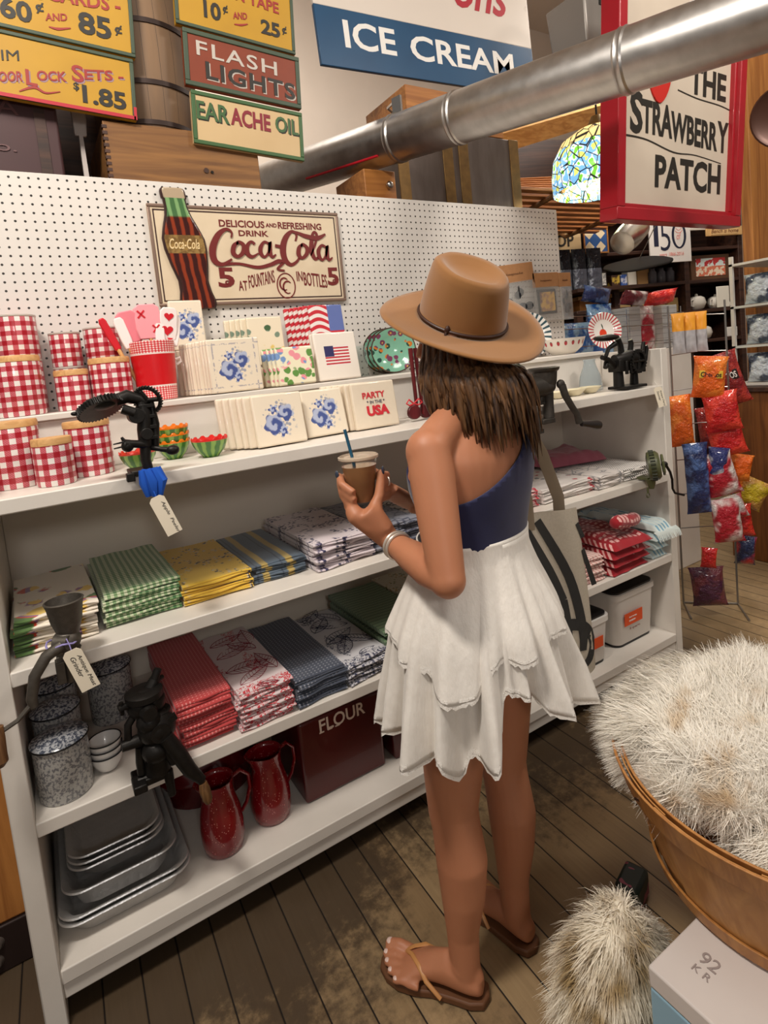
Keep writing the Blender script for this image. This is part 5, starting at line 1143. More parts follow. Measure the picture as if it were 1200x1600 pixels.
o = bitem('bench_sign', 'small tan sign with script lettering below the red frame', 'sign', .70, 1.10, 2.30, 2.38, srgb(214, 170, 112), -.03, .015, picture=srgb(222, 182, 126)); letters(o, mat('brown_script', srgb(120, 70, 44), .6), [('Bench is home', -.15, .024, .30, .036)], y=-.0035, shear=.3)
for i, (u0, u1, c) in enumerate(((-.38, -.24, srgb(206, 180, 130)), (-.21, -.05, srgb(196, 164, 110)), (.03, .16, srgb(216, 190, 140)), (.19, .32, srgb(186, 150, 100)), (.35, .46, srgb(206, 176, 120)))):
    bitem('straw_bag', f"tan paper parcel on the shelf behind the chip bags, {ORD[i + 1] if i else 'first'} from the kraft basket", 'parcel', u0, u1, 1.657, 1.657 + .13, c, .08, group='tan parcels')
t = thing('anniversary_sign', 'white square sign with a large dark 150', 'sign', bc(-.03, 2.07, .18), BA)
G().bb(0, .42, 0, .012, 0, .42).build('panel', mat('white_card_sign', srgb(232, 226, 220), .5), t, bevel=.002)
letters(t, mat('navy_paint', srgb(36, 38, 60), .5), [('1', .045, .14, .045, .18), ('5', .11, .10, .10, .24)], 'navy_figures', bold=-.01)
g = G(); stroke(g, [(.30 + .062 * cos(a), .225 + .105 * sin(a)) for a in [i * pi / 10 for i in range(21)]], [.012 + .012 * abs(cos(i * pi / 10)) for i in range(21)], 0, n=3); g.build('navy_zero', mat('navy_paint_zero', srgb(36, 38, 60), .5), t, smooth=False)
sal = mat('salmon_print', srgb(226, 140, 130), .6); letters(t, sal, [('Celebrating', .12, .365, .26, .035), ('years 1866-2016', .09, .045, .25, .04), ('of', .275, .19, .045, .06)], 'salmon_lettering', shear=.2)
g = G(); stroke(g, [(.262, .265), (.28, .25), (.30, .246), (.32, .252), (.338, .268)], .005, 0); stroke(g, [(.27, .285), (.30, .268), (.33, .287)], .004, 0); g.build('salmon_arcs', sal, t, smooth=False)
t = thing('hop_sign', 'cream sign ending in HOP behind the pegboard edge', 'sign', bc(-1.1, 2.23, .02), BA); G().bb(0, .52, 0, .015, 0, .20).build('panel', sc, t); letters(t, lk, [('SHOP', .12, .05, .33, .10)], bold=.02)
def quilt(b):
    x, y, z = b.xyz(); d = b.ab(b.fr(x * 9) - .5) + b.ab(b.fr(z * 9) - .5); return b.mix(d < .42, srgb(46, 84, 140), srgb(226, 206, 170))
t = thing('quilt_panel', 'framed blue and cream quilt square beside the shop sign', 'quilt square', bc(-.555, 2.21, .02), BA); G().bb(0, .24, 0, .015, 0, .21).build('panel', mat('blue_quilt', quilt, .9), t); frame(G(), 0, .24, 0, .21, .012, -.005, .012).build('frame', orange_wood, t)
blk_bag = mat('black_foil_bag', lambda b: b.mix(b.xyz()[2] > .19, b.mix(b.noise(18, 2), srgb(70, 72, 84), srgb(110, 112, 124)), srgb(30, 30, 36)), .25, .3, bump=(lambda b: b.noise(22, 3), .8, .02))
def pouch(name, label, cat, loc, rot, w, h, d, mt, group=None, kind='stand', extra=None, seed=0):
    t = thing(name, label, cat, loc, 0, group, rot=rot); nu, nv = 14, 18
    def side(sg):
        def fn(u, v):
            e = (max(0, 1 - abs(2 * u - 1) ** 2.6)); k = (1 - (abs(2 * v - 1)) ** 4) if kind == 'pillow' else min(1, (1 - v) * 2.2 + .04) ** .7
            w_ = w * (1 - .10 * (k if kind == 'pillow' else 0) + .0)
            y = sg * (d / 2) * (e ** .6) * k + .006 * mnoise.noise((u * 5 + seed, v * 6, sg + seed)) * k
            x = (u - .5) * w_; z = h * v; 
            if kind == 'pillow' and (v < .03 or v > .97): x *= 1.02
            return (x, y - sg * 0 + (.0008 * sg), z)
        return fn
    g = G().grid(side(-1), nu, nv).grid(side(1), nu, nv)
    g.build('bag', mt, t, ang=180, fix=False)
    if extra: extra(t, w, h, d)
    return t
for i in range(3): pouch('foil_pouch', f"black foil coffee pouch beside the pegboard, {('nearest the pegboard', 'middle', 'outermost')[i]} of three", 'pouch', bc(-.80 + .145 * i, 1.885, .08), (0, 0, BA), .138, .36, .06, blk_bag, 'black foil pouches', seed=i)
t = thing('kraft_basket', 'tan wooden tray box below the foil pouches', 'box', bc(-.56, 1.711, .15), BA); G().bb(-.16, .16, 0, .12, 0, .10).build('body', orange_wood, t, bevel=.004); G().bb(-.18, .18, -.02, .135, .101, .132).build('rim', pale_wood, t, bevel=.004)
t = thing('side_table', 'tall dark table carrying the foil pouches and tray box', 'table', bc(-.62, 0, .22), BA); G().bb(-.32, .32, -.22, .16, 1.675, 1.708).build('top', dark_wood, t, bevel=.004)
for x in (-.29, .29):
    for y in (-.19, .13): G().bb(x - .025, x + .025, y - .025, y + .025, 0, 1.673).build('leg', dark_wood, t)
G().bb(-.28, .28, -.19, .13, 1.855, 1.882).build('riser', dark_wood, t); G().bb(-.25, -.2, .02, .1, 1.709, 1.854).bb(.2, .25, .02, .1, 1.709, 1.854).build('riser_post', dark_wood, t)
t = thing('scale_pan', 'dark winged metal scale pan hanging under a tin scoop', 'scale pan', (3.42, .35, 1.93), rot=(.35, 0, -.2))
G().grid(lambda u, v: (-.24 + .48 * u, (.5 - v) * .26 * (1 - (2 * u - 1) ** 4 * .7), .035 * (2 * u - 1) + .03 * (1 - (2 * v - 1) ** 2) * (1 - (2 * u - 1) ** 2)), 24, 12).build('pan', mat('blackened_tin', srgb(22, 18, 17), .8, spec=.1), t, solid=.006, ang=180)
G().cyl((0, 0, .03), (-.02, -1.2, 3.3), .003, n=6).build('hanging_wire', steel, t)
o = G().lathe([(.001, 0), (.04, 0), (.058, .005), (.064, .08), (.060, .18), (.056, .18), (.052, .02), (.001, .012)], 32, axis=(.8, .1, .45)).build('tin_scoop', mat('polished_tin', lambda b: b.mix(b.noise(9, 2), srgb(150, 142, 132), srgb(206, 200, 190)), .25, .9)); o.location = (2.43, -.25, 1.905); tag(o, 'shiny metal scoop hanging below the red framed sign', 'scoop')
G().cyl((0, 0, 0), (.05, 0, 3.6), .003, n=6).build('hanging_wire', steel, o, (.06, .0, .1))
# ------------------------------------------------------------------ the bag display behind the end of the unit
t = thing('display_stand', 'white display stand with wire guard behind the shelf end', 'display stand', (2.86, .14, 0))
G().bb(-.55, .60, -.09, .26, 0, 1.375).build('cabinet', white_paint, t, bevel=.004)
for z in (1.44, 1.535, 1.60): G().cyl((-.55, -.085, z), (.55, -.085, z - .02), .0025, n=6).build('wire', steel, t)
for x in (-.55, .0, .52): G().cyl((x, -.085, 1.37), (x, -.085, 1.62), .003, n=6).build('wire_post', steel, t)
def foilm(n, c1, c2, s=14): return mat(n, lambda b: b.mix(b.step(b.noise(s, 2), .45, .58), c1, c2), .25, .0, coat=.5, bump=(lambda b: b.noise(20, 4, .65), 1.0, .03))
f_blue = foilm('blue_foil', srgb(34, 96, 176), srgb(150, 190, 226)); f_navy = foilm('navy_foil', srgb(30, 44, 96), srgb(80, 110, 170)); f_red = foilm('red_foil', srgb(196, 20, 26), srgb(226, 60, 44)); f_dred = foilm('dark_red_foil', srgb(132, 16, 24), srgb(176, 50, 40)); f_or = foilm('orange_foil', srgb(226, 96, 20), srgb(240, 130, 40)); f_yel = foilm('yellow_foil', srgb(196, 170, 30), srgb(190, 140, 70)); f_pur = foilm('purple_foil', srgb(74, 30, 60), srgb(110, 50, 60)); f_wr = foilm('red_white_foil', srgb(176, 24, 44), srgb(226, 216, 212), 9); f_silver = foilm('silver_foil', srgb(206, 204, 206), srgb(236, 234, 236))
pouch('snack_bag', 'light blue bag standing nearest the pegboard edge', 'bag', (2.50, .12, 1.378), (0, 0, .1), .33, .19, .09, f_blue, 'bags on the display stand', 'pillow', seed=1)
pouch('snack_bag', 'tall dark blue bag on the stand behind the strawberry plate', 'bag', (2.76, .16, 1.378), (0, 0, .0), .22, .29, .09, f_blue, 'bags on the display stand', 'pillow', seed=2)
pouch('snack_bag', 'blue and white bag lying slumped on top of the tall blue bag', 'bag', (2.74, .17, 1.675), (.25, .12, .0), .24, .09, .07, f_navy, 'bags on the display stand', 'pillow', seed=3)
pouch('snack_bag', 'dark red striped bag between two grey cartons', 'bag', (3.09, .12, 1.378), (0, 0, .0), .23, .26, .08, f_wr, 'bags on the display stand', 'pillow', seed=4)
gc = mat('grey_cartons', lambda b: b.mix(b.step(b.fr(b.xyz()[2] * 34), .1, .04), srgb(176, 174, 172), srgb(120, 118, 118)), .6)
for x, w, lab in ((2.955, .10, 'between blue and dark red bags'), (3.29, .15, 'at the end of the stand')):
    o = G().bb(-w / 2, w / 2, 0, .15, 0, .255).build('carton_stack', gc, None, (x, .07, 1.377), bevel=.002); tag(o, f'grey ridged carton standing {lab}', 'carton', 'grey cartons')
pouch('snack_bag', 'shiny silver and maroon bag lying over the cartons', 'bag', (3.02, .14, 1.648), (.5, .05, .1), .26, .09, .08, foilm('maroon_silver_foil', srgb(120, 30, 50), srgb(226, 220, 224), 8), 'bags on the display stand', 'pillow', seed=5)
pouch('snack_bag', 'bright red bag lying flat at the end of the stand', 'bag', (3.30, .15, 1.645), (.5, -.1, -.1), .28, .09, .08, f_red, 'bags on the display stand', 'pillow', seed=6)
# ------------------------------------------------------------------ chip rack
t = thing('chip_rack', 'thin wire chip rack beside the end of the shelving unit', 'rack', (2.84, -.33, 0), -.85)
wm = mat('grey_wire', srgb(150, 146, 142), .3, .8)
for x in (-.10, .16): G().cyl((x, .04, .008), (x, .04, 1.6), .005, n=8).build('post', wm, t)
G().tube([(-.10, -.16, .006), (-.10, .04, .006), (.16, .04, .006), (.16, -.16, .006)], .005, 8).build('foot', wm, t)
for k in range(7): G().tube([(-.10, .04, .42 + .185 * k), (.03, .036, .43 + .185 * k), (.16, .04, .42 + .185 * k)], .003, 6).build('clip_bar', wm, t)
FA = -.87                                                           # the bags face the aisle
def chips(label, x, y, z, w, h, mt, rot=(0, 0, 0), words=None, wm_=None, seed=0, d=.085):
    x, y, z, w, h, d = x + .045, y, z + h * .1, w * .82, h * .86, d * .9
    def ex(t, w, h, d):
        if words:
            pl = G().bb(-w * .33, w * .33, -.003, .001, h * .48, h * .66).build('logo_patch', wm_[0], t, (0, -d * .43, 0), smooth=False, bevel=.002)
            letters(t, wm_[1], [(words, -w * .29, h * .51, w * .58, h * .12)], 'logo_lettering', y=-d * .43 - .0035, bold=.02)
    pouch('chip_bag', label, 'chip bag', (x, y, z), (rot[0], rot[1], FA + rot[2]), w, h, d, mt, 'bags hung on the chip rack', 'pillow', ex, seed)
yl = mat('yellow_logo', srgb(226, 186, 60), .4); dkl = mat('dark_logo', srgb(40, 24, 24), .4)
chips('orange chip bag with yellow logo near the top of the rack', 2.745, -.42, 1.10, .19, .24, f_or, (0, .12, .0), 'Cheetos', (yl, dkl), 1)
chips('large dark red chip bag with white lettering on the far side', 3.02, -.40, 1.02, .23, .33, f_dred, (.05, -.28, 0), 'DORITOS', (dkl, white_ink), 2)
chips('bright red chip bag below the orange one', 2.80, -.47, .93, .20, .23, f_red, (0, -.12, .0), None, None, 3)
chips('second bright red chip bag down the rack', 2.86, -.46, .80, .21, .20, f_red, (0, -.2, .05), None, None, 4)
chips('dark red bag behind the bright red ones', 3.02, -.30, .80, .2, .26, f_dred, (0, -.1, .05), None, None, 14)
chips('orange chip bag hanging beside the end panel', 2.66, -.33, .86, .16, .30, f_or, (0, -.05, .3), None, None, 5)
chips('red and white bag in the middle of the rack', 2.80, -.46, .60, .2, .26, f_wr, (0, -.25, 0), None, None, 6)
chips('navy bag hanging low beside the end panel', 2.70, -.38, .50, .15, .42, f_navy, (0, -.03, .25), None, None, 7)
chips('orange and red bag on the far side of the rack', 2.98, -.38, .58, .18, .22, f_or, (0, -.05, 0), None, None, 8)
chips('yellow chip bag with a pointed corner', 3.03, -.42, .50, .20, .18, f_yel, (0, .5, 0), None, None, 9)
chips('lower red and white bag on the rack', 2.80, -.47, .36, .17, .26, f_wr, (0, -.1, 0), None, None, 10)
chips('red chip bag at the lower far side', 2.98, -.42, .34, .19, .2, f_red, (0, -.1, 0), None, None, 11)
chips('small navy and red bag at the bottom of the rack', 3.02, -.42, .18, .12, .18, foilm('navy_red_foil', srgb(40, 50, 90), srgb(190, 30, 40), 9), (0, .1, 0), None, None, 12)
chips('small blue bag corner at the rack edge', 3.10, -.36, .28, .08, .12, f_blue, (0, .1, 0), None, None, 15)
chips('red packet dangling at the end panel', 2.68, -.42, .26, .09, .12, f_red, (0, .1, 0), None, None, 16, .04)
chips('dark purple bag hanging at the foot of the rack', 2.72, -.40, .03, .2, .24, f_pur, (0, -.08, 0), None, None, 13)
chips('small orange chip bag wedged between the red bags', 2.93, -.45, .66, .14, .16, f_or, (0, .2, .1), None, None, 17)
chips('small silver and red bag peeping out under the yellow bag', 2.93, -.45, .46, .13, .15, foilm('silver_red_foil', srgb(216, 212, 210), srgb(190, 40, 50), 10), (0, -.3, .1), None, None, 18)
chips('navy and white bag beside the long navy bag', 2.765, -.43, .70, .12, .18, foilm('navy_white_foil', srgb(40, 50, 110), srgb(210, 210, 220), 10), (0, .15, .1), None, None, 19)
for i, x in enumerate((2.735, 2.80, 2.865)): pouch('peg_packet', f"small packet with an orange card top, {('nearest the unit', 'middle', 'outermost')[i]} of the rack top", 'packet', (x, -.32 - .02 * i, 1.355), (0, 0, FA), .06, .20, .025, mat('peg_packet_print', lambda b: b.mix(b.xyz()[2] > .11, b.mix(b.noise(30, 2), srgb(206, 204, 206), srgb(140, 136, 140)), srgb(236, 160, 50)), .35), 'small packets at the rack top', 'pillow', seed=20 + i)
# ------------------------------------------------------------------ counter with case
ctr = thing('counter_cabinet', 'orange brown wooden counter cabinet at the right of the aisle', 'counter', (3.66, -.04, 0))
cw = wood('oak_counter', srgb(136, 84, 40), srgb(104, 60, 26), 1.2, 2)
G().bb(0, .6, -1.2, 0, 0, 1.06).build('body', cw, ctr, bevel=.006); G().bb(-.03, .62, -1.22, .02, 1.062, 1.09).build('worktop', dark_wood, ctr, bevel=.004)
case = thing('display_case', 'white framed display case with shelves standing on the counter', 'display case', (3.74, -.05, 1.092))
wf = mat('white_case_frame', srgb(216, 212, 206), .4)
for x in (.0, .5):
    for y in (-1.0, 0): G().bb(x, x + .02, y - .02, y, 0, .80).build('post', wf, case)
for z in (.0, .235, .48, .74): G().bb(.0, .52, -1.02, 0, z, z + .014).build('shelf', mat('glass_shelf', srgb(206, 210, 206), .2) if 0 < z < .7 else wf, case)
G().bb(.5, .51, -1.0, -.02, .015, .73).build('back', mat('dark_case_back', srgb(44, 44, 48), .5), case)
rr = random.Random(3); kk = 0
for z in (.016, .251, .496):
    for i in range(3):
        c = [(srgb(206, 216, 226), srgb(60, 70, 90)), (srgb(216, 190, 150), srgb(190, 110, 60)), (srgb(60, 64, 72), srgb(150, 150, 156))][(kk) % 3]; kk += 1
        pouch('case_bag', f"packaged bag on the {['bottom', 'middle', 'top'][int(z * 4.1)]} case shelf, {ORD[i] if i else 'first'} from the case corner", 'bag', (3.80 + .02 * i, -.19 - .19 * i, 1.094 + z), (0, 0, -1.45), .16, .18, .08, foilm('case_bag_foil', c[0], c[1]), 'bags in the display case', 'pillow', seed=30 + kk)
o = thing('timber_post', 'orange timber post rising behind the display case', 'post', (4.36, .05, 0)); G().bb(-.15, .25, -.02, .05, 0, 5.6).build('body', orange_wood_v, o, bevel=.006)
t = thing('iron_skillet', 'dark round skillet hanging at the picture edge on the post', 'skillet', (2.62, -.88, 2.26)); G().lathe([(.001, -.012), (.10, -.012), (.125, .01), (.12, .014), (.095, -.004), (.001, -.004)], 32, axis=(-.8, -.6, 0)).build('pan', mat('brown_iron', srgb(74, 44, 32), .4, .4), t); G().cyl((0, 0, .12), (0, 0, .9), .004, n=6).build('hanging_wire', steel, t)
t = thing('dark_crate', 'dark green metal box on the floor at the aisle edge', 'box', (2.86, -.75, 0), -.15); G().bb(0, .35, -.3, .0, .0, .26).build('body', mat('dark_green_metal', lambda b: b.mix(b.noise(9, 3), srgb(52, 52, 42), srgb(34, 34, 28)), .5), t, bevel=.012)
# ------------------------------------------------------------------ left: pine post with an iron plate
t = thing('timber_counter', 'orange pine counter end with an iron plate at the left of the unit', 'counter', (-.50, -.30, 0)); G().bb(-.30, .262, .0, .28, .126, .95).build('body', orange_wood_v, t, bevel=.006); G().bb(-.30, .264, -.006, .28, .002, .125).build('iron_plate', mat('dark_iron_plate', srgb(44, 30, 26), .5, .3), t, bevel=.004)
for z in (.038, .085): G().lathe([(.001, .012), (.012, .010), (.019, .0), (.001, 0)], 18, c=(.165 + z * .15, -.006, z), axis=(0, -1, 0)).build('bolt', mat('grey_bolt', srgb(110, 100, 94), .4, .6), t)
# ================================================================== the woman
B0 = Vector((.70, -1.03, 0)); FA_ = radians(105); FW = Vector((cos(FA_), sin(FA_), 0)); RT = Vector((sin(FA_), -cos(FA_), 0)); UP = Vector((0, 0, 1))
skin = mat('tanned_skin', lambda b: b.mix(b.noise(9, 3), srgb(190, 128, 94), srgb(176, 114, 82)), .5, sss=.08, bump=(lambda b: b.noise(140, 2), .05, .001))
def ell(c, w, d, n=28, p=2.0):
    c = Vector(c); out = []
    for i in range(n):
        a = 2 * pi * i / n; x, y = cos(a), sin(a); k = (abs(x) ** p + abs(y) ** p) ** (-1 / p); out.append(c + RT * (w * x * k) + FW * (d * y * k))
    return out
def interp(tab, z):
    for i in range(len(tab) - 1):
        a, b = tab[i], tab[i + 1]
        if z <= b[0] or i == len(tab) - 2:
            t = max(0, min(1, (z - a[0]) / (b[0] - a[0]))); t = t * t * (3 - 2 * t) if False else t
            return [a[j] + (b[j] - a[j]) * t for j in range(len(a))]
# z, cx, cy, half width, half depth
TOR = [(.80, .735, -1.032, .150, .110), (.86, .735, -1.032, .166, .122), (.92, .738, -1.034, .158, .112), (.98, .744, -1.038, .140, .098), (1.04, .750, -1.042, .127, .090), (1.10, .754, -1.045, .131, .094), (1.16, .757, -1.047, .142, .103), (1.22, .760, -1.049, .150, .106), (1.25, .763, -1.051, .148, .098), (1.285, .765, -1.052, .128, .082), (1.32, .766, -1.052, .088, .066), (1.355, .767, -1.052, .054, .054)]
def smooth_tab(T, n):
    out = []
    for i in range(len(T) - 1):
        p0, p1, p2, p3 = T[max(i - 1, 0)], T[i], T[i + 1], T[min(i + 2, len(T) - 1)]
        for j in range(n):
            t = j / n; out.append(tuple(.5 * (2 * b + (c - a) * t + (2 * a - 5 * b + 4 * c - d) * t * t + (3 * b - a - 3 * c + d) * t ** 3) for a, b, c, d in zip(p0, p1, p2, p3)))
    return out + [T[-1]]
TOR = smooth_tab(TOR, 4)
g = G().rings([ell((x, y, z), w, d, 36, 2.2) for z, x, y, w, d in TOR])
NK, HD = Vector((.767, -1.052, 1.34)), Vector((.762, -1.042, 1.492))
g.tube([NK - UP * .03, NK + UP * .03, HD - UP * .07], [.052, .047, .050], 20)
# head: skull, jaw, nose, lips, chin, ears
hf = (FW + Vector((-.25, 0, -.10))).normalized(); hr = hf.cross(UP).normalized(); hu = hr.cross(hf)
HM = Matrix((hr, hf, hu)).transposed()
H = lambda a, b, c: HD + HM @ Vector((a, b, c))
g.ball(HD + hu * .02, (.074, .092, .094), 24, 14, HM); g.ball(H(0, .022, -.045), (.060, .066, .070), 20, 12, HM); g.ball(H(0, .06, -.092), (.026, .024, .020), 14, 8, HM)
g.tube([H(0, .092, .018), H(0, .108, -.012), H(0, .112, -.026)], [.008, .010, .011], 10).ball(H(.009, .10, -.028), .008, 8, 6).ball(H(-.009, .10, -.028), .008, 8, 6)
g.ball(H(0, .086, -.056), (.022, .012, .006), 12, 6, HM).ball(H(0, .084, -.067), (.020, .012, .007), 12, 6, HM)
for s in (1, -1): g.ball(H(s * .075, -.002, -.005), (.008, .018, .030), 12, 8, HM)
for s in (1, -1): g.ball(H(s * .030, .080, .024), (.020, .010, .006), 10, 6, HM)
# arms
shL, elL, wrL = Vector((.604, -1.096, 1.266)), Vector((.567, -1.172, 1.030)), Vector((.572, -.965, 1.062))
shR, elR, wrR = Vector((.925, -1.010, 1.270)), Vector((.945, -.915, 1.03)), Vector((.715, -.835, 1.095))
def mid(a, b, t): return a + (b - a) * t
for sh, el, wr, sg in ((shL, elL, wrL, -1), (shR, elR, wrR, 1)):
    g.tube([NK + RT * sg * .03 - UP * .015, mid(NK, sh, .55) + UP * .012, sh + UP * .002], [.044, .042, .044], 18)
    g.ball(sh, (.047, .047, .050), 18, 12)
    g.tube([sh + UP * .01, mid(sh, el, .2), mid(sh, el, .5), mid(sh, el, .8), el], [.044, .046, .0425, .038, .035], 22)
    g.ball(el, .036, 16, 10)
    g.tube([el, mid(el, wr, .25), mid(el, wr, .6), mid(el, wr, .9), wr], [.034, .041, .035, .026, .024], 20, flat=.92)
# bust
for s in (1, -1): g.ball(Vector((.757, -1.047, 1.185)) + RT * s * .062 + FW * .075, (.055, .050, .055), 16, 10)
# legs
hipL, knL, anL = Vector((.655, -1.055, .86)), Vector((.622, -1.035, .45)), Vector((.606, -1.048, .085))
hipR, knR, anR = Vector((.820, -1.012, .86)), Vector((.808, -.998, .45)), Vector((.788, -1.025, .085))
for h, k, a, bk_ in ((hipL, knL, anL, -FW), (hipR, knR, anR, -FW)):
    g.tube([h, mid(h, k, .25), mid(h, k, .55), mid(h, k, .85), k], [.090, .086, .076, .064, .057], 24)
    g.tube([k, mid(k, a, .12) + bk_ * .006, mid(k, a, .32) + bk_ * .014, mid(k, a, .55) + bk_ * .010, mid(k, a, .8), a, a - UP * .03], [.057, .055, .058, .050, .037, .034, .034], 24); g.ball(k, .055, 20, 14)
    g.ball(k + FW * .014, .047, 14, 10)
# feet
SOLE = .022; TOES = {}
def foot(heel, d, med, key):
    d = Vector(d).normalized(); m_ = Vector(med); R = []
    for s, w, ht, off in ((-.006, .014, .030, 0), (.0, .024, .044, 0), (.02, .030, .058, 0), (.045, .032, .074, 0), (.075, .031, .082, .001), (.105, .032, .068, .003), (.135, .037, .052, .004), (.160, .044, .038, .001), (.178, .044, .029, -.002), (.186, .040, .024, -.003)):
        c = heel + d * s + m_ * off; ring = []
        for i in range(20):
            a = 2 * pi * i / 20; zz = SOLE + ht * (.5 + .5 * sin(a)) if sin(a) > -.2 else SOLE + ht * .5 * (1 + max(sin(a), -1)) * .9
            ring.append(c + m_ * (w * cos(a) * (1 if sin(a) < .3 else 1 - .35 * (sin(a) - .3) / .7)) + UP * zz)
        R.append(ring)
    g.rings(R); TOES[key] = []
    for off, s0, L, r in ((.029, .176, .064, .0135), (.007, .182, .058, .0098), (-.011, .178, .052, .0094), (-.028, .168, .047, .0090), (-.043, .154, .042, .0088)):
        p0 = heel + d * s0 + m_ * off + UP * (SOLE + r * 1.15); p1 = p0 + d * (L * .5) + UP * r * .5; p2 = p0 + d * L + UP * (-r * .12)
        g.tube([p0 - d * .02, p0, p1, p2 - d * .004, p2], [r * .9, r, r * .95, r, r * .6], 12); g.ball(p2 - d * r * .4, r * .98, 10, 8); TOES[key].append((p2, d, r))
heelL, dL = Vector((.622, -1.078, 0)), Vector((-.58, .81, 0)); mL = Vector((.81, .58, 0))
heelR, dR = Vector((.795, -1.060, 0)), Vector((-.17, .985, 0)); mR = Vector((-.985, -.17, 0))
foot(heelL, dL, mL, 'L'); foot(heelR, dR, mR, 'R')
for a, hl, d in ((anL, heelL, dL), (anR, heelR, dR)): g.tube([a, hl + d * .045 + UP * .07], [.034, .032], 18); g.tube([a - FW * .0 + UP * .03, hl + d * .008 + UP * .05], [.020, .020], 12)
# hands: left closes round the cup, right touches it from the far side
CUPB, CUPT = Vector((.540, -.915, 1.150)), Vector((.537, -.915, 1.252))
toC = Vector((-.47, -.88, 0)).normalized(); toL = Vector((-.88, .47, 0)).normalized(); NAIL = []
def cup_r(z): return .0285 + (.0415 - .0285) * (z - CUPB.z) / (CUPT.z - CUPB.z)
def around(az, z, off): return Vector((CUPB.x, CUPB.y, z)) + (toC * cos(az) + toL * sin(az)) * (cup_r(z) + off)
palm0 = around(radians(0), 1.135, .020)
g.tube([wrL, mid(wrL, palm0, .5) + UP * .0, palm0 + UP * .004], [.025, .031, .026], 18, flat=.62, up=toL.cross(UP))
g.tube([mid(wrL, palm0, .4) - toL * .012, around(radians(-30), 1.135, .016), around(radians(-48), 1.150, .012)], [.021, .020, .015], 14)
g.tube([mid(wrL, palm0, .5) + toL * .014, around(radians(28), 1.132, .017), around(radians(45), 1.145, .012)], [.020, .021, .016], 14)
for zf, r, a1 in ((1.206, .0088, 205), (1.188, .0092, 212), (1.170, .0088, 205), (1.154, .0078, 190)):
    P_ = [around(radians(22), zf - .026, .012), around(radians(62), zf - .008, .0115), around(radians(105), zf, .0095), around(radians(150), zf + .003, .009), around(radians(a1), zf + .005, .008)]
    g.tube(P_, [r * 1.12, r * 1.1, r * 1.02, r * .96, r * .8], 12); g.ball(P_[-1], r * .82, 10, 8); g.ball(P_[1], r * 1.14, 10, 8)
    NAIL.append((P_[-1] + (P_[-1] - P_[-2]).normalized() * r * .3, (P_[-1] - Vector((CUPB.x, CUPB.y, P_[-1].z))).normalized(), (P_[-1] - P_[-2]).normalized(), r))
T_ = [around(radians(-30), 1.140, .014), around(radians(-58), 1.165, .014), around(radians(-72), 1.192, .012), around(radians(-78), 1.214, .010)]
g.tube(T_, [.0135, .0125, .0112, .0085], 12); g.ball(T_[-1], .0088, 10, 8); NAIL.append((T_[-1] + UP * .004, (T_[-1] - Vector((CUPB.x, CUPB.y, T_[-1].z))).normalized(), UP, .0100))
# one finger raised on the outer side, as seen beside the cup
P_ = [around(radians(30), 1.14, .014), around(radians(75), 1.172, .013), around(radians(92), 1.195, .012), around(radians(100), 1.214, .011)]
g.tube(P_, [.0098, .0095, .009, .0072], 12); g.ball(P_[-1], .0074, 10, 8); NAIL.append((P_[-1] + UP * .003, (P_[-1] - Vector((CUPB.x, CUPB.y, P_[-1].z))).normalized() * .7 + toC * .7, UP, .0088))
kR = around(radians(-112), 1.168, .034)
g.tube([wrR, mid(wrR, kR, .55), kR], [.024, .030, .024], 18, flat=.62)
for zf, r, a0 in ((1.204, .0086, -100), (1.186, .009, -96), (1.168, .0088, -96), (1.150, .0078, -100)):
    P_ = [kR + Vector((0, 0, (zf - 1.172) * .9)), around(radians(a0 - 4), zf, .026), around(radians(a0 + 8), zf + .002, .018), around(radians(a0 + 16), zf - .002, .011)]
    g.tube(P_, [r * 1.1, r * 1.06, r, r * .82], 12); g.ball(P_[-1], r * .84, 10, 8)
P_ = [kR + UP * .02, around(radians(-140), 1.205, .020), around(radians(-160), 1.218, .010)]; g.tube(P_, [.012, .011, .009], 12); g.ball(P_[-1], .009, 10, 8)
# grow one continuous skin
tmp = g.build('tmp_body', skin); rm = tmp.modifiers.new('r', 'REMESH'); rm.mode = 'VOXEL'; rm.voxel_size = .0036; rm.use_smooth_shade = True
sm_ = tmp.modifiers.new('s', 'SMOOTH'); sm_.factor = .5; sm_.iterations = 13
dg = bpy.context.evaluated_depsgraph_get(); me = bpy.data.meshes.new_from_object(tmp.evaluated_get(dg)); bpy.data.objects.remove(tmp)
for v in me.vertices: v.co -= B0
me.name = 'person'; me.polygons.foreach_set('use_smooth', [True] * len(me.polygons))
woman = bpy.data.objects.new('person', me); COL.objects.link(woman); woman.location = B0
tag(woman, 'person in tan hat, navy one shoulder top and white ruffled skirt facing the shelves', 'person')
def wear(g, name, mt, **k):
    g.v = [(a - B0.x, b - B0.y, c) for a, b, c in g.v]; return g.build(name, mt, woman, **k)
nailm = mat('dark_nail_polish', srgb(52, 60, 78), .2, coat=.6); toenail = mat('pale_toenail', srgb(226, 196, 184), .25, coat=.4)
for p, nrm, d, r in NAIL:
    nrm = Vector(nrm).normalized(); d = (d - nrm * d.dot(nrm)).normalized(); M = Matrix((nrm.cross(d), d, nrm)).transposed()
    wear(G().ball(p + nrm * r * .62, (r * .72, r * 1.05, r * .34), 12, 8, M), 'fingernail', nailm)
for k_ in TOES:
    for p, d, r in TOES[k_]:
        nrm = UP; M = Matrix((nrm.cross(d), d, nrm)).transposed(); wear(G().ball(p - d * r * .55 + UP * r * .72, (r * .68, r * .75, r * .32), 10, 6, M), 'toenail', toenail)
band_ = mat('brown_iris', srgb(60, 38, 24), .2); eye = mat('eye_white', srgb(230, 226, 220), .2)
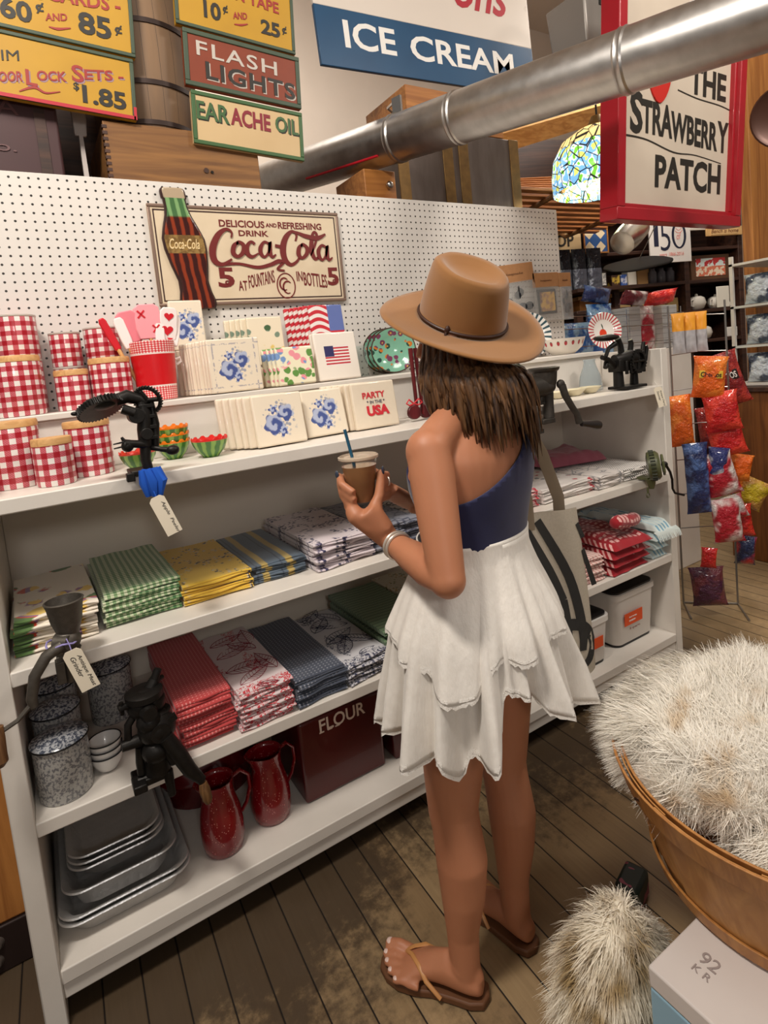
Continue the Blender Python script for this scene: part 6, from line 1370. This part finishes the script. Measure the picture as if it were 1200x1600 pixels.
for s in (1, -1): wear(G().ball(H(s * .030, .081, .008), (.012, .008, .006), 12, 8, HM), 'eye', eye); wear(G().ball(H(s * .030, .0865, .008), (.0055, .004, .0055), 12, 8, HM), 'iris', band_)
# sandals
tan = mat('brown_sandal', srgb(104, 66, 40), .6); strap_m = mat('tan_strap', srgb(196, 138, 82), .4)
for hl, d, m_, key in ((heelL, dL, mL, 'L'), (heelR, dR, mR, 'R')):
    d = Vector(d).normalized(); OUT = [(-.018, .0), (-.010, .026), (.02, .036), (.06, .036), (.11, .036), (.15, .046), (.19, .049), (.222, .044), (.244, .026), (.250, .004), (.244, -.018), (.222, -.036), (.19, -.046), (.15, -.045), (.11, -.036), (.06, -.034), (.02, -.034), (-.010, -.024)]
    fr = lambda s, w, z: hl + d * s + m_ * (w + .002) + UP * z
    wear(G().prism(OUT, .002, .020, lambda a, b, h: fr(a, b, h)), 'sandal_sole', tan, bevel=.004)
    toe = fr(.196, .018, .022)
    gg = G()
    for sg, s_end in ((1, .095), (-1, .085)):
        gg.tube([toe, toe + UP * .022 - d * .008, fr(.165, sg * .010 + .010, .060), fr(.140, sg * .026 + .004, .063), fr(.118, sg * .039, .048), fr(s_end, sg * .041, .018)], [.0035, .0045, .005, .0055, .005, .0045], 8, flat=.6)
    wear(gg, 'sandal_strap', strap_m)
# navy top
navy = mat('navy_knit', lambda b: b.mix(b.noise(30, 2), srgb(28, 30, 74), srgb(22, 24, 60)), .75, sheen=.2, bump=(lambda b: b.noise(500, 2), .2, .0006))
R = []
zz = [1.0 + .0075 * i for i in range(48)]
for z in zz:
    _, x, y, w, d = interp(TOR, z); ring = ell((x, y, z), w + .007, d + .007, 64, 2.2)
    for i, p in enumerate(ring):       # room for the bust
        q = p - Vector((x, y, z)); f_ = q.dot(FW); s_ = q.dot(RT); b_ = max(0, 1 - ((z - 1.185) / .062) ** 2) ** .5
        if f_ > 0: p += FW * (.032 * b_ * max(0, 1 - (abs(abs(s_) - .062) / .07) ** 2))
    R.append(ring)
gt = G().rings(R, False, False)
gt.tube([NK + RT * .02 - UP * .02, mid(NK, shR, .5) + UP * .006, shR + UP * .004], [.050, .052, .056], 24)
import bmesh
def cut(g, co, no):
    bm = bmesh.new(); m2 = bpy.data.meshes.new('t'); m2.from_pydata(g.v, [], g.f); bm.from_mesh(m2)
    bmesh.ops.bisect_plane(bm, geom=bm.verts[:] + bm.edges[:] + bm.faces[:], plane_co=co, plane_no=no, clear_outer=True)
    bm.verts.index_update(); g2 = G(); g2.v = [tuple(v.co) for v in bm.verts]; g2.f = [tuple(v.index for v in f.verts) for f in bm.faces]; g2.mi = [0] * len(g2.f); bm.free(); bpy.data.meshes.remove(m2); return g2
axis_ = (RT * 1.0 + UP * .62).normalized(); nrm = (UP * 1.0 - RT * .62).normalized()
gt = cut(gt, Vector((.757, -1.047, 1.245)) + FW * 0, (nrm - FW * .12).normalized())
wear(gt, 'top', navy, solid=.004, ang=180)
# white skirt in two tiers
skm = mat('white_gauze', lambda b: b.mix(b.noise(60, 3), srgb(236, 230, 222), srgb(222, 214, 204)), .85, sheen=.3, bump=(lambda b: b.noise(1.0, 4, .6, b.vec(b.xyz()[0] * 160, b.xyz()[1] * 160, b.xyz()[2] * 40)), .5, .003))
lace = mat('white_lace', lambda b: b.mix(b.step(b.vor(240), .3, .2), srgb(238, 232, 224), srgb(206, 196, 184)), .9, bump=(lambda b: b.vor(260), .5, .001))
def skirt(z0, tab, r1, folds, name, seed, flare=1.0):
    rr = random.Random(seed); ph = [rr.uniform(0, 6.28) for _ in range(6)]
    tab = sorted(tab); tab = [(tab[-1][0] - 360, tab[-1][1])] + tab + [(tab[0][0] + 360, tab[0][1])]
    def hem(a):
        a = a % 360
        for i in range(len(tab) - 1):
            if tab[i][0] <= a <= tab[i + 1][0]:
                t = (a - tab[i][0]) / max(tab[i + 1][0] - tab[i][0], 1e-6); t = t * t * (3 - 2 * t); return tab[i][1] * (1 - t) + tab[i + 1][1] * t
    n, m_ = 240, 34
    def P(i, t):
        az = 360.0 * i / n; a = radians(az); zh = hem(az); z = z0 + (zh - z0) * t
        _, x, y, w, d = interp(TOR, z0 - .0); dirv = Vector((cos(a), sin(a), 0)); s_, f_ = dirv.dot(RT), dirv.dot(FW)
        rw = 1 / sqrt((s_ / (w + .009)) ** 2 + (f_ / (d + .011)) ** 2)
        zz_ = max(z, .86); _, hx, hy, hw, hd = interp(TOR, zz_); rh = 1 / sqrt((s_ / (hw + .014)) ** 2 + (f_ / (hd + .016)) ** 2)
        te = (z0 - z) / .40; fo = .0
        for k, q in enumerate(folds): fo += q[1] * sin(a * q[0] + ph[k] + .8 * sin(a * 2 + ph[k]))
        r = max(rh, rw) + (r1 - .15) * (te ** 1.15) * flare + fo * min(1, te * 1.25) * (.25 + te)
        c = Vector((.735 + (x - .735) * (1 - min(1, te * 2)), -1.032, 0))
        return Vector((c.x, c.y, z)) + dirv * max(r, rh + (.006 if z > .95 else -.002))
    R = [[P(i, j / m_) for i in range(n)] for j in range(m_ + 1)]
    g = G().rings(R, False, False); wear(g, name, skm, solid=.003, ang=180)
    g = G()
    E = []
    for j, t in enumerate((.965, .985, 1.0)): E.append([P(i, t) + Vector((0, 0, -(.006 * abs(sin(i * pi / 2.5)) + .004) * (j == 2))) + (P(i, t) - P((i + n // 2) % n, t)).normalized() * .0019 for i in range(n)])
    g.rings(E, False, False); wear(g, name + '_lace_hem', lace, ang=180)
LOW = [(60, .64), (110, .60), (140, .62), (159, .655), (175, .665), (187, .70), (192, .645), (203, .655), (209, .675), (217, .622), (223, .665), (230, .655), (236, .665), (241, .72), (246, .785), (252, .775), (258, .765), (266, .76), (278, .705), (300, .68), (340, .62)]
UPP = [(60, .82), (120, .82), (150, .88), (174, .868), (191, .838), (204, .835), (209, .80), (220, .785), (228, .79), (236, .835), (244, .85), (260, .832), (268, .835), (283, .85), (310, .84)]
skirt(1.052, LOW, .212, ((9, .015), (17, .019), (29, .011)), 'skirt', 4)
skirt(1.060, UPP, .236, ((8, .012), (15, .013), (27, .008)), 'skirt_overlay', 9)
# hair, in locks that fall from under the hat to the shoulders
def hairc(b):
    n = b.noise(1.0, 3, .6, b.vec(b.xyz()[0] * 120, b.xyz()[1] * 120, b.xyz()[2] * 7)); return b.mix(b.step(n, .35, .68), srgb(56, 37, 25), srgb(112, 78, 48))
hairm = mat('brown_hair', hairc, .42, spec=.4, bump=(lambda b: b.noise(1.0, 3, .6, b.vec(b.xyz()[0] * 420, b.xyz()[1] * 420, b.xyz()[2] * 16)), .6, .002))
rr = random.Random(11); g = G()
bx = -FW
g.ball(HD - UP * .062 - hf * .030, (.076, .060, .042), 26, 16, HM)
for i in range(420):
    th = radians(rr.uniform(-118, 122)); q = rr.uniform(0, 1); dirv = (bx * cos(th) + RT * sin(th))
    k = .086 + .018 * abs(cos(th)); lean = RT * .002 + bx * .012
    s0 = HD + dirv * (k * rr.uniform(.80, .92)) + UP * (rr.uniform(-.01, .015) - .060 * max(0, cos(th)) - .045 * max(0, sin(th)))
    s1 = HD + dirv * (k + .006 + .012 * q) + UP * (-.075) + lean * .25
    endz = 1.335 - .065 * max(0, sin(th + .35)) - .030 * max(0, cos(th)) - rr.uniform(-.03, .035) * (1 + q)
    wv = rr.uniform(0, 6.28)
    s2 = Vector((HD.x, HD.y, 0)) + dirv * (k + .018 + .016 * q) + lean * .9 + UP * (1.40 + rr.uniform(-.02, .02)) + dirv * .006 * sin(wv)
    s3 = Vector((HD.x, HD.y, 0)) + dirv * (k + .006 + .016 * q + .014 * max(0, cos(th)) - .012 * max(0, sin(th))) + lean * 1.5 + UP * endz + Vector((.008 * sin(wv), .008 * cos(wv), 0))
    pts_ = []
    CP = [s0, s1, s2, s3]
    for j in range(11):
        t = j / 10; pts_.append((1 - t) ** 3 * s0 + 3 * (1 - t) ** 2 * t * s1 + 3 * (1 - t) * t * t * s2 + t ** 3 * s3 + dirv * .0025 * sin(t * 9 + wv))
    r0 = rr.uniform(.007, .012)
    g.tube(pts_, [r0 * (.6 + 1.2 * (j / 10) * (1 - j / 10) + .1) * (1, 1, 1, 1, 1, 1, 1, .9, .7, .45, .12)[j] for j in range(11)], 7, flat=.55)
for z, k, q in ((1.455, .082, .0), (1.43, .086, .2), (1.40, .090, .5), (1.37, .094, .9), (1.345, .088, 1.2)): pass
g.rings([[Vector((HD.x, HD.y, z)) + (bx * cos(radians(-115 + 235 * i / 24)) + RT * sin(radians(-115 + 235 * i / 24))) * k + (RT * .030 + bx * .010) * q for i in range(25)] + [Vector((HD.x, HD.y, z)) + (RT * .030 + bx * .010) * q + FW * .02] for z, k, q in ((1.44, .080, .0), (1.42, .088, .3), (1.39, .096, .7), (1.36, .100, 1.1), (1.335, .090, 1.4))])
wear(g, 'hair', hairm, ang=180)
# hat
felt = mat('tan_felt', lambda b: b.mix(b.noise(12, 3), srgb(146, 98, 46), srgb(132, 86, 38)), .85, sheen=.4, bump=(lambda b: b.noise(400, 3), .15, .001))
HN = Vector((-.096, -.50, .84)).normalized(); hy_ = (FW - HN * FW.dot(HN)).normalized(); hx_ = hy_.cross(HN); HC = Vector((.764, -1.040, 1.525))
MH = Matrix((hx_, hy_, HN)).transposed()
def hat_pt(v): return HC + MH @ Vector(v)
prof = [(1.0, 0.0), (1.0, .02), (.965, .05), (.925, .08), (.88, .105), (.84, .118), (.78, .124), (.66, .121), (.5, .112), (.25, .107), (.02, .106)]
R = []; n = 72
for rk in (2.02, 2.0, 1.85, 1.6, 1.35, 1.15, 1.05):
    ring = []
    for i in range(n):
        a = 2 * pi * i / n; rx_, ry_ = .083, .098; e = (rk - 1) / 1.02
        x, y = rx_ * cos(a), ry_ * sin(a); l = sqrt(x * x + y * y); rad = l + e * .088
        ring.append(hat_pt((x / l * rad, y / l * rad * 1.0, .012 * e * e * abs(cos(a)) ** 2 - .010 * e * sin(a) ** 2 + (.004 if rk < 2.01 else 0))))
    R.append(ring)
for k, z in prof:
    ring = []
    for i in range(n):
        a = 2 * pi * i / n; x, y = .083 * k * cos(a), .098 * k * sin(a)
        zz_ = z - .004 * exp(-(x / .03) ** 2) * max(0, (z - .09) / .036) - .012 * max(0, -y / .098) * max(0, (z - .08) / .04) * 0 ; pin = 1 - .20 * max(0, sin(a)) * max(0, (z - .05) / .075) * abs(cos(a)) ** .5
        ring.append(hat_pt((x * pin, y, zz_ + .012 * (y / .098) * min(1, z / .12))))
    R.append(ring)
wear(G().rings(R, False, True), 'hat', felt, solid=.003, ang=180)
band = mat('dark_leather_cord', srgb(58, 32, 22), .5)
wear(G().tube([hat_pt((.0865 * cos(a), .1015 * sin(a), .012)) for a in [2 * pi * i / 60 for i in range(60)]], .0035, 8, closed=True).ball(hat_pt((-.085, -.018, .014)), (.007, .006, .010), 10, 8, MH).tube([hat_pt((-.087, -.018, .014)), hat_pt((-.094, -.02, .004)), hat_pt((-.096, -.022, -.004))], .003, 6), 'hat_band', band)
# bracelets
silver = mat('pale_silver', srgb(222, 210, 196), .3, .6); fa = (wrL - elL).normalized(); u_, v_, _ = basis(fa)
for k in (0.0, .011): 
    c = wrL - fa * (.022 + k); wear(G().tube([c + u_ * .0295 * cos(a) + v_ * .0285 * sin(a) for a in [2 * pi * i / 30 for i in range(30)]], .0036, 8, closed=True), 'bracelet', silver)
rc = around(radians(-96), 1.190, .026); wear(G().tube([rc + Vector((0, .0105 * cos(a), .0105 * sin(a))) for a in [2 * pi * i / 16 for i in range(16)]], .0018, 6, closed=True), 'ring', silver)
# ------------------------------------------------------------------ the cup she holds
cup = thing('coffee_cup', 'clear plastic cup of iced coffee with a blue straw held by the woman', 'cup', CUPB)
hh = CUPT.z - CUPB.z; plast = mat('clear_cup_plastic', srgb(238, 234, 228), .05, trans=.95, ior=1.12, alpha=.5)
G().lathe([(.001, .002), (.027, .002), (.0415, hh)], 40).build('cup_wall', plast, cup)
cof = mat('iced_coffee', lambda b: b.mix(b.step(b.xyz()[2] + b.noise(40, 3) * .02, .05, .085), srgb(122, 76, 34), srgb(150, 102, 56)), .15, coat=.4)
G().lathe([(.001, .004), (.0262, .004), (.0385, hh * .82), (.001, hh * .82)], 40).build('coffee', cof, cup)
G().lathe([(.0425, hh - .004), (.0455, hh - .002), (.0455, hh + .003), (.0425, hh + .005), (.039, hh - .002), (.034, hh - .003), (.032, hh + .002), (.001, hh + .002)], 40).build('lid', mat('frosted_lid', srgb(232, 214, 192), .15, trans=.4, alpha=.75, ior=1.2), cup)
G().cyl((.0, .0, .02), (-.024, .004, hh + .065), .0036, n=10).build('straw', mat('teal_straw', srgb(34, 92, 122), .4), cup)
# ------------------------------------------------------------------ tote bag on her far shoulder
tote = thing('tote_bag', 'cream canvas tote with bold charcoal strokes hanging from the far shoulder', 'bag', (1.03, -.985, 0), -.42)
canvas = mat('cream_canvas', lambda b: b.mix(b.noise(200, 2), srgb(206, 194, 176), srgb(186, 174, 156)), .9); char = mat('charcoal_ink', srgb(52, 50, 48), .85)
def bagf(s):
    def fn(u, v):
        e = (1 - abs(2 * u - 1) ** 3) ** .6 * (1 - max(0, 2 * v - 1) ** 3) ** .5 if v < 1 else 0
        w = .088 + .022 * (1 - v); return (-w + 2 * w * u, s * (.012 + .040 * (1 - v)) * max(e, .05) + .006 * sin(u * 9 + v * 4), .60 + .43 * v - .015 * sin(pi * u) * (1 - v))
    return fn
G().grid(bagf(-1), 20, 24).grid(bagf(1), 20, 24).build('body', canvas, tote, ang=180, fix=False)
g = G()
def on_bag(pl, w):
    stroke(g, [(a + .022, c) for a, c in pl], w, 0, .0012, n=5)
on_bag([(-.085, 1.0), (-.03, .88), (.0, .80)], [.022, .024, .02]); on_bag([(-.045, 1.01), (.02, .86), (.045, .72), (.04, .66)], [.022, .024, .026, .02])
on_bag([(.0, .80), (-.04, .86), (-.095, .90)], [.016, .018, .012]); on_bag([(-.09, .88), (-.055, .80), (-.05, .72)], [.03, .034, .03]); on_bag([(.0, .80), (.0, .74), (-.005, .64)], [.02, .028, .026])
on_bag([(-.10, .74), (-.08, .70), (-.09, .62)], [.022, .026, .022]); on_bag([(-.04, .72), (.0, .735), (.05, .72), (.075, .675), (.06, .635), (.03, .62)], [.03, .03, .028, .024, .022, .014]); on_bag([(.06, .99), (.075, .95)], [.012, .012]); on_bag([(.07, .92), (.095, .82)], [.012, .014])
on_bag([(-.06, .64), (.0, .615), (.06, .63)], [.008, .014, .008])
F1 = bagf(-1)
def to_bag(x, y, z):
    v = max(0, min(1, (z - .60) / .43)); w = .088 + .022 * (1 - v); u = max(0, min(1, (x + w) / (2 * w))); return (x, F1(u, v)[1] - .0012 + y, z)
g.warp(to_bag); g.build('painted_strokes', char, tote, smooth=False)
tb = tote.matrix_basis; Mi = Matrix.Translation(Vector((1.03, -.985, 0))) @ Matrix.Rotation(-.42, 4, 'Z'); Mi = Mi.inverted()
top_ = Mi @ (shR + Vector((-.028, -.012, .066)))
for s, dx in ((-1, -.05), (1, .045)):
    a0 = Vector((dx, s * .012, 1.02)); 
    G().tube([a0 - UP * .03, a0 + UP * .04, mid(a0, top_, .55) + Vector((.02 * (dx > 0), -.012, 0)), top_ + Vector((.012, -.062, -.05)), top_ + Vector((0, -.03, -.004)), top_, top_ + Vector((0, .04, -.008)), top_ + Vector((.01, .066, -.06))], [.0155] * 8, 8, flat=.16, up=(.12, .99, .1)).build('strap', mat('grey_webbing', srgb(146, 130, 110), .9), tote)
# ================================================================== foreground: carton, basket and furs
t = thing('cardboard_box', 'white and pale blue carton under the basket at the near corner', 'box', (.735, -1.437, 0))
wb_ = mat('white_carton', lambda b: b.mix(b.noise(8, 3), srgb(226, 216, 210), srgb(212, 202, 196)), .6); pb = mat('pale_blue_carton', srgb(150, 186, 206), .6)
G().bb(0, .62, -.55, 0, 0, .30).build('body', pb, t, bevel=.004); G().bb(-.001, .622, -.552, .001, .302, .342).build('lid', wb_, t, bevel=.004)
g = G(); text(g, '92', 0, 0, .032, .026, 0); text(g, 'K R', .002, -.022, .030, .014, 0); g.warp(lambda x, y, z: (.075 + z * 1.0, -.045 - x * 1.0, .3426 - y)); g.build('lid_print', mat('grey_stamp', srgb(160, 146, 142), .7), t, smooth=False)
g = G(); text(g, 'XF', 0, 0, .05, .05, 0, bold=.02); g.warp(lambda x, y, z: (-.0006 + y, -.09 - x, .20 + z)); g.build('side_print', mat('grey_blue_stamp', srgb(96, 110, 126), .7), t, smooth=False)
bas = thing('bushel_basket', 'tan wood splint bushel basket standing on the carton', 'basket', (1.135, -1.50, .346))
spl = wood('splint_wood', srgb(196, 142, 82), srgb(168, 114, 60), .8, 2, .5)
RT0, RB0, HB = .325, .25, .238
def bwall(a, v): r = RB0 + (RT0 - RB0) * v; return Vector((r * cos(a), r * sin(a), HB * v))
N_ = 11
for k in range(N_):
    a0, a1 = 2 * pi * k / N_, 2 * pi * (k + 1.12) / N_; off = .0045 if k % 2 else 0
    def ring(v, o): return [bwall(a0 + (a1 - a0) * i / 6, v) * 1.0 + Vector((cos(a0 + (a1 - a0) * i / 6), sin(a0 + (a1 - a0) * i / 6), 0)) * (off + o) for i in range(7)]
    R = []
    for v in (0, .5, 1): A = ring(v, .0015); B = ring(v, -.0015); R.append(A + B[::-1])
    G().rings(R).build('stave', spl, bas)
def hoop(n, v0, v1, o, mt):
    R = []
    for i in range(72):
        a = 2 * pi * i / 72; d = Vector((cos(a), sin(a), 0)); p0, p1 = bwall(a, v0), bwall(a, v1); R.append([p0 + d * o, p1 + d * o, p1 + d * (o + .006), p0 + d * (o + .006)])
    G().rings(R, closed=True).build(n, mt, bas, bevel=.0015)
rimw = wood('hoop_wood', srgb(186, 130, 70), srgb(156, 102, 52), 1.2, 2, .45)
hoop('rim_hoop', .80, 1.02, .007, rimw); hoop('inner_hoop', .84, 1.02, -.010, rimw); hoop('bottom_hoop', .02, .16, .007, rimw)
G().cyl((0, 0, .004), (0, 0, .012), RB0 - .004, n=40).build('base', spl, bas)
g = G()
for a in (3.6, 4.4, 2.7): p = bwall(a, .9) + Vector((cos(a), sin(a), 0)) * .0135; g.box(p, (.003, .02, .004), rz(a) @ rx(.5))
g.build('staple', dark_wood, bas)
def furcol(b):
    x, y, z = b.xyz(); n = b.noise(5.5, 3, .6); f = b.noise(1.0, 2, .5, b.vec(x * 90, y * 90, z * 90))
    c = b.mix(b.step(n, .30, .42), srgb(214, 184, 142), srgb(255, 250, 240)); return b.mix(f * .30, c, srgb(236, 222, 200))
furm = mat('cream_fur', furcol, .8, sheen=.4)
def furcol2(b):
    x, y, z = b.xyz(); n = b.noise(7, 3, .6); return b.mix(b.step(n, .34, .52), srgb(176, 148, 100), srgb(250, 240, 220))
furm2 = mat('pale_tan_fur', furcol2, .8, sheen=.4)
def pelt(name, label, c, rad, n, L, flow, mt, seed, zmin=-1.0, lump=.12):
    rr = random.Random(seed); c = Vector(c); t = thing(name, label, 'fur', c, 0)
    def surf(p): return 1 + lump * mnoise.noise((p.x * 2.2 + seed, p.y * 2.2, p.z * 2.2))
    R = []
    for i in range(25):
        a = -pi / 2 + pi * i / 24; q = max(cos(a), .02); ring = []
        for j in range(40):
            p = Vector((q * cos(2 * pi * j / 40), q * sin(2 * pi * j / 40), max(sin(a), zmin))); s = surf(p); ring.append((rad[0] * p.x * s, rad[1] * p.y * s, rad[2] * p.z * s))
        R.append(ring)
    G().rings(R).build('hide', mt, t, ang=180)
    g = G(); V_, F_ = g.v, g.f; clump = None
    for i in range(n):
        if i % 9 == 0:
            z = rr.uniform(zmin * .9, 1); a = rr.uniform(0, 2 * pi); q = sqrt(max(0, 1 - z * z)); cp = Vector((q * cos(a), q * sin(a), z))
            cd = Vector((rr.gauss(0, 1), rr.gauss(0, 1), rr.gauss(0, 1))) * .35
        p = (cp + Vector((rr.gauss(0, 1), rr.gauss(0, 1), rr.gauss(0, 1))) * .05).normalized()
        if p.z < zmin: continue
        s = surf(p); P0 = Vector((rad[0] * p.x * s, rad[1] * p.y * s, rad[2] * p.z * s)) * .99
        nrm = Vector((p.x / rad[0], p.y / rad[1], p.z / rad[2])).normalized()
        fl = Vector(flow(p)); d = (nrm * .55 + fl * .8 + cd + Vector((rr.gauss(0, 1), rr.gauss(0, 1), rr.gauss(0, 1))) * .16).normalized(); d2 = (fl * .9 + cd * .7 - nrm * .12 - UP * .25).normalized()
        l = L * rr.uniform(.6, 1.25); w = rr.uniform(.0007, .0015); sd = d.cross(nrm)
        if sd.length < 1e-4: continue
        sd.normalize(); b = len(V_); 
        for k, tt in enumerate((0, .33, .7, 1.0)):
            q = P0 + d * (l * (tt - .35 * tt * tt)) + d2 * (l * .5 * tt * tt); ww = w * (1 - tt * .85); V_.append(tuple(q - sd * ww)); V_.append(tuple(q + sd * ww))
        F_ += [(b, b + 1, b + 3, b + 2), (b + 2, b + 3, b + 5, b + 4), (b + 4, b + 5, b + 7, b + 6)]; g.mi += [0, 0, 0]
    o = g.build('fur', mt, t, ang=180, fix=False); tag(o, kind='stuff'); return t
pelt('fur_pelt', 'large fluffy cream fur pelt heaped in the basket', (1.175, -1.365, .560), (.262, .205, .100), 64000, .06, lambda p: Vector((-.7 + p.x * .4, .3 + p.y * .3, -.15)) if p.y > .3 else Vector((.25, .35, .15)), furm, 3, -.35, .22)
pelt('fur_pelt', 'greyish cream fur lying deeper against the near rim of the basket', (1.13, -1.56, .470), (.19, .14, .07), 16000, .05, lambda p: Vector((-.5, .2, 0)), furm, 5, -.3, .2)
pelt('fur_pelt', 'smaller cream fur pelt hanging down behind the carton', (.80, -1.315, .155), (.11, .075, .15), 26000, .065, lambda p: Vector((-.35 + .3 * p.x, .1, -.8)), furm2, 8, -1.0, .2)
t = thing('dark_bag', 'dark green and pink packet on the floor behind the basket', 'packet', (1.09, -1.13, .002), .3)
G().bb(-.04, .05, -.03, .03, 0, .07).build('body', mat('dark_green_packet', lambda b: b.mix(b.noise(12, 2) > .56, srgb(30, 40, 32), srgb(150, 70, 90)), .5), t, bevel=.01)
